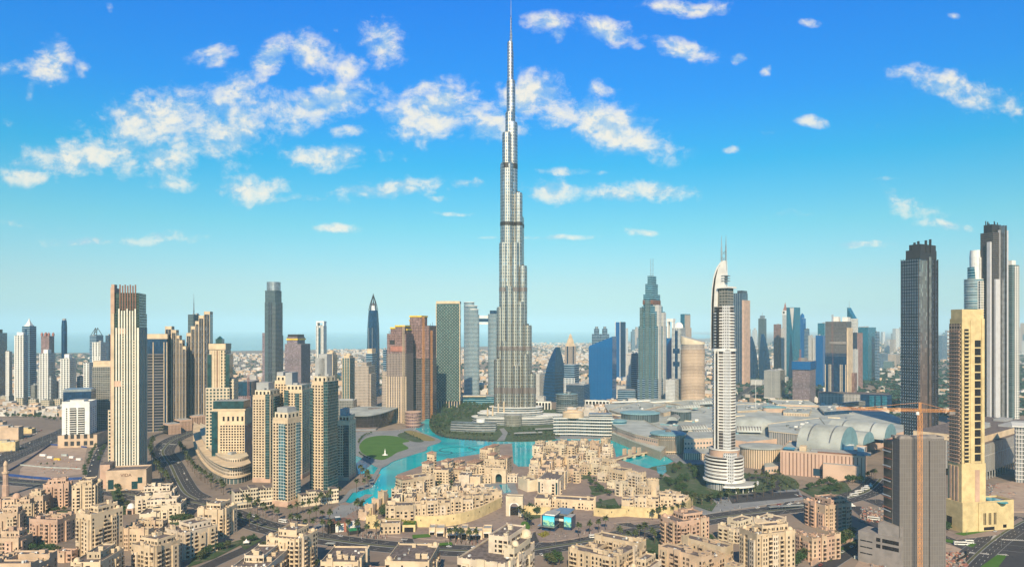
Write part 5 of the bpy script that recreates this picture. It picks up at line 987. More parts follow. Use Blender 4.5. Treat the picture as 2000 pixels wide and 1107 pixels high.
place_windows(T.root, [(T.w/2+.03, (.20-.5)*T.d, math.pi/2, z+.4, T.d*.20, 2.5) for z in zz], 'void', name='loggia'); T.slabs(zz, 'warm', poly=rect(T.w/2-.1, T.w/2+1.2, (.08-.5)*T.d, (.32-.5)*T.d), th=.9, name='loggia_rail')
F_('f_warmbal', (.52, .38, .27), (.06, .045, .04), bw=3.2, fh=3.6, wu=(.12, .86), wv=(.2, .92)); T.body('balcony_wall', ['f_warmbal', 'roof'], zb, T.z(632), (.0, .9), (-.03, 0)); T.slabs(zz, 'pinkbeige', poly=rect(-.54*T.w, .36*T.w, -.5*T.d-1.8, -.5*T.d), th=.9, name='balcony'); T.slabs(zz, 'pinkbeige', poly=rect(-.5*T.w-1.6, -.5*T.w+.2, -.5*T.d-1.4, .4*T.d), th=.9, name='side_balcony')
T.body('entrance_strip', ['pinkbeige', 'roof'], 6, zb-6, (1.06, 1.075), (.55, .76)); T.fins('F', (.2, .45, .7), 2, .5, 4, zb-3, 'pinkbeige', 'pier', (-.06, 1.06), (-.05, 1.04))
T = Tower('podium_block', 'yellow-cream faceted podium with pool deck at the foot of the tower', (1848, 1880, 1978), 1040, 985, 48, 58, 'building'); T.body('wall', ['warm', 'roof']); T.parapet(T.h, 1.6, 'warm'); T.body('side_bay', ['warm', 'roof'], 0, T.h+.6, (1.0, 1.04), (.30, .72))
place_windows(T.root, [(T.w/2*1.08+.05, (v-.5)*T.d, math.pi/2, 6, 1.0, 11) for v in (.40, .43, .50, .53, .60, .63)]+[(T.w/2*1.08+.05, (.5-.5)*T.d, math.pi/2, 1, 12, 3), (T.w/2+.05, (.82-.5)*T.d, math.pi/2, 2, 4, 3)], 'void'); place_windows(T.root, [(-T.w*.3, -T.d/2-.02, 0, 4, 6, 8)], 'void', name='gate')
mb = MB(); mb.prism(circle(9, 20, 0, 0, 1.5, .8), 0, .5, 0, 0); mb.build('deck_pool', 'pool', T.root, (T.w*.1, T.d*.25, T.h))
# long garage behind it
T = Tower('garage_block', 'long dark grey windowless garage with roof garden beside the yellow-cream tower', (1922, 1922, 2040), 938, 868, 20, None, 'building', None, 60); T.body('wall', ['f_greybox', 'roof'], 9, T.h); T.body('garden_level', ['cream', 'roof'], T.h, T.h+8, (-.4, .9), (.02, .98)); T.fins('R', [k/26 for k in range(27)], 1.3, .6, 0, 9, 'roofg', 'pillar'); T.body('arcade_back', ['void', 'roof'], 0, 9, (0, .9), (.01, .99)); T.plant(T.h+8, 6, (.2, .8), (.1, .9)); 
T = Tower('apartment_block', 'pale ribbed block cut by the right picture edge', (1984, 2060, 2064), 950, 838, 0, 40, 'building'); T.body('wall', ['f_greybox', 'roofg']); T.slabs([T.h*k/14 for k in range(1, 15)], 'white', .6, .7); T.body('roof_slab', ['white', 'white'], T.h, T.h+1.5, (-.1, 1.1), (-.05, 1.05))
# foreground construction block under grey netting
F_('f_netting', (.20, .185, .175), (.18, .165, .155), bw=2.0, fh=3.6, wu=(.12, .96), wv=(.03, .97), gr=.9, jit=0, wr=.95, wall2=(.19, .175, .165), lit=.03)
T = Tower('site_tower', 'unfinished tower block wrapped in grey netting, nearest at lower right', (1727, 1757, 1844), 1112, 856, 60, None, 'building')
F_('f_openfl', (.33, .31, .32), (.035, .03, .035), bw=4.2, fh=T.h/26, wu=(.12, .88), wv=(.22, .92), gr=.7, jit=0, lit=1.2); T.body('netted_shaft', ['f_netting', 'conc'], 0, T.h, (.55, 1), (0, 1)); T.body('open_frame', ['f_openfl', 'conc'], 0, T.h-5, (0, .55), (.03, .97)); T.slabs([T.h*k/26 for k in range(1, 26)], 'conc', .9, .45, (0, .55), (.03, .97)); T.body('netted_bay', ['f_netting', 'conc'], 0, T.h-2, (1, 1.05), (.66, 1.02)); T.parapet(T.h, 1.2, 'conc', (.55, 1)); T.plant(T.h, 7, (.58, .95), (.1, .9), 'conc', 2); T.plant(T.h-5, 5, (.05, .5), (.1, .9), 'rust', 2)
T.fins('F', [k/7 for k in range(8)], .35, 1.6, 0, T.h-3, 'steel', 'scaffold_pole', (0, .55), (.03, .97)); T.slabs([T.h*k/26+1.8 for k in range(1, 25, 2)], 'rust', poly=rect(-.5*T.w, .04*T.w, -.5*T.d-1.5, -.5*T.d-.3), th=.25, name='scaffold_deck')
T.slabs([T.h*k/26-.6 for k in range(2, 26, 3)], 'white', poly=rect(-.5*T.w-.2, .04*T.w, -.5*T.d-1.62, -.5*T.d-1.5), th=.9, name='edge_screen')
T2_ = Tower('site_podium', 'grey blockwork podium of the netted tower with square openings', (1676, 1760, 1815), 1114, 1052, 22, 20, 'building'); T2_.body('wall', ['conc', 'conc']); T2_.body('upper_wall', ['conc', 'conc'], T2_.h, T2_.h+9, (.45, 1), (.1, 1)); place_windows(T2_.root, [((u-.5)*T2_.w, -T2_.d/2-.03, 0, z, 3.2, 3) for u in (.48, .62, .70, .80, .9) for z in (14, 19)]+[((u-.5)*T2_.w, -T2_.d/2-.03, 0, z, 4.5, .9) for u in (.12, .27) for z in (7, 12, 17)], 'void')
c = crane('orange tower crane standing in front of the grey netted block', 1797, 1118, 806, 2.3, 'orange', True, ang=R(166), jl=60, cl=24)
# ---------------------------------------------------------------- old-town style blocks
def bal_mesh(mat):
    key = 'bal_'+mat
    if key not in UNIT:
        def fn(m):
            m.box(0, .0, 0, 1, .14, 1, 1); m.box(0, -.55, -.02, 1.08, 1.1, .36, 0); m.box(0, -.45, .93, 1.1, .9, .07, 2)  # dark back panel stands for the shade of the recess
            for x in (-.46, .46): m.box(x, -.9, .34, .06, .16, .6, 2)
        UNIT[key] = unit('balcony', [mat, 'void', 'wood'], fn)
    return UNIT[key]
def arch_mesh():
    if 'arch' not in UNIT:
        def fn(m):
            N = 8; pts = [(-.5, 0), (.5, 0), (.5, .6)] + [(.5*math.cos(math.pi*k/N), .6+.4*math.sin(math.pi*k/N)) for k in range(1, N)] + [(-.5, .6)]
            m.face([(x, -.06, z) for x, z in pts])
            for (a, b) in zip(pts, pts[1:]+pts[:1]): m.face([(a[0], -.06, a[1]), (a[0], .06, a[1]), (b[0], .06, b[1]), (b[0], -.06, b[1])])
        UNIT['arch'] = unit('arch_window', ['void'], fn)
    return UNIT['arch']
def dome_part(root, x, y, z, r, mat='cream', ring=True):
    mb = MB(); mb.lathe([(r*1.12, 0), (r*1.12, r*.35), (r*1.0, r*.4)]+[(r*math.cos(t*math.pi/16), r*.4+r*math.sin(t*math.pi/16)) for t in range(1, 9)], 0, 0, 16)
    return mb.build('dome', mat, root, (x, y, z-.05), smooth=True)
ALT = {'cream': ('cream', 'cream', 'cream2', 'beige2'), 'beige': ('beige', 'beige2', 'beige'), 'pinkbeige': ('pinkbeige', 'pinkbeige', 'beige'), 'paleb': ('paleb', 'paleb', 'cream2')}
M['cream2'] = plain('sunbleached_render', (.66, .55, .42), var=.14, scale=.1); M['beige2'] = plain('sand_render', (.56, .44, .30), var=.16, scale=.1)
class Block:
    """collects the walls, windows and balconies of one building in its own frame"""
    def __init__(s, root, mat, seed): s.root = root; s.mat = mat; s.r = random.Random(seed); s.win = []; s.bal = []; s.arch = []; s.used = []
    def mass(s, x0, x1, y0, y1, h, par=1.15, horns=True, z0=0, name='wing', roof='roof'):
        mb = MB(); t = .45; h += s.r.uniform(-.05, .05)
        x0 += s.r.uniform(-.04, .04); y0 += s.r.uniform(-.04, .04)
        o_ = rect(x0, x1, y0, y1); i_ = rect(x0+t, x1-t, y0+t, y1-t)
        mb.prism(o_, z0, h+par, 0, None)
        for k in range(4):
            j = (k+1) % 4; a, b, c, d = o_[k], o_[j], i_[j], i_[k]
            mb.face([(*a, h+par), (*b, h+par), (*c, h+par), (*d, h+par)], 0); mb.face([(*c, h+par), (*c, h), (*d, h), (*d, h+par)], 0)
        mb.face([(*p, h) for p in i_], 1)
        if horns:
            for (x, y) in o_: mb.box(x+(.42 if x == x0 else -.42), y+(.42 if y == y0 else -.42), h+par-.05, 1.0, 1.0, .95, 0)
            L = x1-x0; n = int(L/3.4)
            if s.r.random() < .45:
                for k in range(1, n): mb.box(x0+L*k/n, y0+.24, h+par-.05, .8, .58, .7, 0)
        mb.build(name, [s.r.choice(ALT.get(s.mat, (s.mat,))), roof], s.root)
    def face(s, side, x0, x1, y0, y1, z0, z1, blocked=(), fh=3.4, pitch=3.3, kinds=None):
        if side in 'FB': L = x1-x0; P0 = lambda t: (x0+L*t, y0) if side == 'F' else (x1-L*t, y1)
        else: L = y1-y0; P0 = lambda t: (x1, y0+L*t) if side == 'R' else (x0, y1-L*t)
        n = max(1, int(L/pitch)); nx, ny = SIDES[side][1]
        for i in range(n):
            t = (i+.5)/n
            if any(a <= t <= b for a, b in blocked): continue
            kind = kinds[i % len(kinds)] if kinds else s.r.choices(('w', 'w2', 'b', 'a', 'n'), (5, 3, 5, 1, .6))[0]
            x, y = P0(t); nf = max(1, int((z1-z0)/fh))
            for k in range(nf):
                z = z0+k*fh
                if kind == 'n': continue
                kk = kind
                if kk == 'b' and (k == nf-1 and s.r.random() < .3): kk = 'a'
                if s.r.random() < .05: continue
                if kk == 'w': s.win.append((x+nx*.02, y+ny*.02, ANG[side], z+1.0, min(1.35, L/n*.55), 1.85))
                elif kk == 'w2':
                    for dt in (-.2, .2): xx, yy = P0(t+dt/n); s.win.append((xx+nx*.02, yy+ny*.02, ANG[side], z+.9, min(.95, L/n*.3), 2.0))
                elif kk == 'b': s.bal.append((x+nx*.02, y+ny*.02, ANG[side], z+.15, min(2.5, L/n*.78), 2.75))
                elif kk == 'a': s.arch.append((x+nx*.02, y+ny*.02, ANG[side], z+.7, min(1.5, L/n*.6), 2.3))
    def stair(s, x, y, z, w=4, hh=3.2):
        mb = MB(); mb.prism(rect(x-w/2, x+w/2, y-w/2, y+w/2), z-.1, z+hh, 0, 0); mb.prism(rect(x-w*.36, x+w*.36, y-w*.36, y+w*.36), z+hh-.02, z+hh+.05, 1, 1); mb.prism(rect(x-w*.56, x+w*.56, y-w*.56, y-w*.40), z+hh-.9, z+hh+.4, 0, 0, True); mb.build('stair_tower', [s.mat, 'roof'], s.root)
    def roofstuff(s, x0, x1, y0, y1, z, n):
        for i in range(n+2 if x1-x0 > 14 else n):
            x, y = s.r.uniform(x0+2, x1-2), s.r.uniform(y0+2, y1-2)
            k = s.r.random()
            if k < .45: s.stair(x, y, z, s.r.uniform(2.6, 4.2), s.r.uniform(1.8, 3.4))
            elif k < .8: mb = MB(); mb.box(0, 0, 0, s.r.uniform(1.2, 2.4), s.r.uniform(.9, 1.6), s.r.uniform(.8, 1.3)); mb.build('air_conditioner', 'white' if s.r.random() < .5 else 'roofg', s.root, (x, y, z), s.r.choice((0, 1.57)))
            elif k < .88: mb = MB(); mb.lathe([(.9, 0), (.9, 1.5), (0, 1.8)], 0, 0, 10); mb.build('water_tank', 'white', s.root, (x, y, z))
            else: mb = MB(); mb.box(0, 0, 0, s.r.uniform(3, 6), .4, 1.1); mb.build('roof_wall', s.mat, s.root, (x, y, z), s.r.choice((0, 1.57)))
    def finish(s, cap=100):
        place_windows(s.root, s.win, 'void', cap)
        for lst, me in ((s.bal, bal_mesh(s.mat)), (s.arch, arch_mesh())):
            for p in lst[:100]: inst(me, s.root, (p[0], p[1], p[3]), p[2], (p[4], 1, p[5]), me.name.split('.')[0])
# inst accepts a mesh as its source
_inst = inst
def inst(src, parent, loc, rot=0.0, scale=None, name=None):
    if isinstance(src, bpy.types.Mesh):
        o = bpy.data.objects.new(name or src.name, src); o.location = loc; o.rotation_euler = (0, 0, rot)
        if scale: o.scale = scale
        o.parent = parent; COL.objects.link(o); return o
    return _inst(src, parent, loc, rot, scale, name)
def block_walls(B, x0, x1, y0, y1, h, sides='FR', bays=2, fh=3.4, z0=0, roofn=3, pitch=3.3, kinds=None, depth=1.6, top=True, name='wing'):
    """one rectangular mass with projecting bays of uneven height on its visible sides, and their windows"""
    B.mass(x0, x1, y0, y1, h, z0=z0, name=name)
    for sd in sides:
        L = x1-x0 if sd in 'FB' else y1-y0; blocked = []
        nb = min(bays, int(L/9))
        for k in range(nb):
            t0 = (k+B.r.uniform(.1, .35))/nb; w = B.r.uniform(4.2, 6.2)/L; t1 = min(t0+w, .97); bh = h*B.r.choice((.72, .86, 1.0, 1.08)); pr = B.r.uniform(.7, 1)*depth
            if bh < h*1.05: bh = max(fh, int(bh/fh)*fh+.4)
            if sd == 'F': q = (x0+L*t0, x0+L*t1, y0-pr, y0+.2)
            elif sd == 'B': q = (x1-L*t1, x1-L*t0, y1-.2, y1+pr)
            elif sd == 'R': q = (x1-.2, x1+pr, y0+L*t0, y0+L*t1)
            else: q = (x0-pr, x0+.2, y1-L*t1, y1-L*t0)
            if bh >= h-.2: bh = h+B.r.uniform(.6, 2.2)
            B.mass(*q, bh, par=.8, horns=B.r.random() < .6, z0=z0, name='bay', roof='roof')
            B.face(sd, *q, z0+.3, min(bh, h), fh=fh, pitch=3.0, kinds=[B.r.choice(('b', 'w2', 'w', 'b'))]); blocked.append((t0-.02, t1+.02))
        B.face(sd, x0, x1, y0, y1, z0+.3, h, blocked, fh, pitch, kinds)
    if roofn: B.roofstuff(x0, x1, y0, y1, h, roofn)
def residence(label, x, yb, h, a, d=None, mat='beige', sides='FR', bays=2, domes=0, court=False, roofn=4, steps=True, seed=1, penthouse=True, fh=3.4, kinds=None, cap=100, name='old_town_block', group=None, z=0.0):
    T = Tower(name, label, x, yb, yb-20, a, d, 'building', group); T.root.location.z = z
    B = Block(T.root, mat, seed); w, dd = T.w/2, T.d/2; r = B.r
    if court:
        t = min(T.w, T.d)*.30
        block_walls(B, -w, w, -dd, -dd+t, h, 'FR' if 'R' in sides else 'F', bays, fh, roofn=roofn, kinds=kinds)
        block_walls(B, w-t, w, -dd+t+.02, dd-t-.02, h-fh*r.choice((0, 1)), 'RL', max(1, bays-1), fh, roofn=roofn)
        block_walls(B, -w, -w+t, -dd+t+.02, dd-t-.02, h-fh*r.choice((0, 1)), 'LR', 1, fh, roofn=roofn)
        block_walls(B, -w, w, dd-t, dd, h+r.choice((0, 1.5)), 'FR', bays, fh, roofn=roofn)
    else:
        ns = int(T.w/15) if penthouse and T.w > 26 else 1
        for i in range(max(1, ns)):
            if ns < 2: block_walls(B, -w, w, -dd, dd, h, sides, bays, fh, roofn=roofn, kinds=kinds); break
            lo = fh*r.choice((0, 1, 1, 2)) if i != ns//2 else 0; u0, u1 = -w+T.w*i/ns+(.03 if i else 0), -w+T.w*(i+1)/ns
            block_walls(B, u0, u1, -dd+r.choice((0, 1.2, 2.6)), dd-r.choice((0, 2)), h-lo, 'FRL' if i else 'FR', 1+(bays > 2), fh, roofn=max(1, roofn//ns+1), kinds=kinds)
        if penthouse:
            x0, x1, y0, y1 = -w+T.w*r.uniform(.1, .3), w-T.w*r.uniform(.1, .3), -dd+T.d*r.uniform(.25, .4), dd-T.d*.06
            block_walls(B, x0, x1, y0, y1, h+fh+.6, 'FR', 0, fh, z0=h-.1, roofn=2, name='penthouse')
    for k in range(domes):
        dome_part(T.root, (-w+2.6, w-2.6, 0)[k % 3]+r.uniform(-.5, .5), (-dd+2.6, dd-2.8, dd-4)[k % 3], h+.9, r.uniform(1.7, 2.3), mat)
        B.mass(*((-w+.02, -w+5.2) if k % 3 == 0 else ((w-5.2, w-.02) if k % 3 == 1 else (-2.6, 2.6))), *((-dd+.02, -dd+5.2) if k % 3 == 0 else ((dd-5.4, dd-.2) if k % 3 == 1 else (dd-6.6, dd-1.4))), h+1.0, par=.2, horns=False, z0=h-.3, name='dome_base')
    B.finish(cap); return T, B
# ------------------------------------------------ foreground neighbourhood
residence('tall warm block with domed corner in the lower left, highest of its cluster', (148, 178, 240), 1094, 36, 52, None, 'cream', 'FR', 2, 2, seed=11)
residence('bright twin block with two small domes beside the blue-fenced site', (140, 186, 201), 1010, 31, 12, None, 'cream', 'FR', 2, 2, seed=12, kinds='wwbw')
residence('pinkish lower wing attached left of the bright twin-domed block', (84, 134, 142), 990, 24, 12, None, 'pinkbeige', 'FR', 2, 0, seed=13)
residence('courtyard block with round roof court left of the tall domed block', (57, 112, 152), 1062, 20, 38, None, 'pinkbeige', 'FR', 2, 0, True, 2, seed=14)
residence('stair-stepped beige block at the left, third terrace up', (50, 84, 98), 1003, 17, 24, None, 'beige', 'FR', 2, 0, seed=15)
residence('stair-stepped beige block at the left, middle terrace', (26, 62, 74), 1022, 18, 24, None, 'beige', 'FR', 1, 0, seed=16)
residence('stair-stepped beige block at the left picture edge, lowest terrace', (-14, 34, 50), 1042, 18, 24, None, 'beige', 'FR', 2, 0, seed=17)
residence('low courtyard block between the tall domed block and the park trees', (236, 290, 328), 1075, 17, 30, None, 'beige', 'FR', 2, 0, True, 2, seed=18)
residence('long yellow-lit row block running up to the right, lower half', (256, 300, 352), 1132, 23, 48, 24, 'cream', 'FR', 3, 0, seed=19, roofn=7)
residence('long yellow-lit row block running up to the right, upper half', (322, 356, 425), 1094, 21, 58, None, 'cream', 'FR', 3, 0, seed=20, roofn=7)
residence('large courtyard block filling the bottom left corner', (-30, 60, 112), 1170, 24, 30, None, 'beige', 'FR', 3, 1, True, 4, seed=21)
residence('block with square roof house and small domes cut by the bottom edge, left', (138, 196, 242), 1170, 25, 25, None, 'cream', 'FR', 2, 2, seed=22, penthouse=True)
residence('pinkish block with pergola roof bars at the left edge', (-20, 36, 64), 1084, 13, 34, None, 'pinkbeige', 'FR', 2, 0, seed=23, roofn=2)
residence('small low block below the courtyard block with round roof court', (112, 140, 152), 1098, 8, 35, None, 'pinkbeige', 'FR', 1, 0, seed=24, roofn=2, penthouse=False)
residence('pale greenish-white block with arched loggias beside the boulevard junction', (272, 352, 364), 1020, 16, 10, None, 'paleb', 'FR', 3, 0, seed=25)
residence('taller rear part of the pale greenish-white block', (262, 335, 343), 1000, 20, 10, 26, 'paleb', 'FR', 2, 0, seed=26)
residence('free-standing yellow block with small domes left of the bottom street', (385, 436, 463), 1050, 24, 28, None, 'cream', 'FR', 2, 2, seed=27)
residence('free-standing yellow block with roof house, right of the bottom street', (520, 584, 620), 1128, 28, 30, None, 'cream', 'FR', 3, 2, seed=28)
residence('roof terraces block cut by the bottom edge left of the street block', (452, 520, 562), 1166, 20, 20, None, 'cream', 'FR', 2, 0, seed=29, roofn=8)
residence('block with square stair towers cut by the bottom edge near the boulevard', (626, 700, 722), 1160, 22, 12, None, 'cream', 'FR', 2, 0, seed=30, roofn=9, penthouse=False)
residence('block with many small roof boxes and domes at the bottom edge', (752, 838, 858), 1160, 22, 10, None, 'cream', 'FR', 2, 2, seed=31, roofn=9, penthouse=False)
residence('low pinkish wing between two bottom-edge roof-box blocks', (716, 752, 758), 1160, 15, 10, None, 'pinkbeige', 'FR', 1, 0, seed=32, roofn=3, penthouse=False)
# pale central block with two white domes
T, B = residence('tall pale block with two big white domes at the bottom centre', (893, 986, 1044), 1172, 24, 24, None, 'paleb', 'FR', 3, 0, seed=33, roofn=4, penthouse=False)
block_walls(B, -T.w*.12, T.w*.30, -T.d*.1, T.d*.5, 36, 'FR', 0, z0=24, roofn=4, name='tower_wing'); block_walls(B, T.w*.28, T.w*.5, -T.d*.2, T.d*.35, 30, 'FR', 0, z0=23.9, roofn=2, name='tower_wing'); B.win = B.win[-40:]; B.bal = B.bal[-30:]; B.arch = []; B.finish()
dome_part(T.root, T.w*.36, T.d*.42, 30, 4.2, 'paleb'); dome_part(T.root, T.w*.42, -T.d*.05, 31, 2.6, 'paleb')
mb = MB(); mb.lathe([(0, 0), (1.2, .5), (1.5, 1.0)], 0, 0, 12); o = mb.build('satellite_dish', 'white', T.root, (T.w*.45, -T.d*.35, 26))
residence('wide low courtyard block with arched roof gallery, bottom right of centre', (1110, 1200, 1262), 1140, 18, 30, None, 'cream', 'FR', 3, 1, True, 5, seed=34, kinds='aawab')
residence('small block between the courtyard block and dark pool at the bottom edge', (1228, 1262, 1292), 1160, 16, 25, None, 'cream', 'FR', 1, 1, seed=35)
residence('pinkish block with small dome above the dark garden pool', (1290, 1322, 1385), 1080, 25, 55, None, 'pinkbeige', 'FR', 3, 2, seed=36)
residence('low block around a court in front of the pinkish domed block', (1286, 1372, 1432), 1142, 19, 35, None, 'beige', 'FR', 3, 0, True, 5, seed=37)
residence('tallest yellow-lit block on the lower right, with canopied balconies', (1444, 1478, 1553), 1142, 36, 55, None, 'cream', 'FR', 3, 2, seed=38)
residence('low white-roofed block behind the tallest lower right block', (1402, 1440, 1482), 1062, 12, 35, None, 'paleb', 'FR', 2, 1, seed=39, roofn=5)
residence('long courtyard wing right of the tallest lower right block', (1552, 1586, 1642), 1098, 18, 50, None, 'pinkbeige', 'FR', 3, 0, True, 3, seed=40)
residence('pinkish domed block beside the street of parked buses', (1570, 1612, 1663), 1036, 22, 48, None, 'pinkbeige', 'FR', 3, 2, seed=41)
residence('flat pale block with two domes by the bus shelter', (1472, 1510, 1536), 1040, 9, 30, None, 'paleb', 'FR', 1, 1, seed=42, penthouse=False)
residence('bottom edge block under the tallest lower right block', (1400, 1432, 1462), 1165, 14, 40, None, 'beige', 'FR', 1, 0, seed=43)
# mosque at the left edge
X, Y = P(11, 968); t = empty('minaret', (X, Y, 0), 0, 'slim beige minaret with balcony ring at the left picture edge', 'minaret'); mb = MB()
mb.lathe([(3.4, 0), (3.4, 12), (2.7, 13), (2.7, 26)], 0, 0, 8); mb.build('shaft', 'pinkbeige', t); mb = MB(); mb.lathe([(3.6, 25.5), (3.8, 27.5), (2.0, 27.6), (1.9, 34), (2.3, 34.4), (2.2, 36), (1.4, 38.4), (0, 40)], 0, 0, 10); mb.build('balcony_lantern', 'beige', t)
T = Tower('mosque', 'pinkish mosque hall with small dome beside the minaret', (-20, 28, 42), 992, 972, 25, None, 'mosque'); B = Block(T.root, 'pinkbeige', 5); block_walls(B, -T.w/2, T.w/2, -T.d/2, T.d/2, 8, 'FR', 1, roofn=1, kinds='a'); B.finish(); dome_part(T.root, T.w*.36, T.d*.3, 9, 3.6, 'pinkbeige'); mb = MB(); mb.box(T.w*.36, T.d*.3, 7, 8, 8, 2.4); mb.build('dome_base', 'pinkbeige', T.root)
T = Tower('gate_pavilion', 'small pinkish gate pavilion with white dome by the curved drive', (246, 260, 266), 1004, 986, 25, None, 'pavilion'); T.body('wall', ['pinkbeige', 'roof'], 0, 6); dome_part(T.root, 0, 0, 6, 3.4, 'white'); place_windows(T.root, [(0, -T.d/2-.02, 0, 0, T.w*.6, 4.2)], 'void', name='gateway')
# sandy sheds at far left by the highway
for i, (a, b, c, yb, hh, m_) in enumerate(((-20, 36, 46, 858, 20, 'beige'), (-16, 30, 38, 880, 13, 'warm'), (40, 62, 70, 846, 7, 'warm'), (-20, 5, 14, 842, 16, 'beige'))):
    T = Tower('sandy_block', ['largest sandy block beside the highway at left', 'pale yellow low block nearest the highway at left', 'small low annex right of the sandy blocks', 'sandy block farthest back at the left edge'][i], (a, b, c), yb, yb-10, 15, None, 'building'); T.body('wall', [m_, 'roofg'], 0, hh); T.body('upper_wall', [m_, 'roofg'], hh, hh+3.5, (.1, .6), (.2, .9)); T.parapet(hh, 1, m_); T.plant(hh, 3, hmax=2)
# ------------------------------------------------ the island quarter
seedc = [100]
def isle(label, x, yb, h, a, d=None, mat='cream', **k):
    seedc[0] += 1; k.setdefault('roofn', 2); k.setdefault('bays', 1); k.setdefault('cap', 60); k.setdefault('penthouse', False)
    return residence(label, x, yb, h, a, d, mat, seed=seedc[0], z=.9, name='island_house', **k)
def hip(T, u, v, z, ov=1.0, rise=2.2):
    x0, x1, y0, y1 = (u[0]-.5)*T.w-ov, (u[1]-.5)*T.w+ov, (v[0]-.5)*T.d-ov, (v[1]-.5)*T.d+ov
    mb = MB(); mb.prism(rect(x0, x1, y0, y1), z, z+.5, 0, None, True); cx, cy = (x0+x1)/2, (y0+y1)/2; k = .12
    mb.prism(rect(x0, x1, y0, y1), z+.5, z+.5+rise, 0, 0, poly1=rect(cx-(x1-x0)*k, cx+(x1-x0)*k, cy-(y1-y0)*k, cy+(y1-y0)*k)); mb.build('hip_roof', 'tile', T.root)
T, B = isle('lakeside hotel wing with grey roof and balcony end nearest the water', (773, 786, 850), 968, 17, 62, None, 'cream', bays=0, kinds='bwbn'); hip(T, (.0, 1), (.0, .28), 17.5)
T, B = isle('hotel wing with deep balconies beside the grey-roofed lakeside wing', (846, 876, 884), 952, 19, 12, 24, 'cream', bays=0, kinds='wbbw'); hip(T, (0, .4), (.3, 1), 19.5)
T, B = isle('square hotel tower with tiled hip roof overlooking the lake, left', (834, 845, 852), 925, 24, 30, None, 'cream'); hip(T, (0, 1), (0, 1), 25)
T, B = isle('second square hotel tower with tiled roof, lower and nearer', (824, 838, 847), 938, 19, 30, None, 'cream'); hip(T, (0, 1), (0, 1), 20)
for i, (x, yb, h) in enumerate((((862, 874, 886), 930, 17), ((886, 906, 916), 938, 12), ((904, 926, 936), 940, 14), ((884, 898, 908), 922, 11), ((912, 930, 944), 926, 13))):
    T, B = isle('low tiled-roof hotel house between the lakeside wing and great arch, %s from the left' % nth(i), x, yb, h, 25, None, 'cream'); hip(T, (0, 1), (0, 1), h+.6)
T, B = isle('tall hotel house with tiled towers above the great arch', (946, 986, 1000), 930, 19, 18, None, 'cream', kinds='awn'); hip(T, (.1, .4), (.2, .7), 24); T.body('tower', ['cream', 'roof'], 18, 24, (.1, .4), (.2, .7)); hip(T, (.6, 1.0), (.3, .9), 20)
T, B = isle('lakeside hotel house with tiled twin roofs farthest back', (937, 958, 976), 905, 17, 25, None, 'cream'); hip(T, (0, .45), (.1, .9), 18); hip(T, (.55, 1.0), (.2, 1), 21); T.body('tower', ['cream', 'roof'], 16, 21, (.55, 1), (.2, 1))
# great arch of the hotel court
def arch_gate(name, label, x, yb, h, a, d, mat, aw, ah, trim, col=None):
    T = Tower(name, label, x, yb, yb-10, a, d, 'gate'); T.root.location.z = .9; w, dd = T.w/2, T.d/2
    N = 12; pts = [(aw/2, 0), (aw/2, ah*.55)] + [(aw/2*math.cos(math.pi*k/N), ah*.55+ah*.45*math.sin(math.pi*k/N)**.8) for k in range(1, N)] + [(-aw/2, ah*.55), (-aw/2, 0)]
    mb = MB()
    for y, fl in ((-dd, False), (dd, True)):
        # the wall face, split either side of the opening
        L = [(-w, 0), (-aw/2, 0)] + [p for p in reversed(pts) if p[0] <= 0][1:] + [(0, h), (-w, h)]; Rr = [(aw/2, 0), (w, 0), (w, h), (0, h)] + [p for p in reversed(pts) if p[0] >= 0][:-1]
        for poly in (L, Rr):
            f = [(p[0], y, p[1]) for p in poly]; mb.face(list(reversed(f)) if fl else f)
    for p, q in zip(pts, pts[1:]): mb.face([(p[0], -dd, p[1]), (q[0], -dd, q[1]), (q[0], dd, q[1]), (p[0], dd, p[1])])
    mb.face([(-w, -dd, 0), (-w, -dd, h), (-w, dd, h), (-w, dd, 0)]); mb.face([(w, -dd, 0), (w, dd, 0), (w, dd, h), (w, -dd, h)]); mb.face([(-w, -dd, h), (w, -dd, h), (w, dd, h), (-w, dd, h)], 1)
    mb.build('gate_wall', [mat, 'roof'], T.root)
    mb = MB()
    for p, q in zip(pts, pts[1:]):
        o = lambda s: (s[0]*1.16, s[1]*1.08+.3); mb.face([(p[0], -dd-.15, p[1]), (o(p)[0], -dd-.15, o(p)[1]), (o(q)[0], -dd-.15, o(q)[1]), (q[0], -dd-.15, q[1])])
    mb.build('arch_trim', trim, T.root)
    T.parapet(h, 1, mat, th=.5); return T
T = arch_gate('great_arch', 'tall hotel arch facing the pool court, with arcades beside it', (960, 988, 990), 945, 15, 8, 7, 'cream', 8, 11.5, 'paleb'); place_windows(T.root, [(0, T.d/2+.3, 0, 0, 9, 12)], 'tealglass', name='glazing')
T, B = isle('arcaded hotel wing left of the great arch', (928, 959, 960), 946, 8, 8, 10, 'cream', bays=0, kinds='a'); T, B = isle('arcaded hotel wing right of the great arch', (990, 1010, 1011), 944, 8, 8, 10, 'cream', bays=0, kinds='a'); T, B = isle('plain upper hotel hall behind the arcaded left wing', (925, 984, 990), 938, 14, 8, 14, 'cream', bays=0, kinds='nnwb')
# crenellated keep
T, B = isle('small crenellated square keep in the middle of the island', (896, 916, 922), 954, 14, 10, None, 'cream', bays=0, kinds='n', roofn=1)
T, B = isle('grey-roofed hall right of the crenellated keep', (916, 938, 944), 952, 11, 10, 16, 'cream', bays=0, kinds='n', roofn=1)
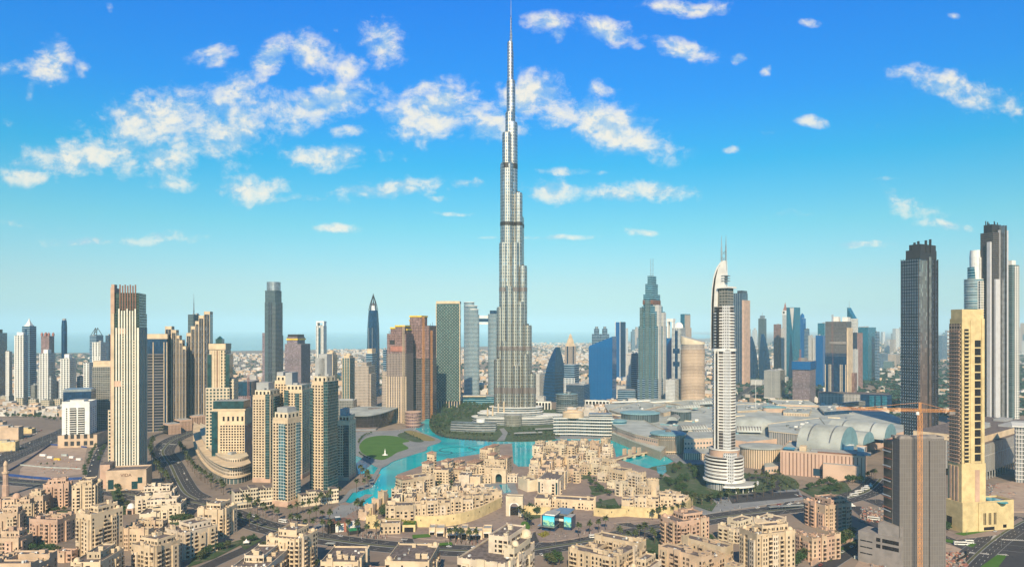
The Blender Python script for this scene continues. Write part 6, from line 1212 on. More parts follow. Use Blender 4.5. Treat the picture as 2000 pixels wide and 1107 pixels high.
# front row and the rampart
T, B = isle('four-storey apartment house at the left end of the rampart', (753, 808, 811), 1020, 15, 2, 16, 'cream', bays=2, kinds='awwb', roofn=3, steps=True)
row = [((806, 832, 834), 1014, 13, 0), ((832, 856, 858), 1012, 14, -2), ((856, 880, 882), 1010, 13, -4), ((880, 902, 904), 1007, 14, -8), ((902, 924, 926), 1003, 13, -12), ((922, 944, 946), 998, 13, -16), ((942, 962, 964), 992, 12, -20), ((960, 980, 982), 986, 11, -22)]
for i, (x, yb, h, a) in enumerate(row): isle('cream house with dark balconies on the curved rampart row, %s from its left end' % nth(i), x, yb, h+2*(i % 2), a, 14, 'cream', bays=1, kinds=('wba', 'bbw', 'awb')[i % 3])
def rampart(label, px, h, th=2.0, z0=.9, cren=True):
    line = [P(x, y) for x, y in smooth(px, 4, False)]; o = line[len(line)//2]; L = [(p[0]-o[0], p[1]-o[1]) for p in line]
    t = empty('rampart_wall', (*o, z0), 0, label, 'wall'); mb = MB(); mb.strip(L, th, 0, 0, z2=h); mb.build('wall', 'warm', t)
    if cren:
        mb = MB(); acc = 0
        for a, b in zip(L, L[1:]):
            dx, dy = b[0]-a[0], b[1]-a[1]; l = math.hypot(dx, dy); n = max(1, int(l/1.8))
            for k in range(n): mb.box(a[0]+dx*(k+.5)/n, a[1]+dy*(k+.5)/n, h-.02, 1.0, th*.5, .9, rot=math.atan2(dy, dx))
        tag(mb.build('battlement', 'cream', t), kind='stuff')
    n = len(L)
    for k in range(2, n-1, 3):
        a, b = L[k-1], L[k]; an = math.atan2(b[1]-a[1], b[0]-a[0]); inst(unit_window('void'), t, ((a[0]+b[0])/2+math.sin(an)*(th/2+.03), (a[1]+b[1])/2-math.cos(an)*(th/2+.03), h*.55), an, (.8, 1, 1.6), 'window')
    return t
rampart('long curved cream rampart below the balcony row, left of the white gate', [(810, 1030), (850, 1030), (890, 1026), (925, 1017), (950, 1006), (978, 992)], 10.5)
rampart('short rampart right of the white gate', [(1022, 1004), (1040, 1006), (1075, 1006)], 8); rampart('plain rampart behind the screens building, right part', [(1160, 1008), (1190, 1011), (1222, 1009)], 8, cren=False); rampart('right-hand rampart with dark garage arch, curving to its east end', [(1214, 1008), (1260, 1012), (1300, 1012), (1335, 1003), (1352, 986)], 10)
rampart('left rampart stepping down to the water by the palms', [(722, 1010), (732, 1000), (745, 988), (757, 980)], 8); rampart('low wall with gatehouse left of the tunnel mouth', [(716, 1026), (732, 1030), (745, 1036)], 8, cren=False)
T = arch_gate('white_gate', 'great white gate with pointed arch and dark passage, centre of the rampart', (988, 1021, 1023), 1010, 19, 6, 9, 'paleb', 8.5, 13, 'white'); place_windows(T.root, [(0, 0, 0, 0, 8.3, 7.5)], 'void', name='passage'); T.body('panel', ['paleb', 'paleb'], 13.5, 15.5, (.15, .85), (-.02, .1))
T = Tower('tunnel_portal', 'dark underpass portal in the rampart beside the yellow hedge', (786, 811, 814), 1040, 1022, 4, 14, 'portal'); T.body('wall', ['warm', 'grassm'], 0, 7.5); place_windows(T.root, [(0, -T.d/2-.02, 0, 0, T.w*.72, 5.2)], 'void', name='tunnel_mouth')  # mouth is a flat dark panel, the tunnel's shade put into its colour
T = Tower('garage_portal', 'dark garage arch in the right-hand rampart', (1280, 1303, 1304), 1014, 1000, -4, 4, 'portal'); T.body('wall', ['warm', 'warm'], 0, 9.5); place_windows(T.root, [(0, -T.d/2-.02, 0, 0, T.w*.6, 5)], 'void', name='garage_mouth')
T, B = isle('low balcony house with tea-room front left of the tunnel', (742, 782, 785), 1044, 9, 3, 12, 'cream', bays=0, kinds='a'); T, B = isle('gatehouse with small arch at the left end of the quarter', (716, 734, 738), 1034, 10, 20, None, 'warm', bays=0, kinds='an')
for i, (x, yb, h) in enumerate((((700, 716, 722), 1018, 7), ((712, 728, 733), 1008, 9), ((726, 740, 744), 998, 10), ((738, 750, 757), 988, 13))): isle('plain stepping wall house by the palms, %s from the left' % nth(i), x, yb, h, 28, None, 'beige', bays=0, kinds='nnw')
# loosely packed houses of the inner quarter
fill = []
def pack(rows, words, mat='cream', a=14, d=None, hbase=11):
    for j, (yb, x0, x1, n, hb) in enumerate(rows):
        for i in range(n):
            xa = x0+(x1-x0)*i/n+rnd.uniform(-1.5, 1.5); xb = x0+(x1-x0)*(i+.86)/n+rnd.uniform(-1.5, 1.5)
            isle(words % (nth(i), nth(j)), (xa, xa+(xb-xa)*rnd.uniform(.66, .8), xb), yb+rnd.uniform(-3, 3), hb+rnd.choice((-2, 0, 0, 2, 4)), a+rnd.choice((-6, 0, 6, 10)), None, rnd.choice((mat, mat, 'beige', 'paleb')), bays=1, roofn=2, cap=40)
pack([(968, 790, 950, 7, 8), (982, 765, 965, 8, 9), (994, 765, 952, 7, 9)], 'western quarter house, %s from left in the %s row from the keep')
pack([(883, 1046, 1196, 7, 14), (894, 1040, 1200, 7, 13), (906, 1044, 1196, 6, 11), (918, 1036, 1180, 6, 12), (931, 1034, 1160, 5, 11), (944, 1030, 1140, 5, 10)], 'eastern quarter house, %s from left in the %s row from the lake')
pack([(930, 1150, 1215, 3, 9), (944, 1165, 1240, 3, 9), (956, 1185, 1262, 3, 8), (970, 1200, 1290, 4, 10)], 'garden side house, %s from left in the %s row past the garden court', 'paleb', 30)
T, B = isle('tall cream house with two green glass strips, left of the garden court', (1050, 1090, 1108), 970, 17, 12, None, 'cream', bays=2, kinds='nwwn'); place_windows(T.root, [((u-.5)*T.w, -T.d/2-.03, 0, 2, 2.2, 13) for u in (.08, .92)], 'tealglass', name='glass_strip')
T, B = isle('grey-walled curved hall along the pool court', (1012, 1030, 1050), 962, 12, 60, None, 'paleb', bays=0, kinds='n')
T, B = isle('three-storey house with arches behind the screens building, left', (1044, 1072, 1078), 996, 10, 8, None, 'cream', kinds='aw'); T, B = isle('two-storey arched row behind the screens building, right', (1078, 1160, 1166), 998, 9, 8, 16, 'cream', bays=3, kinds='wab')
for i in range(5): isle('cream row house over the right-hand rampart, %s from its left end' % nth(i), (1214+i*25, 1237+i*25, 1240+i*25), 1002-i*1.5, 11+(i % 2)*2, 2-2*i, 14, 'cream', bays=1, kinds=('bwb', 'wbw')[i % 2])
X, Y = P(1275, 968); t = empty('round_keep', (X, Y, .9), 0, 'round crenellated keep above the right-hand row', 'tower'); mb = MB(); mb.lathe([(7, 0), (7, 17.5), (6.4, 17.5), (6.4, 16.5), (0, 16.5)], 0, 0, 24); mb.build('wall', 'cream', t); mb = MB()
for k in range(12): q = k*math.pi/6; mb.box(6.7*math.cos(q), 6.7*math.sin(q), 17.4, .6, 1.6, 1, rot=q)
tag(mb.build('battlement', 'cream', t), kind='stuff')
for i, (x, yb, h) in enumerate((((1188, 1216, 1234), 950, 17), ((1226, 1250, 1262), 962, 19), ((1244, 1264, 1272), 975, 12), ((1176, 1196, 1204), 925, 15), ((1288, 1310, 1330), 985, 9), ((1300, 1326, 1345), 990, 8))): isle(('long house with arched gallery on the garden canal', 'tall terraced house beside the canal bridge gardens', 'plain house in front of the round keep', 'corner house of the bazaar by the canal bridge', 'low house right of the round keep', 'low end house at the east tip of the rampart')[i], x, yb, h, 40, None, 'cream', kinds='wab')
# garden court, pools
for i, (px, nm, lab, sz) in enumerate((([(955, 952), (966, 951), (972, 966), (958, 967)], 'court_pool', 'left of two blue pools in the hotel court', 0), ([(975, 948), (990, 947), (999, 962), (984, 964)], 'court_pool', 'right of two blue pools in the hotel court', 0), ([(1120, 923), (1128, 921), (1138, 930), (1130, 932)], 'court_pool', 'small blue pool in the eastern garden court', 0), ([(1282, 912), (1300, 910), (1302, 922), (1292, 930), (1284, 924)], 'garden_pool', 'curved blue pool in the hotel gardens', 0))):
    o = slab(nm, px, 'pool', 1.0, 1.35, None); tag(o, lab, 'pool')
o = slab('garden_pool', [(1256, 1084), (1272, 1078), (1288, 1090), (1276, 1098), (1262, 1096)], 'blueglass', .3, .6, None); tag(o, 'dark blue garden pool between the bottom right blocks', 'pool')
# screens building
T = Tower('screens_building', 'dark glass pavilion carrying two bright landscape screens', (1066, 1104, 1150), 1036, 1000, 18, 26, 'building'); T.root.location.z = 1.1
T.body('wall', ['dark', 'roofg'], 0, 12, (.0, 1.0), (.15, 1)); T.body('left_wing', ['f_navyglass', 'roofg'], 0, 14, (-.05, .62), (-.35, .3)); T.body('right_wing', ['f_navyglass', 'roofg'], 0, 12, (.92, 1.32), (.0, .5)); T.body('roof_plate', ['steel', 'steel'], 12, 13, (.25, 1.05), (.2, 1.1)); T.body('roof_plate', ['white', 'roofg'], 14, 15, (.1, .6), (-.3, .3)); T.body('skirt_canopy', ['steel', 'steel'], 4, 4.6, (-.2, .66), (-.5, .1)); T.body('side_wall', ['pinkbeige', 'roofg'], 0, 13, (-.12, -.05), (-.3, .3))
def screen_mat(name, seed):
    m, k = new_mat(name); uv = k.new('ShaderNodeUVMap'); sp = k.new('ShaderNodeSeparateXYZ', inp={0: uv.outputs[0]}); tcv = k.new('ShaderNodeVectorMath', operation='ADD', inp={0: uv.outputs[0], 1: (seed, seed, 0)}).outputs[0]
    n = k.noise(tcv, 3.2, 4, .6).outputs[0]; v = sp.outputs[1]
    sky = k.mix(v, (.25, .75, .70), (.02, .42, .60)); land = k.mix(k.step(n, .4, .6), (.02, .16, .20), (.28, .50, .30))
    c = k.mix(k.step(k.math('SUBTRACT', v, k.math('MULTIPLY', n, .9)), .0, .12), land, sky)
    p = k.new('ShaderNodeBsdfPrincipled', inp={'Base Color': c, 'Roughness': .3, 'Emission Color': c, 'Emission Strength': .3}); out(k, p.outputs[0]); M[name] = m
screen_mat('screen_one', 1.3); screen_mat('screen_two', 5.1)
for nm, u0, u1, y, z0, z1 in (('screen_one', .02, .60, -.35, 4.8, 13.6), ('screen_two', .94, 1.30, 0, 2.8, 11.8)):
    mb = MB(); x0, x1 = (u0-.5)*T.w, (u1-.5)*T.w; yy = (y-.5)*T.d-.25; mb.face([(x0, yy, z0), (x1, yy, z0), (x1, yy, z1), (x0, yy, z1)], 0, [(0, 0), (1, 0), (1, 1), (0, 1)]); mb.face([(x0, yy+.2, z1), (x1, yy+.2, z1), (x1, yy+.2, z0), (x0, yy+.2, z0)]); mb.build('display_screen', nm, T.root)
place_windows(T.root, [((u-.5)*T.w, -T.d*.35-.03, 0, 6.5, 2.6, 2.2) for u in (.68, .78, .88)], 'white', name='lit_sign')
# visitor kiosks and shops along the boulevard
T = Tower('visitor_pavilion', 'flat brown-roofed pavilion with white, pink and green panels by the water', (640, 690, 698), 1036, 1014, -14, 14, 'building'); T.body('wall', ['void', 'rust'], 0, 9); T.body('white_panel', ['white', 'white'], .5, 8, (.3, .62), (-.02, .1)); T.body('pink_panel', ['rust', 'rust'], .2, 9.2, (.62, .76), (-.04, .1)); T.body('roof_plate', ['brown', 'brown'], 9, 9.7, (-.04, .8), (-.06, 1.04)); T.body('roof_box', ['blueglass', 'white'], 9.7, 12.5, (.35, .55), (.4, .8))
M['signgreen'] = plain('green_sign', (.02, .22, .10), .5)
T = Tower('kiosk', 'small kiosk with white hipped roof and green band beside the brown-roofed pavilion', (682, 702, 706), 1042, 1020, -14, 12, 'kiosk'); T.body('wall', ['dark', 'white'], 0, 3.5); T.body('green_band', ['signgreen', 'white'], 3.5, 6.5, (-.02, 1.02), (-.02, 1.02)); T.body('white_band', ['white', 'white'], 6.5, 8, (-.04, 1.04), (-.04, 1.04)); mb = MB(); mb.prism(T.r(-.05, 1.05, -.05, 1.05), 8, 11, 0, 0, poly1=T.r(.4, .6, .4, .6)); mb.build('hip_roof', 'white', T.root)
for i, (a, b, yb, h) in enumerate(((838, 850, 1046, 7), (851, 868, 1049, 8), (871, 898, 1052, 7), (900, 913, 1054, 10), (914, 942, 1053, 7), (943, 960, 1050, 8))):
    T = Tower('boulevard_shop', 'flat-roofed shop under the rampart, %s from the left' % nth(i), (a, b, b+1), yb, yb-10, 4, 12, 'shop'); T.body('wall', ['cream', 'roofg'], 0, h); T.parapet(h, .8, 'cream'); place_windows(T.root, [(0, -T.d/2-.02, 0, .2, T.w*.72, h*.55)], 'void', name='shop_front'); T.body('awning', ['white', 'white'], h*.6, h*.66, (.1, .9), (-.25, 0))
# canal footbridge
X, Y = P(1235, 893); br = empty('canal_bridge', (X, Y, 0), math.atan2(P(1272, 886)[1]-P(1200, 902)[1], P(1272, 886)[0]-P(1200, 902)[0]), 'cream arched footbridge with twin gate towers over the turquoise canal', 'bridge')
Lb = math.hypot(P(1272, 886)[0]-P(1200, 902)[0], P(1272, 886)[1]-P(1200, 902)[1])/2
mb = MB(); N = 10
for k in range(N): t0, t1 = -1+2*k/N, -1+2*(k+1)/N; z0, z1 = 4.5-1.5*t0*t0, 4.5-1.5*t1*t1; mb.prism([(t0*Lb, -4), (t1*Lb, -4), (t1*Lb, 4), (t0*Lb, 4)], lambda i: (z0, z1, z1, z0)[i]-1.2, lambda i: (z0, z1, z1, z0)[i]+1.0, 0, 1, True)
mb.build('deck', ['cream', 'paving'], br)
for x in (-.5, 0, .5): mb = MB(); mb.box(0, 0, -.5, 4, 9, 4.5); mb.build('pier', 'cream', br, (x*Lb, 0, 0))
for x in (-.28, .22):
    for y in (-4.6, 4.6): mb = MB(); mb.box(0, 0, 0, 6, 3.2, 11, 0); mb.build('gate_tower', 'beige', br, (x*Lb, y, 3))
# ---------------------------------------------------------------- opera hall, mall
M['tealroof'] = plain('teal_grey_roof', (.21, .38, .42), .5, var=.12, metal=.1); M['paleroof'] = plain('pale_grey_roof', (.40, .43, .41), .7, var=.16, scale=.04); M['mallpink'] = plain('mall_stone', (.56, .40, .30), .8, var=.12, scale=.05)
F_('f_slots', (.60, .46, .32), (.09, .07, .055), bw=3.0, fh=60, wu=(.3, .62), wv=(.0, 1)); F_('f_ribglass', (.30, .27, .22), (.10, .10, .09), bw=1.6, fh=30, wu=(.25, .8), wv=(.02, .98), gm=.3); F_('f_pinkslots', (.56, .38, .29), (.22, .14, .11), bw=4.4, fh=60, wu=(.35, .65), wv=(0, 1)); F_('f_mallwin', (.58, .43, .33), (.05, .11, .13), bw=5, fh=7, wu=(.25, .75), wv=(.35, .75))
X, Y = P(727, 836); t = empty('opera_hall', ((727-1000)*1405/F, 1405, 0), R(-8), 'dark boat-shaped opera hall with pale curved roof at the head of the lake', 'opera house')
w, d = 43, 76; N = 40
F_('f_opera', (.06, .055, .06), (.05, .04, .04), bw=2.2, fh=9, wu=(.08, .94), wv=(.04, .97), gm=.3, gr=.2)
def hull(k): return [(math.copysign(abs(math.cos(q))**.75, math.cos(q))*w*k, math.copysign(abs(math.sin(q))**.9, math.sin(q))*d*k) for q in [2*math.pi*i/N for i in range(N)]]
mb = MB(); mb.prism(hull(.78), 0, 12, 0, None, poly1=hull(.86)); mb.prism(hull(.86), 12, lambda i: 28+2*math.cos(4*math.pi*i/N), 0, 1, poly1=hull(.97)); mb.build('hull_wall', ['f_opera', 'paleroof'], t)
mb = MB(); up = lambda i: 29.6+2*math.cos(4*math.pi*i/N)
mb.prism(hull(1.03), lambda i: up(i)-1.6, up, 0, None, poly1=hull(1.04)); mb.prism(hull(1.04), up, lambda i: up(i)+1.8, 0, 0, poly1=hull(.6)); mb.build('roof_shell', 'paleroof', t, (0, 0, 0))
mb = MB(); mb.prism(circle(1, 24, w*.12, 2, 14, 6), 31.2, 33.4, 0, 0); mb.build('roof_hatch', 'roof', t)
mb = MB(); mb.prism([(-w*.7, -d*.98), (-w*.3, -d*1.08), (w*.3, -d*1.08), (w*.75, -d*.95), (w*.7, -d*.7), (-w*.7, -d*.7)], 0, 3, 0, 1); mb.build('terrace_step', ['quay', 'paving'], t)
# mall: parts placed on the roof plane
def Rp(px, py, z): return P(px, py, z)
def zone(name, label, px, z1, wallm, roofm='paleroof', z0=0, cat='mall wing', zr=None, rim=None):
    """a block whose roof outline was read off the photo at height z1"""
    pts = [Rp(x, y, z1 if zr is None else zr) for x, y in px]; A = sum(a[0]*b[1]-b[0]*a[1] for a, b in zip(pts, pts[1:]+pts[:1]))
    if A < 0: pts.reverse()
    c = (sum(p[0] for p in pts)/len(pts), sum(p[1] for p in pts)/len(pts)); L = [(p[0]-c[0], p[1]-c[1]) for p in pts]
    t = empty(name, (*c, 0), 0, label, cat); mb = MB(); mb.prism(L, z0, z1, 0, 1); mb.build('wall', [wallm, roofm], t)
    if rim: mb = MB(); mb.prism([(x*1.012, y*1.012) for x, y in L], z1-.2, z1+1, 0, None, True); mb.build('parapet', rim, t)
    t['zz'] = z1; return t, L, c
def drum(name, label, px, py, rpx, z1, wallm, roofm='tealroof', over=1.06, sy=.95, z0=0, cat='mall wing', disc=2.0, glass=None):
    X, Y = Rp(px, py, z1); r = rpx*Y/F; t = empty(name, (X, Y, 0), 0, label, cat); mb = MB(); mb.prism(circle(r, 48, 0, 0, 1, sy), z0, z1, 0, 1); mb.build('drum_wall', [wallm, roofm], t)
    mb = MB(); mb.lathe([(r*over, z1-.4), (r*over, z1+disc*.6), (r*over*.9, z1+disc), (r*.5, z1+disc*1.5), (0, z1+disc*1.6)], 0, 0, 48, 0, sy=sy); mb.build('roof_disc', roofm, t, smooth=False)
    if glass: mb = MB(); mb.lathe([(r*1.02, 5), (r*1.02, z1-7)], 0, 0, 24, 0, a0=R(170), a1=R(280), sy=sy); mb.lathe([(r*1.03, z1-6), (r*1.03, z1-2.5)], 0, 0, 24, 0, a0=R(165), a1=R(285), sy=sy); mb.build('curved_glazing', glass, t); mb = MB(); mb.lathe([(r*1.0, 3), (r*1.1, 3), (r*1.1, 5), (r*1.0, 5)], 0, 0, 24, 0, a0=R(160), a1=R(290), sy=sy); mb.build('canopy_ring', 'cream', t)
    return t, r
# big podium roof slabs, back to front
def inpoly(p, q):
    c = False
    for (x1, y1), (x2, y2) in zip(q, q[1:]+q[:1]):
        if (y1 > p[1]) != (y2 > p[1]) and p[0] < (x2-x1)*(p[1]-y1)/(y2-y1)+x1: c = not c
    return c
_, PODL, _ = zone('mall_podium', 'broad flat mall roof field behind the disc roofs', [(1180, 790), (1260, 778), (1400, 782), (1560, 790), (1720, 800), (1765, 818), (1765, 842), (1700, 858), (1560, 852), (1460, 862), (1340, 846), (1230, 822), (1190, 806)], 17, 'mallpink')
podt = bpy.data.objects['mall_podium']
for i in range(95):
    X, Y = P(rnd.uniform(1200, 1750), rnd.uniform(786, 850), 17); lx, ly = X-podt.location.x, Y-podt.location.y
    if not inpoly((lx, ly), PODL): continue
    mb = MB(); k = rnd.random()
    if k < .5: mb.box(0, 0, 0, rnd.uniform(3, 7), rnd.uniform(3, 6), rnd.uniform(1.5, 3.5))
    elif k < .8: mb.box(0, 0, 0, rnd.uniform(16, 40), rnd.uniform(2, 4), rnd.uniform(1, 2.2))
    else: mb.box(0, 0, 0, rnd.uniform(14, 30), rnd.uniform(10, 22), rnd.uniform(2, 4))
    mb.build('roof_unit', rnd.choice(('white', 'paleroof', 'roofg', 'paleb', 'tealroof', 'steel')), podt, (lx, ly, 17-.01), rnd.choice((-.45, -.45, .3, 1.12)))
def flat(label, px, z1, wallm='f_mallwin', roofm='paleroof', rim='paleb', **k):
    t, L, c = zone('mall_roof_block', label, px, z1, wallm, roofm, rim=rim, **k)
    for i in range(11):
        a = rnd.random(); j = rnd.randrange(len(L)); x, y = L[j][0]*a*.7, L[j][1]*a*.7; mb = MB(); mb.box(0, 0, 0, rnd.uniform(3, 8), rnd.uniform(2.5, 6), rnd.uniform(1.5, 3)); mb.build('roof_plant', rnd.choice(('white', 'roofg', 'steel')), t, (x, y, z1-.01*i), rnd.random())
    return t, L
flat('striped flat roof with skylight ribs behind the terraced restaurants', [(1190, 800), (1250, 783), (1300, 790), (1260, 800), (1215, 808)], 21)
flat('cream roof houses in line behind the fan-shaped roofs', [(1280, 800), (1350, 786), (1360, 790), (1296, 806)], 24, 'cream', rim=None)
flat('flat pale roof with plant in front of the beige round tower', [(1300, 786), (1380, 776), (1420, 784), (1360, 794)], 20)
for i in range(9): T = Tower('skylight_strip', 'long pale skylight strip on the mall roof, %s from the left' % nth(i), (1196+i*12, 1222+i*12, 1224+i*12), 803-i*.6, 800-i*.6, -22, 3, 'skylight'); T.root.location.z = 21.1 if i < 5 else 17.1; T.body('glazing', ['white', 'tealroof'], 0, 2.2)
# terraced restaurants
X, Y = P(1142, 852); t = empty('terraced_restaurants', (X, Y+24, 0), R(-4), 'curved white-banded terrace building with cream roof drum, right of the tower foot', 'mall wing')
def wav(k, y0=-24, w=52): return [(-w*1.0+w*2.0*i/16, (y0+4.5*math.sin(i/16*5.2)+6*(i/16-.4)**2)*k) for i in range(17)]
F_('f_terr', (.16, .20, .22), (.05, .08, .09), bw=4, fh=30, wu=(.1, .92), wv=(0, 1), gm=.3, gr=.15)
for i in range(6):
    k = 1.0-.05*i+(.16 if i == 0 else 0); fr = wav(k); z = i*5.2; mb = MB(); mb.prism(fr+[(50, 14), (-50, 14)], z, z+3.6, 0, 1); mb.build('glazed_storey', ['f_terr', 'paleroof'], t)
    mb = MB(); q = [(x*1.02, y-2.2) for x, y in fr]; mb.prism(q+[(52, 15), (-52, 15)], z+3.6, z+5.1, 0, 1, True); mb.build('terrace_slab', ['white', 'paleroof'], t)
mb = MB(); mb.lathe([(19, 31), (19, 40), (18, 40), (18, 38), (0, 38)], 0, 0, 32); mb.build('roof_drum', 'cream', t, (-18, -2, 0)); mb = MB()
mb.box(30, 0, 31, 40, 22, 7); mb.build('roof_house', 'podium_skin', t)
X, Y = P(1108, 806); t = empty('oval_block', (X, Y+12, 0), R(10), 'oval banded block with teal roof and roof drum behind the terraced restaurants', 'mall wing')
for i in range(9): mb = MB(); z = i*4.6; q = circle(1, 36, 0, 0, 24, 17); mb.prism(q, z, z+2.9, 0, 1); mb.build('glazed_storey', ['f_terr', 'tealroof'], t); mb = MB(); mb.prism([(x*1.05, y*1.05) for x, y in q], z+2.9, z+4.6, 0, 1, True); mb.build('floor_band', ['podium_skin' if i < 7 else 'steel', 'tealroof'], t)
mb = MB(); mb.lathe([(6, 41), (6, 47), (0, 47.3)], 0, 0, 20); mb.build('roof_drum', 'steel', t, (4, 2, 0))
# waterfront facade and discs
t, L, c = zone('waterfront_wing', 'long pinkish waterfront mall front with blue windows', [(1192, 826), (1216, 814), (1252, 818), (1300, 842), (1285, 858), (1240, 848), (1206, 836)], 22, 'f_mallwin', rim='paleb'); 
t, L, c = zone('waterfront_wing', 'lower colonnade storey of the waterfront mall front', [(1195, 846), (1235, 862), (1290, 882), (1300, 872), (1240, 846), (1206, 838)], 12, 'f_slots', rim='paleb')
drum('disc_roof', 'large flat teal disc roof left of the fan-shaped roofs', 1250, 806, 37, 32, 'f_terr', sy=.8); drum('corner_pavilion', 'glass-fronted corner pavilion beside the terraced restaurants', 1208, 822, 16, 26, 'f_tealband')
drum('mall_drum', 'cream slotted drum with teal disc roof by the canal promenade', 1305, 846, 33, 28, 'f_slots', over=1.07, glass='f_ribglass'); mbx = MB(); mbx.lathe([(5, 0), (3, 3), (0, 3.4)], 0, 0, 14); Xd, Yd = Rp(1305, 846, 28); td = [o for o in bpy.data.objects if o.name.startswith('mall_drum')][-1]; mbx.build('roof_vent', 'roof', td, (0, 0, 31))
drum('rotunda', 'grey disc roof above stepped ring roofs in the middle of the mall', 1330, 802, 20, 34, 'f_terr', roofm='paleroof'); drum('rotunda', 'low wide grey disc in front of the fan-shaped roofs', 1352, 830, 24, 27, 'paleroof', roofm='paleroof', disc=1.2)
t, L, c = zone('mall_facade', 'pinkish mall front with square windows behind the crescent hotel', [(1336, 858), (1392, 856), (1400, 838), (1345, 842)], 24, 'f_mallwin', rim='paleb'); zone('mall_facade', 'lower pinkish gallery below the square-windowed mall front', [(1335, 884), (1395, 886), (1396, 860), (1336, 860)], 10, 'f_slots')
def vault(name, label, px, py, z, L, r, rot, n, mat='paleroof', rib='roof', ribs=8, rise=1.0, endm=None, a0=0, a1=math.pi):
    X, Y = Rp(px, py, z); t = empty(name, (X, Y, z), rot, label, 'vault roof'); mb = MB(); N = 18
    pr = [(r*math.cos(a0+(a1-a0)*k/N), r*rise*math.sin(a0+(a1-a0)*k/N)) for k in range(N+1)]
    for p, q in zip(pr, pr[1:]): mb.face([(-L/2, p[0], p[1]), (-L/2, q[0], q[1]), (L/2, q[0], q[1]), (L/2, p[0], p[1])][::-1], 0)
    mb.build('vault_shell', mat, t, smooth=True)
    mb = MB()
    for x in (-L/2, L/2): f = [(x, p[0], p[1]) for p in pr]; mb.face(f if x > 0 else f[::-1], 0)
    mb.build('gable_wall', endm or mat, t)
    src = None
    for k in range(ribs):
        x = -L/2+L*(k+.5)/ribs
        if src is None:
            mb = MB()
            for p, q in zip(pr[3:-3], pr[4:-2]): mb.face([(-.8, p[0]*1.012, p[1]*1.012), (-.8, q[0]*1.012, q[1]*1.012), (.8, q[0]*1.012, q[1]*1.012), (.8, p[0]*1.012, p[1]*1.012)][::-1], 0)
            src = mb.build('roof_rib', rib, t, (x, 0, 0))
        else: inst(src, t, (x, 0, 0))
    return t
for i, (px, py, z, L, r, ro) in enumerate(((1352, 838, 22, 46, 10, R(14)), (1376, 846, 20, 40, 9, R(10)), (1340, 796, 24, 60, 9, R(24)), (1372, 788, 24, 60, 9, R(22)), (1316, 818, 25, 40, 9, R(70)), (1462, 842, 20, 40, 11, R(-10)))): vault('ribbed_vault', ('grey ribbed barrel roof behind the cream drum', 'grey ribbed barrel roof just left of the crescent hotel shaft', 'ribbed crescent roof left of the flat pale roof', 'ribbed crescent roof just left of the crescent hotel, upper', 'short ribbed roof beside the middle disc', 'dark-slotted barrel roof just right of the crescent hotel')[i], px, py, z, L, r, ro, 8, 'paleroof', 'roof', 9, .75)
X, Y = Rp(1464, 832, 18); t = empty('shell_dome', (X, Y, 17), 0, 'smooth pale shell dome right of the crescent hotel shaft', 'dome'); mb = MB(); mb.lathe([(46*math.cos(k*math.pi/24), 19*math.sin(k*math.pi/24)) for k in range(13)], 0, 0, 40, 0, sy=.7); mb.build('shell', 'paleroof', t, smooth=True)
drum('mall_drum', 'wide grey-roofed drum with slotted cream wall right of the crescent hotel', 1488, 872, 42, 26, 'f_slots', 'paleroof', over=1.05, sy=.8)
drum('mall_drum', 'low cream entrance drum with flat roof before the long pink wall', 1546, 900, 22, 13, 'mallpink', 'paleroof', over=1.0, sy=.8, disc=1); zone('mall_link', 'low pinkish link between the slotted drum and entrance drum', [(1492, 904), (1530, 900), (1532, 908), (1494, 912)], 9, 'f_mallwin')
# long pink wall block
T = Tower('mall_block', 'long pinkish slotted mall block with faceted right corner', (1524, 1690, 1722), 940, 893, 4, 90, 'mall wing'); T.body('wall', ['f_pinkslots', 'paleroof']); T.parapet(T.h, 1.5, 'mallpink'); T.body('faceted_bay', ['mallpink', 'roofg'], 0, T.h*.66, (.52, .93), (-.10, .05)); T.body('top_terrace', ['brown', 'roofg'], T.h, T.h+3, (.45, .9), (.03, .3)); T.body('roof_house', ['white', 'white'], T.h, T.h+6, (.7, .85), (.45, .7)); T.body('roof_house', ['white', 'white'], T.h, T.h+5, (.9, .98), (.4, .6)); T.body('roof_house', ['cream', 'cream'], T.h, T.h+6, (.22, .30), (.15, .3)); T.body('roof_tanks', ['blueglass', 'blueglass'], T.h, T.h+2, (.02, .16), (.1, .3)); T.plant(T.h, 10, (.1, .95), (.1, .9), hmax=3)
place_windows(T.root, [((.46-.5)*T.w, -T.d/2-.03, 0, 2, 12, 9)], 'blueglass', name='entrance_screen')
# big vault and wave roofs
vault('great_vault', 'largest smooth barrel roof of the mall with ribbed gable', 1616, 871, 30, 56, 35, R(-43), 8, 'paleroof', 'steel', 2, .82, 'tealroof'); vault('great_vault', 'second barrel roof behind the largest one', 1648, 860, 30, 66, 25, R(-43), 8, 'paleroof', 'steel', 2, .62, 'tealroof'); vault('great_vault', 'third barrel roof, farthest back and partly hidden by the dark ribbed tower', 1682, 849, 30, 80, 29, R(-43), 8, 'paleroof', 'steel', 2, .7, 'tealroof')
flat('dark-fronted flat roof block left of the largest barrel roof', [(1500, 828), (1600, 816), (1618, 838), (1556, 848), (1502, 842)], 27, 'f_greybox', rim='paleb'); flat('long flat roof with dark loading bays near the freeway', [(1440, 790), (1490, 788), (1492, 800), (1440, 803)], 20, 'f_slots'); drum('disc_roof', 'oval pale disc roof behind the long flat roofs', 1512, 795, 22, 26, 'mallpink', 'tealroof', sy=.6); flat('flat roof with dark bays right of the oval disc roof', [(1530, 796), (1585, 798), (1580, 808), (1530, 806)], 22, 'f_slots'); flat('pinkish stepped roofs behind the oval disc roof', [(1500, 780), (1580, 782), (1600, 792), (1520, 790)], 20, 'mallpink')
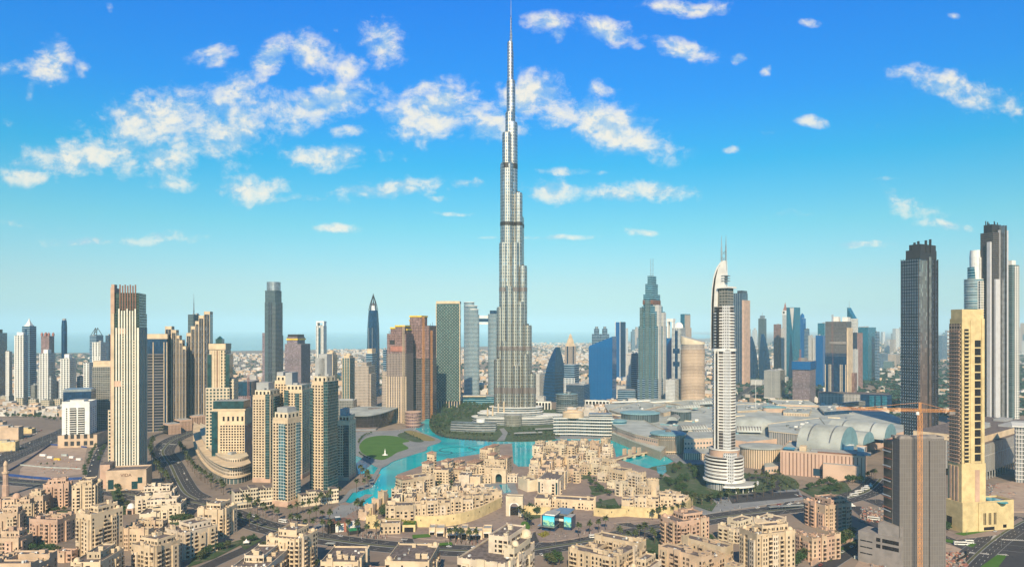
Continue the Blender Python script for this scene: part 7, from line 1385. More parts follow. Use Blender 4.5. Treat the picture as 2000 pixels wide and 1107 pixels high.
for i in range(8): T = Tower('louvre_roof', 'dark strip roof right of the great barrel roofs, %s from the back' % nth(i), (1672+i*3, 1742-i*2, 1744-i*2), 852+i*5, 850+i*5, -12, 7, 'mall roof'); T.root.location.z = 17; T.body('strip', ['f_navyglass', 'roofg'], 0, 3)
T = Tower('retail_block', 'dark glass retail block with three lit blue panels, behind the mall roofs', (1600, 1680, 1760), 800, 770, -3, 60, 'building'); T.body('wall', ['f_greybox', 'roof'], 0, T.h, (.0, 1)); T.body('glass_half', ['f_navyglass', 'roof'], 0, T.h+1, (1.0, 1.75), (.0, 1))
for k in range(3): T.body('blue_panel', ['f_teal', 'roof'], 3, T.h-2, (1.22+k*.15, 1.33+k*.15), (-.04, .02))
T = Tower('covered_bridge', 'long grey covered walkway bridge crossing behind the great barrel roofs', (1633, 1633, 1690), 812, 800, 34, None, 'bridge', None, 9); T.root.location.z = 16; T.body('tube', ['f_greyslab', 'paleroof'], 0, 10, v=(0, 1)); [T.body('pier', ['conc', 'conc'], -16, 0, (.3, .7), (k, k+.04)) for k in (.05, .5, .9)]
flat('low dark box with cream corner beside the covered walkway bridge', [(1598, 792), (1650, 790), (1664, 800), (1610, 804)], 24, 'f_navyglass', rim=None)
# podium roofs behind: low white blocks by the freeway
for i, (a, b, yb, h) in enumerate(((1466, 1492, 752, 12), (1420, 1440, 770, 10), (1300, 1330, 775, 10), (1195, 1240, 770, 16), (1130, 1150, 770, 14), (1500, 1540, 745, 12), (1216, 1236, 752, 18), (1050, 1066, 790, 14), (880, 905, 782, 10))): T = Tower('low_block', 'low pale block among the towers behind the mall, %s of its row from the left' % nth([1466, 1420, 1300, 1195, 1130, 1500, 1216, 1050, 880].__class__(sorted([1466, 1420, 1300, 1195, 1130, 1500, 1216, 1050, 880])).index(a)), (a, b-4, b), yb, yb-6, 15, None, 'building'); T.body('wall', ['f_pale', 'roofg'], 0, h*1.4); T.plant(h*1.4, 2, hmax=2)
# ---------------------------------------------------------------- trees, cars, small things
def leaf_cloud(mb, r, cx, cy, cz, rx, ry, rz, n, size, mi=1):
    """leaf sprays through the volume of a crown"""
    for _ in range(n):
        while True:
            x, y, z = r.uniform(-1, 1), r.uniform(-1, 1), r.uniform(-1, 1); q = x*x+y*y+z*z
            if .15 < q < 1: break
        s = size*r.uniform(.6, 1.3); a, b = r.uniform(0, 6.28), r.uniform(-.7, .9)
        d1 = Vector((math.cos(a), math.sin(a), 0)); d2 = Vector((-math.sin(a)*math.sin(b), math.cos(a)*math.sin(b), math.cos(b))); p = Vector((cx+x*rx, cy+y*ry, cz+z*rz))
        mb.face([tuple(p-d1*s-d2*s*.5), tuple(p+d1*s*.9-d2*s*.7), tuple(p+d1*s*.7+d2*s*.8), tuple(p-d1*s*.5+d2*s)], mi)
def broad_meshes(seed, h=8, n=230, leaf='leaf'):
    r = random.Random(seed); mt = MB(); mt.tube((0, 0, 0), (r.uniform(-.3, .3), 0, h*.45), .28, 0, 6, .18)
    cl = []
    for k in range(6):
        a = k*1.05+r.uniform(-.3, .3); e = (math.cos(a)*h*.25*r.uniform(.6, 1.1), math.sin(a)*h*.25*r.uniform(.6, 1.1), h*r.uniform(.5, .8)); mt.tube((0, 0, h*.36), e, .12, 0, 4, .05); cl.append(e)
    cl.append((0, 0, h*.82)); mc = MB()
    for e in cl: leaf_cloud(mc, r, *e, h*r.uniform(.17, .27), h*r.uniform(.17, .27), h*r.uniform(.13, .2), n//len(cl), h*.05)
    a, b = mt.build('trunk', ['bark']), mc.build('crown', ['leaf', leaf]); COL.objects.unlink(a); COL.objects.unlink(b); return a.data, b.data
def palm_meshes(seed, h=9):
    r = random.Random(seed); mt = MB(); b = (r.uniform(-.4, .4), r.uniform(-.4, .4), h); mt.tube((0, 0, 0), (b[0]*.4, b[1]*.4, h*.5), .24, 0, 6, .19); mt.tube((b[0]*.4, b[1]*.4, h*.5), b, .19, 0, 6, .22); mc = MB()
    for k in range(26):
        a = k*2.4+r.uniform(-.2, .2); el = r.uniform(-.5, 1.2); L = r.uniform(2.6, 3.6); p = Vector(b); w = .5; d = Vector((math.cos(a)*math.cos(el), math.sin(a)*math.cos(el), math.sin(el))); sd = Vector((-math.sin(a), math.cos(a), 0))
        for s_ in range(4):
            q = p+d*L/4; w2 = (.85, .8, .55, .08)[s_]; mc.face([tuple(p-sd*w), tuple(q-sd*w2), tuple(q+sd*w2), tuple(p+sd*w)], 0); p = q; w = w2; d = (d+Vector((0, 0, -.38))).normalized()
    a, b = mt.build('trunk', ['bark']), mc.build('crown', ['palm']); COL.objects.unlink(a); COL.objects.unlink(b); return a.data, b.data
BROAD = [broad_meshes(i, 8, 260, ('leaf', 'leaf', 'leaf2', 'leaf')[i]) for i in range(4)]; PALM = [palm_meshes(i+10) for i in range(4)]
def put_tree(kind, x, y, s, label, group, z=0.0):
    tm, cm = (PALM if kind == 'palm' else BROAD)[rnd.randrange(4)]
    t = empty('palm_tree' if kind == 'palm' else 'broadleaf_tree', (x, y, z), rnd.uniform(0, 6.28), label, 'tree', group); t.scale = (s,)*3
    for nm, me in (('trunk', tm), ('crown', cm)): o = bpy.data.objects.new(nm, me); o.parent = t; COL.objects.link(o)
    return t
def along(px, n, jit=1.0):
    pts = [P(x, y) for x, y in smooth(px, 6, False)]; L = [0]
    for a, b in zip(pts, pts[1:]): L.append(L[-1]+math.hypot(b[0]-a[0], b[1]-a[1]))
    o = []
    for i in range(n):
        t = L[-1]*(i+.5)/n; k = next(j for j in range(len(L)-1) if L[j+1] >= t-1e-6); f = (t-L[k])/max(L[k+1]-L[k], 1e-6); a, b = pts[k], pts[k+1]
        o.append((a[0]+(b[0]-a[0])*f+rnd.uniform(-jit, jit), a[1]+(b[1]-a[1])*f+rnd.uniform(-jit, jit), math.atan2(b[1]-a[1], b[0]-a[0])))
    return o
def row(kind, px, n, s, where, jit=1.0, z=0.0):
    for i, (x, y, a) in enumerate(along(px, n, jit)): put_tree(kind, x, y, s*rnd.uniform(.85, 1.15), '%s %s, %s from its left end' % ('palm' if kind == 'palm' else 'tree', where, nth(i)), ('palms ' if kind == 'palm' else 'trees ')+where, z)
row('palm', [(452, 978), (500, 1002), (545, 1020)], 12, 1.3, 'in the row before the cream terrace houses'); row('palm', [(560, 1014), (600, 1000), (640, 985), (668, 972)], 10, 1.3, 'along the promenade street'); row('palm', [(560, 1030), (620, 1040), (690, 1046), (742, 1052)], 11, 1.3, 'on the boulevard pavement by the pavilion'); row('palm', [(600, 1020), (650, 1022)], 4, 1.3, 'beside the brown-roofed pavilion')
row('palm', [(690, 1008), (704, 1006), (712, 1000)], 3, 1.4, 'on the lakeside plaza', 1, .2); row('palm', [(700, 928), (715, 940), (719, 952), (690, 965)], 7, 1.4, 'at the foot of the short lakeside tower'); row('palm', [(440, 1018), (490, 1030), (510, 1036)], 4, 1.3, 'in the median by the street junction')
row('palm', [(870, 1060), (900, 1062), (935, 1062)], 5, 1.3, 'before the boulevard shops'); row('palm', [(1012, 1012), (1024, 1018), (1032, 1024), (1038, 1036)], 6, 1.2, 'lining the white gate drive'); row('palm', [(1120, 1052), (1160, 1044), (1190, 1034)], 4, 1.3, 'on the screens building pavement', 1, 1.1); row('palm', [(1270, 1018), (1310, 1010), (1340, 1006)], 6, 1.3, 'before the garage arch rampart')
row('palm', [(1205, 1058), (1230, 1066), (1262, 1052), (1282, 1066)], 7, 1.3, 'around the dark garden pool'); row('palm', [(1340, 992), (1400, 985), (1440, 978), (1500, 970), (1545, 962)], 12, 1.2, 'along the hotel forecourt wall', 1, .7); row('palm', [(1462, 942), (1480, 938), (1500, 945), (1512, 958), (1470, 962)], 11, 1.2, 'on the hotel turning circle', 3, .6); row('palm', [(1510, 928), (1535, 945), (1560, 962)], 9, .9, 'along the mall entrance drive'); row('palm', [(1690, 940), (1702, 938), (1712, 934)], 4, 1.2, 'at the corner of the long pink mall block')
row('palm', [(850, 848), (868, 856), (900, 860), (940, 863), (966, 864)], 22, 1.3, 'along the curved lake shore', .8, .7); row('palm', [(848, 842), (842, 832), (848, 822)], 8, 1.3, 'on the west shore of the tower park', 1, .7); row('palm', [(1000, 862), (1040, 862), (1085, 858)], 14, .8, 'on the lake shore by the tower garden', .8, .7); row('palm', [(860, 796), (900, 790), (950, 788)], 12, .9, 'along the street behind the tower park')
row('palm', [(300, 868), (294, 885), (298, 905), (312, 930), (330, 952)], 26, 1.3, 'on the outer side of the curved road', 1.5); row('palm', [(350, 875), (360, 895), (380, 925), (410, 950), (440, 968)], 28, 1.3, 'between the curved road and curved podium', 1.5); row('palm', [(310, 850), (345, 835), (385, 822)], 16, 1.2, 'under the stepped dark slabs')
row('tree', [(163, 935), (168, 915), (178, 890), (190, 868)], 14, .95, 'on the left side of the small park street', 1.5); row('tree', [(192, 905), (196, 890), (206, 872)], 7, .9, 'on the right side of the small park street', 1.5); row('tree', [(1120, 920), (1150, 930), (1170, 950), (1160, 975), (1190, 990)], 7, .7, 'in the sunken garden court of the eastern quarter', 3, 1.1); row('palm', [(75, 912), (95, 912), (112, 912)], 3, .7, 'on the empty sandy plot')
row('tree', [(0, 812), (40, 815), (80, 818), (118, 822)], 22, 1.1, 'along the highway verge at far left', 4); row('tree', [(225, 955), (235, 975), (244, 992), (240, 1006)], 7, 1.1, 'around the domed gate pavilion', 2); row('tree', [(330, 1018), (352, 1022), (378, 1026)], 12, 1.15, 'behind the low courtyard block in the park strip', 3); row('tree', [(96, 1006), (110, 1000), (130, 998)], 6, .8, 'in the court of the pinkish wing', 2); row('tree', [(30, 1062), (52, 1052), (66, 1046)], 6, .9, 'between the lower left blocks', 1.5); row('tree', [(60, 1076), (90, 1078), (104, 1082), (122, 1090)], 6, 1.0, 'in the lane below the round roof court', 1.5)
row('tree', [(385, 1098), (400, 1085), (418, 1078), (436, 1075), (452, 1068)], 9, 1.0, 'beside the bottom street pavement', 1.5); row('tree', [(470, 1060), (488, 1058), (498, 1055)], 4, .8, 'round the small white tent by the junction', 1.2); row('tree', [(500, 1098), (512, 1080), (518, 1070)], 5, 1.0, 'left of the roof-house block', 1.5); row('tree', [(618, 1112), (612, 1100)], 3, .9, 'at the foot of the roof-house block', 1.)
row('tree', [(746, 1015), (750, 1005), (752, 998)], 4, 1.3, 'against the left end of the rampart row', 1.2); row('tree', [(856, 952), (872, 950), (880, 950)], 5, 1.2, 'in the hotel garden court', 1.5, .9); row('tree', [(1026, 1002), (1042, 1004), (1052, 1008)], 8, 1.2, 'in the grove right of the white gate', 2, .9); row('tree', [(1165, 1006), (1185, 1006), (1205, 1004), (1222, 1008), (1250, 1006)], 9, 1.1, 'along the eastern garden wall', 1.5, .9); row('tree', [(1150, 945), (1162, 952), (1176, 962), (1190, 972)], 8, .9, 'in the eastern garden court', 2, .9)
row('tree', [(1310, 925), (1330, 915), (1350, 918), (1362, 930), (1340, 940), (1320, 950), (1345, 960)], 34, 1.1, 'in the dense hotel garden', 5, .6); row('tree', [(1350, 972), (1372, 980), (1395, 980), (1420, 975)], 12, 1.1, 'in front of the crescent hotel entrance', 2.5, .6); row('tree', [(1290, 935), (1310, 950), (1335, 968), (1355, 985)], 12, 1.0, 'on the canal garden slope', 2, .6)
row('tree', [(1552, 925), (1565, 920), (1580, 918)], 9, 1.1, 'in the round bed at the mall entrance', 2.5); row('tree', [(1575, 958), (1600, 950), (1620, 945), (1640, 958), (1600, 965)], 18, 1.1, 'in the planted triangle before the pink mall block', 4); row('tree', [(1655, 945), (1672, 940), (1682, 946)], 6, 1.3, 'by the right end of the pink mall block', 1.5)
row('tree', [(1385, 1062), (1392, 1075), (1398, 1085)], 9, 1.3, 'between the pinkish domed and yellow-lit blocks', 2.5); row('tree', [(1548, 1112), (1560, 1100), (1570, 1094)], 6, 1.2, 'right of the tallest lower right block', 2); row('tree', [(1618, 1060), (1632, 1056), (1648, 1062), (1660, 1052), (1640, 1072)], 13, 1.35, 'in the grove beside the courtyard wing', 3); row('tree', [(1612, 1092), (1626, 1086), (1640, 1082)], 6, 1.2, 'on the lane below the courtyard wing', 1.5); row('tree', [(1262, 1100), (1280, 1104), (1270, 1090)], 6, 1.1, 'below the dark garden pool', 2); row('tree', [(1065, 1100), (1082, 1098), (1090, 1104), (1075, 1108)], 7, 1.2, 'in the rust-tinted clump at the bottom centre', 2); row('tree', [(1848, 1040), (1852, 1032)], 3, .9, 'against the yellow-cream podium', .8)
# tower park wood
k = 0
wm = MB()
for i in range(420):
    px, py = rnd.uniform(842, 966), rnd.uniform(789, 848)
    if px > 895-(py-818)*1.2 and py > 818: continue
    if px < 862 and py < 808: continue
    x, y = P(px, py); hh = rnd.uniform(6, 12); a_ = hh*.42
    for q in range(4): leaf_cloud(wm, rnd, x+rnd.uniform(-a_, a_)*.6, y+rnd.uniform(-a_, a_)*.6, hh*rnd.uniform(.5, .8), a_*.6, a_*.6, hh*.24, 24, hh*.075, rnd.choice((0, 0, 0, 1)))
tag(wm.build('park_wood', ['leaf', 'leaf2']), kind='stuff')
for i in range(22): px, py = rnd.uniform(992, 1095), rnd.uniform(836, 856); x, y = P(px, py); put_tree('tree', x, y, rnd.uniform(.6, .9), 'small tree in the terraced garden before the silver tower', 'trees of the terraced tower garden', .7)
row('tree', [(700, 868), (704, 860), (714, 852), (728, 848)], 14, .6, 'on the curved bank of the park lawn', .8, .9); row('tree', [(700, 886), (712, 895), (726, 900)], 7, .5, 'along the near bank of the park lawn', .8, .9); row('tree', [(788, 846), (806, 854), (824, 862)], 12, .45, 'in the beds by the small dry lawn', 1.2, .9)
# white statue-like fountain on the lawn
X, Y = P(752, 889); t = empty('lawn_sculpture', (X, Y, .9), 0, 'small white pointed sculpture on the round lawn', 'sculpture'); mb = MB(); mb.lathe([(4.5, 0), (3.5, .6), (1.4, 1.2), (.9, 4), (1.1, 5), (.5, 6.5), (.1, 9.5), (0, 9.6)], 0, 0, 12); mb.build('figure', 'white', t)
# cars
CARP = [plain('car_paint_%d' % i, c, .3, var=.03, spec=.6) for i, c in enumerate([(.75, .75, .73), (.55, .56, .57), (.06, .06, .07), (.30, .05, .04), (.70, .69, .66), (.20, .22, .25), (.10, .14, .25)])]
CNAME = ['white', 'silver', 'black', 'dark red', 'off-white', 'grey', 'dark blue']
def car_mesh(mat):
    mb = MB(); L, W = 4.6, 1.85
    prof = [(-2.3, .35), (-2.25, .85), (-1.5, .95), (-.9, 1.45), (.7, 1.48), (1.5, 1.0), (2.2, .85), (2.3, .4)]
    for y, fl in ((-W/2, 0), (W/2, 1)): f = [(x, y, z) for x, z in prof]; mb.face(f if fl else f[::-1], 0)
    for i, (a, b) in enumerate(zip(prof, prof[1:])): mb.face([(a[0], -W/2, a[1]), (a[0], W/2, a[1]), (b[0], W/2, b[1]), (b[0], -W/2, b[1])][::-1], 1 if i in (2, 4) else 0)
    for y in (-W/2-.01, W/2+.01): f = [(-1.2, y, 1.0), (1.3, y, 1.0), (.65, y, 1.4), (-.85, y, 1.4)]; mb.face(f, 1)
    me = mb.build('car_body', [mat, 'void']); COL.objects.unlink(me); wb = MB()
    for x in (-1.45, 1.4):
        for y in (-W/2, W/2): wb.lathe([(0, -.11), (.33, -.11), (.33, .11), (0, .11)], 0, 0, 10)
    return me.data
def wheel_mesh(): mb = MB(); mb.lathe([(0, -.11), (.33, -.11), (.33, .11), (0, .11)], 0, 0, 10); o = mb.build('wheel', 'dark'); COL.objects.unlink(o); return o.data
CARM = [car_mesh(m) for m in CARP]; WH = wheel_mesh()
def put_car(x, y, a, where, i, z=.15, grp=None):
    k = rnd.choices(range(7), (6, 3, 2, 1, 3, 2, 1))[0]; t = empty('parked_car' if 'parked' in where else 'car', (x, y, z), a, '%s car %s, %s from its left end' % (CNAME[k], where, nth(i)), 'car', grp or 'cars '+where); o = bpy.data.objects.new('body', CARM[k]); o.parent = t; COL.objects.link(o)
    for wx in (-1.45, 1.4):
        for wy in (-.85, .85): w = bpy.data.objects.new('wheel', WH); w.parent = t; w.location = (wx, wy, .33); w.rotation_euler = (R(90), 0, 0); COL.objects.link(w)
def cars(px, n, where, off=0, par=0, jit=.3, z=.2):
    for i, (x, y, a) in enumerate(along(px, n, 0)):
        t = rnd.uniform(-jit, jit)*6; put_car(x+math.cos(a)*t-math.sin(a)*off, y+math.sin(a)*t+math.cos(a)*off, a+par, where, i, z)
cars([(100, 945), (200, 955), (290, 969)], 5, 'on the road below the blue fence', 8); cars([(462, 1003), (560, 1036), (700, 1056)], 4, 'on the far carriageway of the boulevard', 6); cars([(330, 905), (322, 890), (330, 868)], 5, 'driving up the curved road', 8); cars([(352, 945), (340, 915), (330, 900)], 4, 'driving down the curved road', -9); cars([(0, 893), (60, 867), (122, 842)], 7, 'on the far left highway', 5); cars([(0, 905), (60, 878), (120, 852)], 6, 'driving on the nearer left highway', -4); cars([(62, 862), (85, 852), (110, 838)], 9, 'parked on sand beside the left highway', 22); cars([(10, 888), (26, 882), (40, 876)], 7, 'parked below the yellow block', 26, 1.3)
cars([(1056, 1083), (1068, 1090), (1080, 1092)], 3, 'parked in the bay at the bottom centre'); cars([(1100, 1066), (1200, 1050), (1300, 1032)], 4, 'on the carriageway before the screens building', -8); cars([(800, 1066), (860, 1072), (950, 1076)], 3, 'on the boulevard before the tunnel', 7); cars([(1548, 966), (1572, 974)], 3, 'driving towards the hotel forecourt', 2); cars([(1660, 975), (1690, 962), (1712, 944)], 6, 'driving below the pink mall block', 5); cars([(1520, 992), (1560, 985), (1600, 982)], 4, 'waiting at the bus street junction', 4); cars([(1600, 1112), (1640, 1088), (1680, 1064)], 4, 'parked on the building site street', 3); cars([(1865, 1060), (1890, 1066)], 2, 'driving past the yellow-cream podium', 4); cars([(1950, 1045), (1972, 1034), (1990, 1022)], 3, 'driving up the cross street on the right', 6); cars([(1450, 782), (1490, 750), (1530, 726)], 14, 'driving on the freeway behind the mall', 9, 0, 1, .3); cars([(1450, 782), (1490, 750), (1530, 726)], 12, 'on the oncoming freeway lanes', -10, 0, 1, .3); cars([(182, 925), (188, 900), (200, 875)], 5, 'parked along the small park street', 4); cars([(1480, 998), (1530, 990), (1570, 986)], 4, 'on the far lane beside the bus shelter', 9); cars([(200, 972), (225, 985), (240, 1000)], 3, 'parked near the domed gate pavilion', 0)
def bus(px, py, a, label, L=11, mat='white'):
    X, Y = P(px, py); t = empty('bus', (X, Y, .25), a, label, 'bus'); mb = MB(); mb.prism(rect(-L/2, L/2, -1.25, 1.25), .4, 3.1, 0, 0, poly1=rect(-L/2+.1, L/2-.25, -1.2, 1.2)); mb.build('body', mat, t); mb = MB()
    for y in (-1.27, 1.27): mb.box(0, y, 1.5, L*.9, .06, .9)
    mb.box(L/2-.1, 0, 1.3, .12, 2.1, 1.3); mb.build('window_band', 'void', t); mb = MB(); mb.box(0, 0, 3.08, 2.6, 1.5, .3); mb.build('roof_unit', 'roofg', t)
    for x in (-L*.3, L*.32):
        for y in (-1.15, 1.15): w = bpy.data.objects.new('wheel', WH); w.parent = t; w.location = (x, y, .45); w.rotation_euler = (R(90), 0, 0); w.scale = (1.35, 1.35, 1.4); COL.objects.link(w)
bus(553, 1020, R(-24), 'white minibus passing the bus stop on the boulevard', 9); bus(1158, 1050, R(14), 'pale blue minibus turning at the junction right of the screens', 7); bus(1706, 1015, R(-30), 'white bus on the street beside the netted tower'); bus(1876, 1064, R(-8), 'white coach before the yellow-cream podium'); bus(1893, 1061, R(-8), 'white van beside the coach by the yellow-cream podium', 7); bus(1302, 1042, R(14), 'white coach half hidden behind the pinkish domed block'); 
for i, (x, y) in enumerate(((1668, 968), (1678, 962), (1690, 956), (1696, 952))): bus(x, y, R(28), 'white bus in the bus bay below the pink mall block, %s from the left' % nth(i), 12)
# shelters, tents, umbrellas, lamps
for i, (px, py, L, a) in enumerate(((577, 1018, 12, -24), (1535, 994, 40, 12), (646, 1068, 8, -10))): X, Y = P(px, py); t = empty('bus_shelter', (X, Y, .2), R(a), ('small glass-roofed bus stop by the minibus', 'long pale-roofed bus shelter on the right boulevard', 'small roofed shelter above the bottom-edge roofs')[i], 'shelter'); mb = MB(); mb.box(0, 0, 3.2, L, 4, .35); mb.build('roof', 'paleroof', t); [MB.build((lambda m: (m.tube((0, 0, 0), (0, 0, 3.2), .15), m)[1])(MB()), 'post', 'steel', t, (x, 1.2, 0)) for x in (-L*.42, 0, L*.42)]
for i, (px, py, s) in enumerate(((481, 1064, 1.0), (1225, 1068, 1.4), (718, 1018, 1.), (1664, 992, 1.))): X, Y = P(px, py); t = empty('tent', (X, Y, .2), .3, 'small white peaked tent, %s' % ('among the trees by the street junction', 'beside the dark garden pool', 'near the lakeside palms', 'at the corner of the pink mall block')[i], 'tent'); mb = MB(); mb.prism(rect(-2.5*s, 2.5*s, -2.5*s, 2.5*s), 2.4, 2.9, 0, None); mb.lathe([(3.6*s, 2.9), (1.2*s, 3.8), (0, 5.6)], 0, 0, 4, 0, a0=R(45)); mb.build('canopy', 'white', t); [MB.build((lambda m: (m.tube((0, 0, 0), (0, 0, 2.5), .08), m)[1])(MB()), 'pole', 'steel', t, (x, y, 0)) for x in (-2.3*s, 2.3*s) for y in (-2.3*s, 2.3*s)]
lampm = MB(); lampm.tube((0, 0, 0), (0, 0, 11), .16, 0, 5, .09); lo = lampm.build('lamp_post', 'steel'); COL.objects.unlink(lo); armm = MB(); armm.tube((-2.2, 0, 11), (2.2, 0, 11), .09, 0, 4); armm.box(-2.2, 0, 10.85, 1.1, .4, .2); armm.box(2.2, 0, 10.85, 1.1, .4, .2); ao = armm.build('lamp_arm', 'steel'); COL.objects.unlink(ao)
for px, n, wh in (([(40, 941), (200, 957), (430, 995)], 8, 'on the road past the striped tower podium'), ([(470, 1012), (620, 1050), (880, 1074)], 9, 'in the left boulevard median'), ([(1060, 1070), (1200, 1048), (1400, 1011)], 8, 'in the right boulevard median'), ([(340, 938), (320, 885), (372, 845)], 7, 'in the median of the curved road'), ([(0, 899), (60, 872), (122, 846)], 7, 'between the left highway carriageways'), ([(1700, 975), (1850, 1052), (1990, 1072)], 8, 'along the street past the netted tower'), ([(1500, 1000), (1600, 986), (1700, 958)], 5, 'along the street below the planted triangle')):
    for i, (x, y, a) in enumerate(along(px, n, 0)):
        t = empty('street_lamp', (x, y, .1), a+R(90), 'twin-armed street lamp %s, %s from its left end' % (wh, nth(i)), 'street lamp', 'street lamps '+wh)
        for s_ in (lo.data, ao.data): o = bpy.data.objects.new(s_.name.split('.')[0], s_); o.parent = t; COL.objects.link(o)
X, Y = P(1476, 985*0+800); t = empty('flagpole', (*P(1476, 815), 17), 0, 'tall white flagpole rising from the mall roof by the grey office block', 'flagpole'); mb = MB(); mb.tube((0, 0, 0), (0, 0, 62), .6, 0, 6, .3); mb.build('pole', 'white', t)
# building site bits and fences
M['bluefence'] = plain('blue_hoarding', (.02, .06, .22), .6, var=.2); M['palefence'] = plain('pale_hoarding', (.42, .46, .44), .7, var=.15)
def fence(label, px, h, mat, th=.25): line = [P(x, y) for x, y in px]; o = line[0]; mb = MB(); mb.strip([(p[0]-o[0], p[1]-o[1]) for p in line], th, 0, 0, z2=h); b = mb.build('site_fence', mat, None, (*o, 0)); tag(b, label, 'fence')
fence('long blue hoarding along the near side of the sandy plot', [(16, 929), (60, 934), (110, 938), (160, 936)], 3.2, 'bluefence'); fence('blue hoarding along the left highway edge of the plot', [(14, 922), (60, 895), (98, 869), (170, 874)], 2.4, 'bluefence'); fence('pale wall across the middle of the sandy plot', [(38, 908), (90, 913), (158, 916)], 1.6, 'palefence'); fence('pale turquoise hoarding before the netted tower podium', [(1668, 1090), (1720, 1098), (1800, 1108)], 2.5, 'palefence'); fence('black boundary fence round the rubble heap on the right', [(1870, 1098), (1888, 1088), (1890, 1078)], 3, 'dark'); fence('brown wall with dark top left of the netted tower', [(1585, 1104), (1632, 1074), (1690, 1042)], 3.5, 'pinkbeige', 1.2)
for i in range(6): X, Y = P(84+i*14, 890+(i % 3)*4); o = MB(); o.box(0, 0, 0, rnd.uniform(6, 10), 2.6, 2.8); o = o.build('site_cabin', ('white', 'white', 'yellow', 'palefence')[i % 4], None, (X, Y, 0), -.2); tag(o, 'small site cabin on the sandy plot, %s from the left' % nth(i), 'cabin')
def rubble(px0, px1, py0, py1, n, z=0):
    mb = MB(); r = random.Random(n)
    for i in range(n): X, Y = P(r.uniform(px0, px1), r.uniform(py0, py1)); s = r.uniform(.5, 1.8); mb.box(X, Y, z-.2, s*r.uniform(.6, 2), s, s*r.uniform(.5, 1.1), r.randrange(4), rot=r.uniform(0, 3))
    tag(mb.build('site_rubble', ['conc', 'pinkbeige', 'roofg', 'rust'], None), kind='stuff')
rubble(1845, 1888, 1078, 1112, 260); rubble(1930, 1985, 945, 985, 220); rubble(1680, 1725, 990, 1020, 150); rubble(1700, 1840, 1090, 1112, 150); rubble(70, 150, 892, 925, 90)
o = slab('dug_ground', [(1924, 985), (1945, 946), (2010, 935), (2010, 1000), (1960, 1000)], 'siteground', 0, 1.0)
# small hedges
for i, (px, lab) in enumerate((([(752, 1029), (808, 1036), (808, 1040), (752, 1033)], 'yellow-green hedge on top of the tunnel portal wall'), ([(1050, 1046), (1066, 1040), (1074, 1046), (1060, 1052)], 'bright yellow-green round bed before the screens building'))):
    mb = MB(); r = random.Random(i); c = P(*px[0]); q = [(P(*p)[0]-c[0], P(*p)[1]-c[1]) for p in px]
    for _ in range(500): a, b = r.random(), r.random(); x = (q[0][0]*(1-a)+q[1][0]*a)*(1-b)+(q[3][0]*(1-a)+q[2][0]*a)*b; y = (q[0][1]*(1-a)+q[1][1]*a)*(1-b)+(q[3][1]*(1-a)+q[2][1]*a)*b; leaf_cloud(mb, r, x, y, .7, .3, .3, .6, 1, .35, 0)
    M['hedge'] = plain('hedge_yellow', (.26, .24, .03), .7, var=.4, scale=1); o = mb.build('hedge', 'hedge', None, (*c, (8.4 if i == 0 else 1.0))); tag(o, lab, 'hedge')
# strollers on the promenades: a crowd of specks
cr_ = MB(); rp = random.Random(4)
for px0, px1, py0, py1, n in ((1100, 1330, 858, 905, 170), (640, 720, 984, 1022, 40), (700, 745, 915, 965, 25), (776, 836, 836, 850, 30), (700, 760, 1044, 1052, 40), (870, 960, 1056, 1066, 30), (1060, 1180, 1036, 1050, 30), (1340, 1460, 975, 1000, 40)):
    for i in range(n):
        X, Y = P(rp.uniform(px0, px1), rp.uniform(py0, py1))
        if px0 == 1100 and P(0, 0+YH+F*H/Y)[1] > 0 and not (842 < YH+F*H/Y < 866+max(0, (1000+F*X/Y-1180)*.3)): continue
        cr_.lathe([(.16, 0), (.20, .8), (.27, 1.35), (.10, 1.48), (.13, 1.6), (0, 1.76)], X, Y, 6, rp.randrange(4))
        for k in range(len(cr_.v)-30, len(cr_.v)): v = cr_.v[k]; cr_.v[k] = (v[0], v[1], v[2]+.8)
tag(cr_.build('strolling_crowd', ['white', 'dark', 'rust', 'blueglass']), kind='stuff')
# ---------------------------------------------------------------- far city: villas and trees to the coast
r4 = random.Random(21)
vill = []
for v in range(6):
    mb = MB(); w, d, h = r4.uniform(11, 18), r4.uniform(10, 16), r4.uniform(6, 9); mb.box(0, 0, 0, w, d, h, 0, 1); mb.box(w*.2, d*.1, h-.01, w*.4, d*.5, 3.2, 0, 1); mb.box(-w*.55, 0, 0, w*.3, d*.6, h*.6, 0, 1)
    o = mb.build('villa', ['farwall', 'paleb'] if v % 3 else ['beige', 'farwall']); COL.objects.unlink(o); vill.append(o.data)
def far_ok(X, Y):
    if Y < 1500: return False
    px = 1000+F*X/Y; py = YH+F*H/Y
    if px < -120 or px > 2120: return False
    if px < 1010 and Y > (5300 if px < 620 else 6400): return False
    if 1380 < px < 1610 and abs((px-1441)*(-.62)+778-py) < 9: return False
    if 840 < px < 1110 and Y < 1750: return False
    if Y < 2050 and (600 < px < 1100): return False
    return True
cnt = 0; far = MB()
spots = []
for i in range(60000):
    Y = 1550*(1+r4.random()**1.6*5.2); px = r4.uniform(-100, 2100); X = (px-1000)*Y/F
    if not far_ok(X, Y): continue
    g_ = math.sin(X*.0031+1)*math.cos(Y*.0027)+math.sin(X*.0011+Y*.0016)
    green = 1.1 if px > 1400 else .35
    if px > 1640 and 705 < YH+F*H/Y < 755: green = 1.8
    if px < 250: green = .9
    p_house = max(.06, .62-green*.30+.25*g_)
    if r4.random() < p_house: spots.append((Y, X, 'v'))
    elif r4.random() < .30+.42*green: spots.append((Y, X, 't'))
    if len(spots) > 15000: break
spots.sort(); nv = nt = 0; ft = MB()
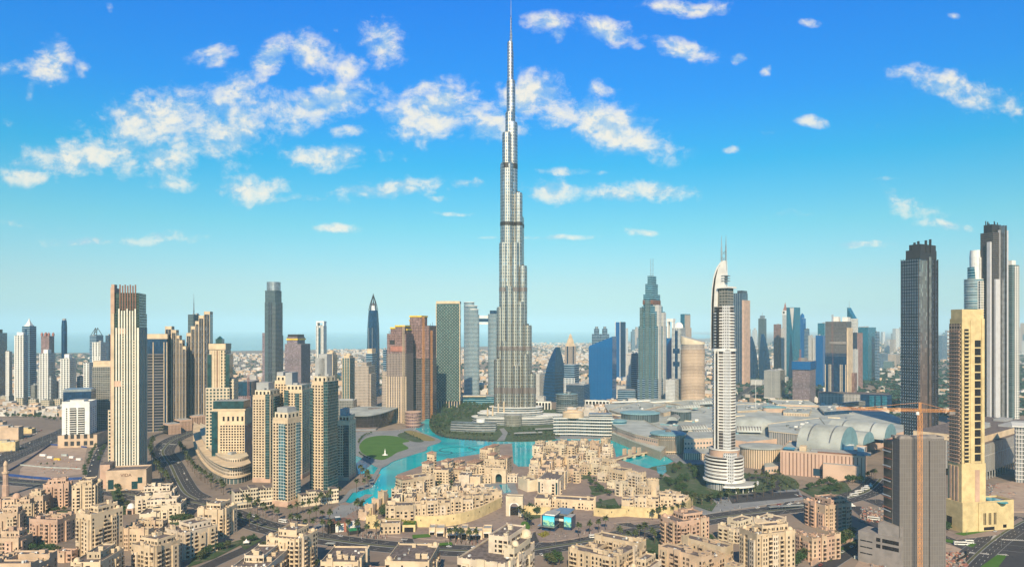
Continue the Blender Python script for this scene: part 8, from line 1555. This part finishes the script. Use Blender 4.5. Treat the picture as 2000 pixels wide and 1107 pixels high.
for Y, X, k in spots:
    if k == 'v':
        s_ = r4.uniform(.9, 1.5); nv += 1
        if nv <= 290:
            o = bpy.data.objects.new('villa', r4.choice(vill)); o.location = (X, Y, 0); o.rotation_euler = (0, 0, r4.choice((0, .3, 1.57, .8))); o.scale = (s_,)*3; COL.objects.link(o); tag(o, 'pale low house in the distant villa quarters', 'house', 'low houses of the distant quarters')
        else:
            h = 7*s_*r4.choice((.8, 1, 1, 1.5)); far.box(X, Y, 0, 15*s_, 13*s_, h, r4.randrange(2), rot=r4.choice((0, .3, .8)), bottom=False)
            if r4.random() < .4: far.box(X+2, Y, h, 6, 6, 3, 0, bottom=False)
    else:
        for q in range(3):
            x, y = X+r4.uniform(-14, 14), Y+r4.uniform(-14, 14); a, hh = r4.uniform(4, 8), r4.uniform(5, 10); n = 6; ring = []
            for lv, (z, rr) in enumerate(((1.2, .55), (hh*.5, 1), (hh*.85, .6))): ring.append([(x+a*rr*r4.uniform(.7, 1.2)*math.cos(j*6.283/n+lv*.5), y+a*rr*r4.uniform(.7, 1.2)*math.sin(j*6.283/n+lv*.5), z*r4.uniform(.85, 1.15)) for j in range(n)])
            for A, B_ in zip(ring, ring[1:]):
                for j in range(n): ft.face([A[j], A[(j+1) % n], B_[(j+1) % n], B_[j]])
            ft.face(ring[-1])
tag(far.build('distant_houses', ['farwall', 'beige']), kind='stuff'); tag(ft.build('distant_trees', 'farleaf'), kind='stuff')
# ---------------------------------------------------------------- the air
hz = MB(); hz.prism(rect(-61000, 61000, -3500, 61000), -1.0, 840.0, 0, 0, True); hz = hz.build('haze', []) if False else hz
me = bpy.data.meshes.new('haze'); me.from_pydata([tuple(p) for p in hz.v], [], hz.f)
m, k = new_mat('air'); vol = k.new('ShaderNodeVolumePrincipled', inp={'Color': (.52, .82, .97, 1), 'Density': HAZE, 'Anisotropy': -.25})
om = k.new('ShaderNodeOutputMaterial'); k.l.new(vol.outputs[0], om.inputs['Volume']); me.materials.append(m)
ho = bpy.data.objects.new('haze', me); COL.objects.link(ho); tag(ho, kind='stuff')
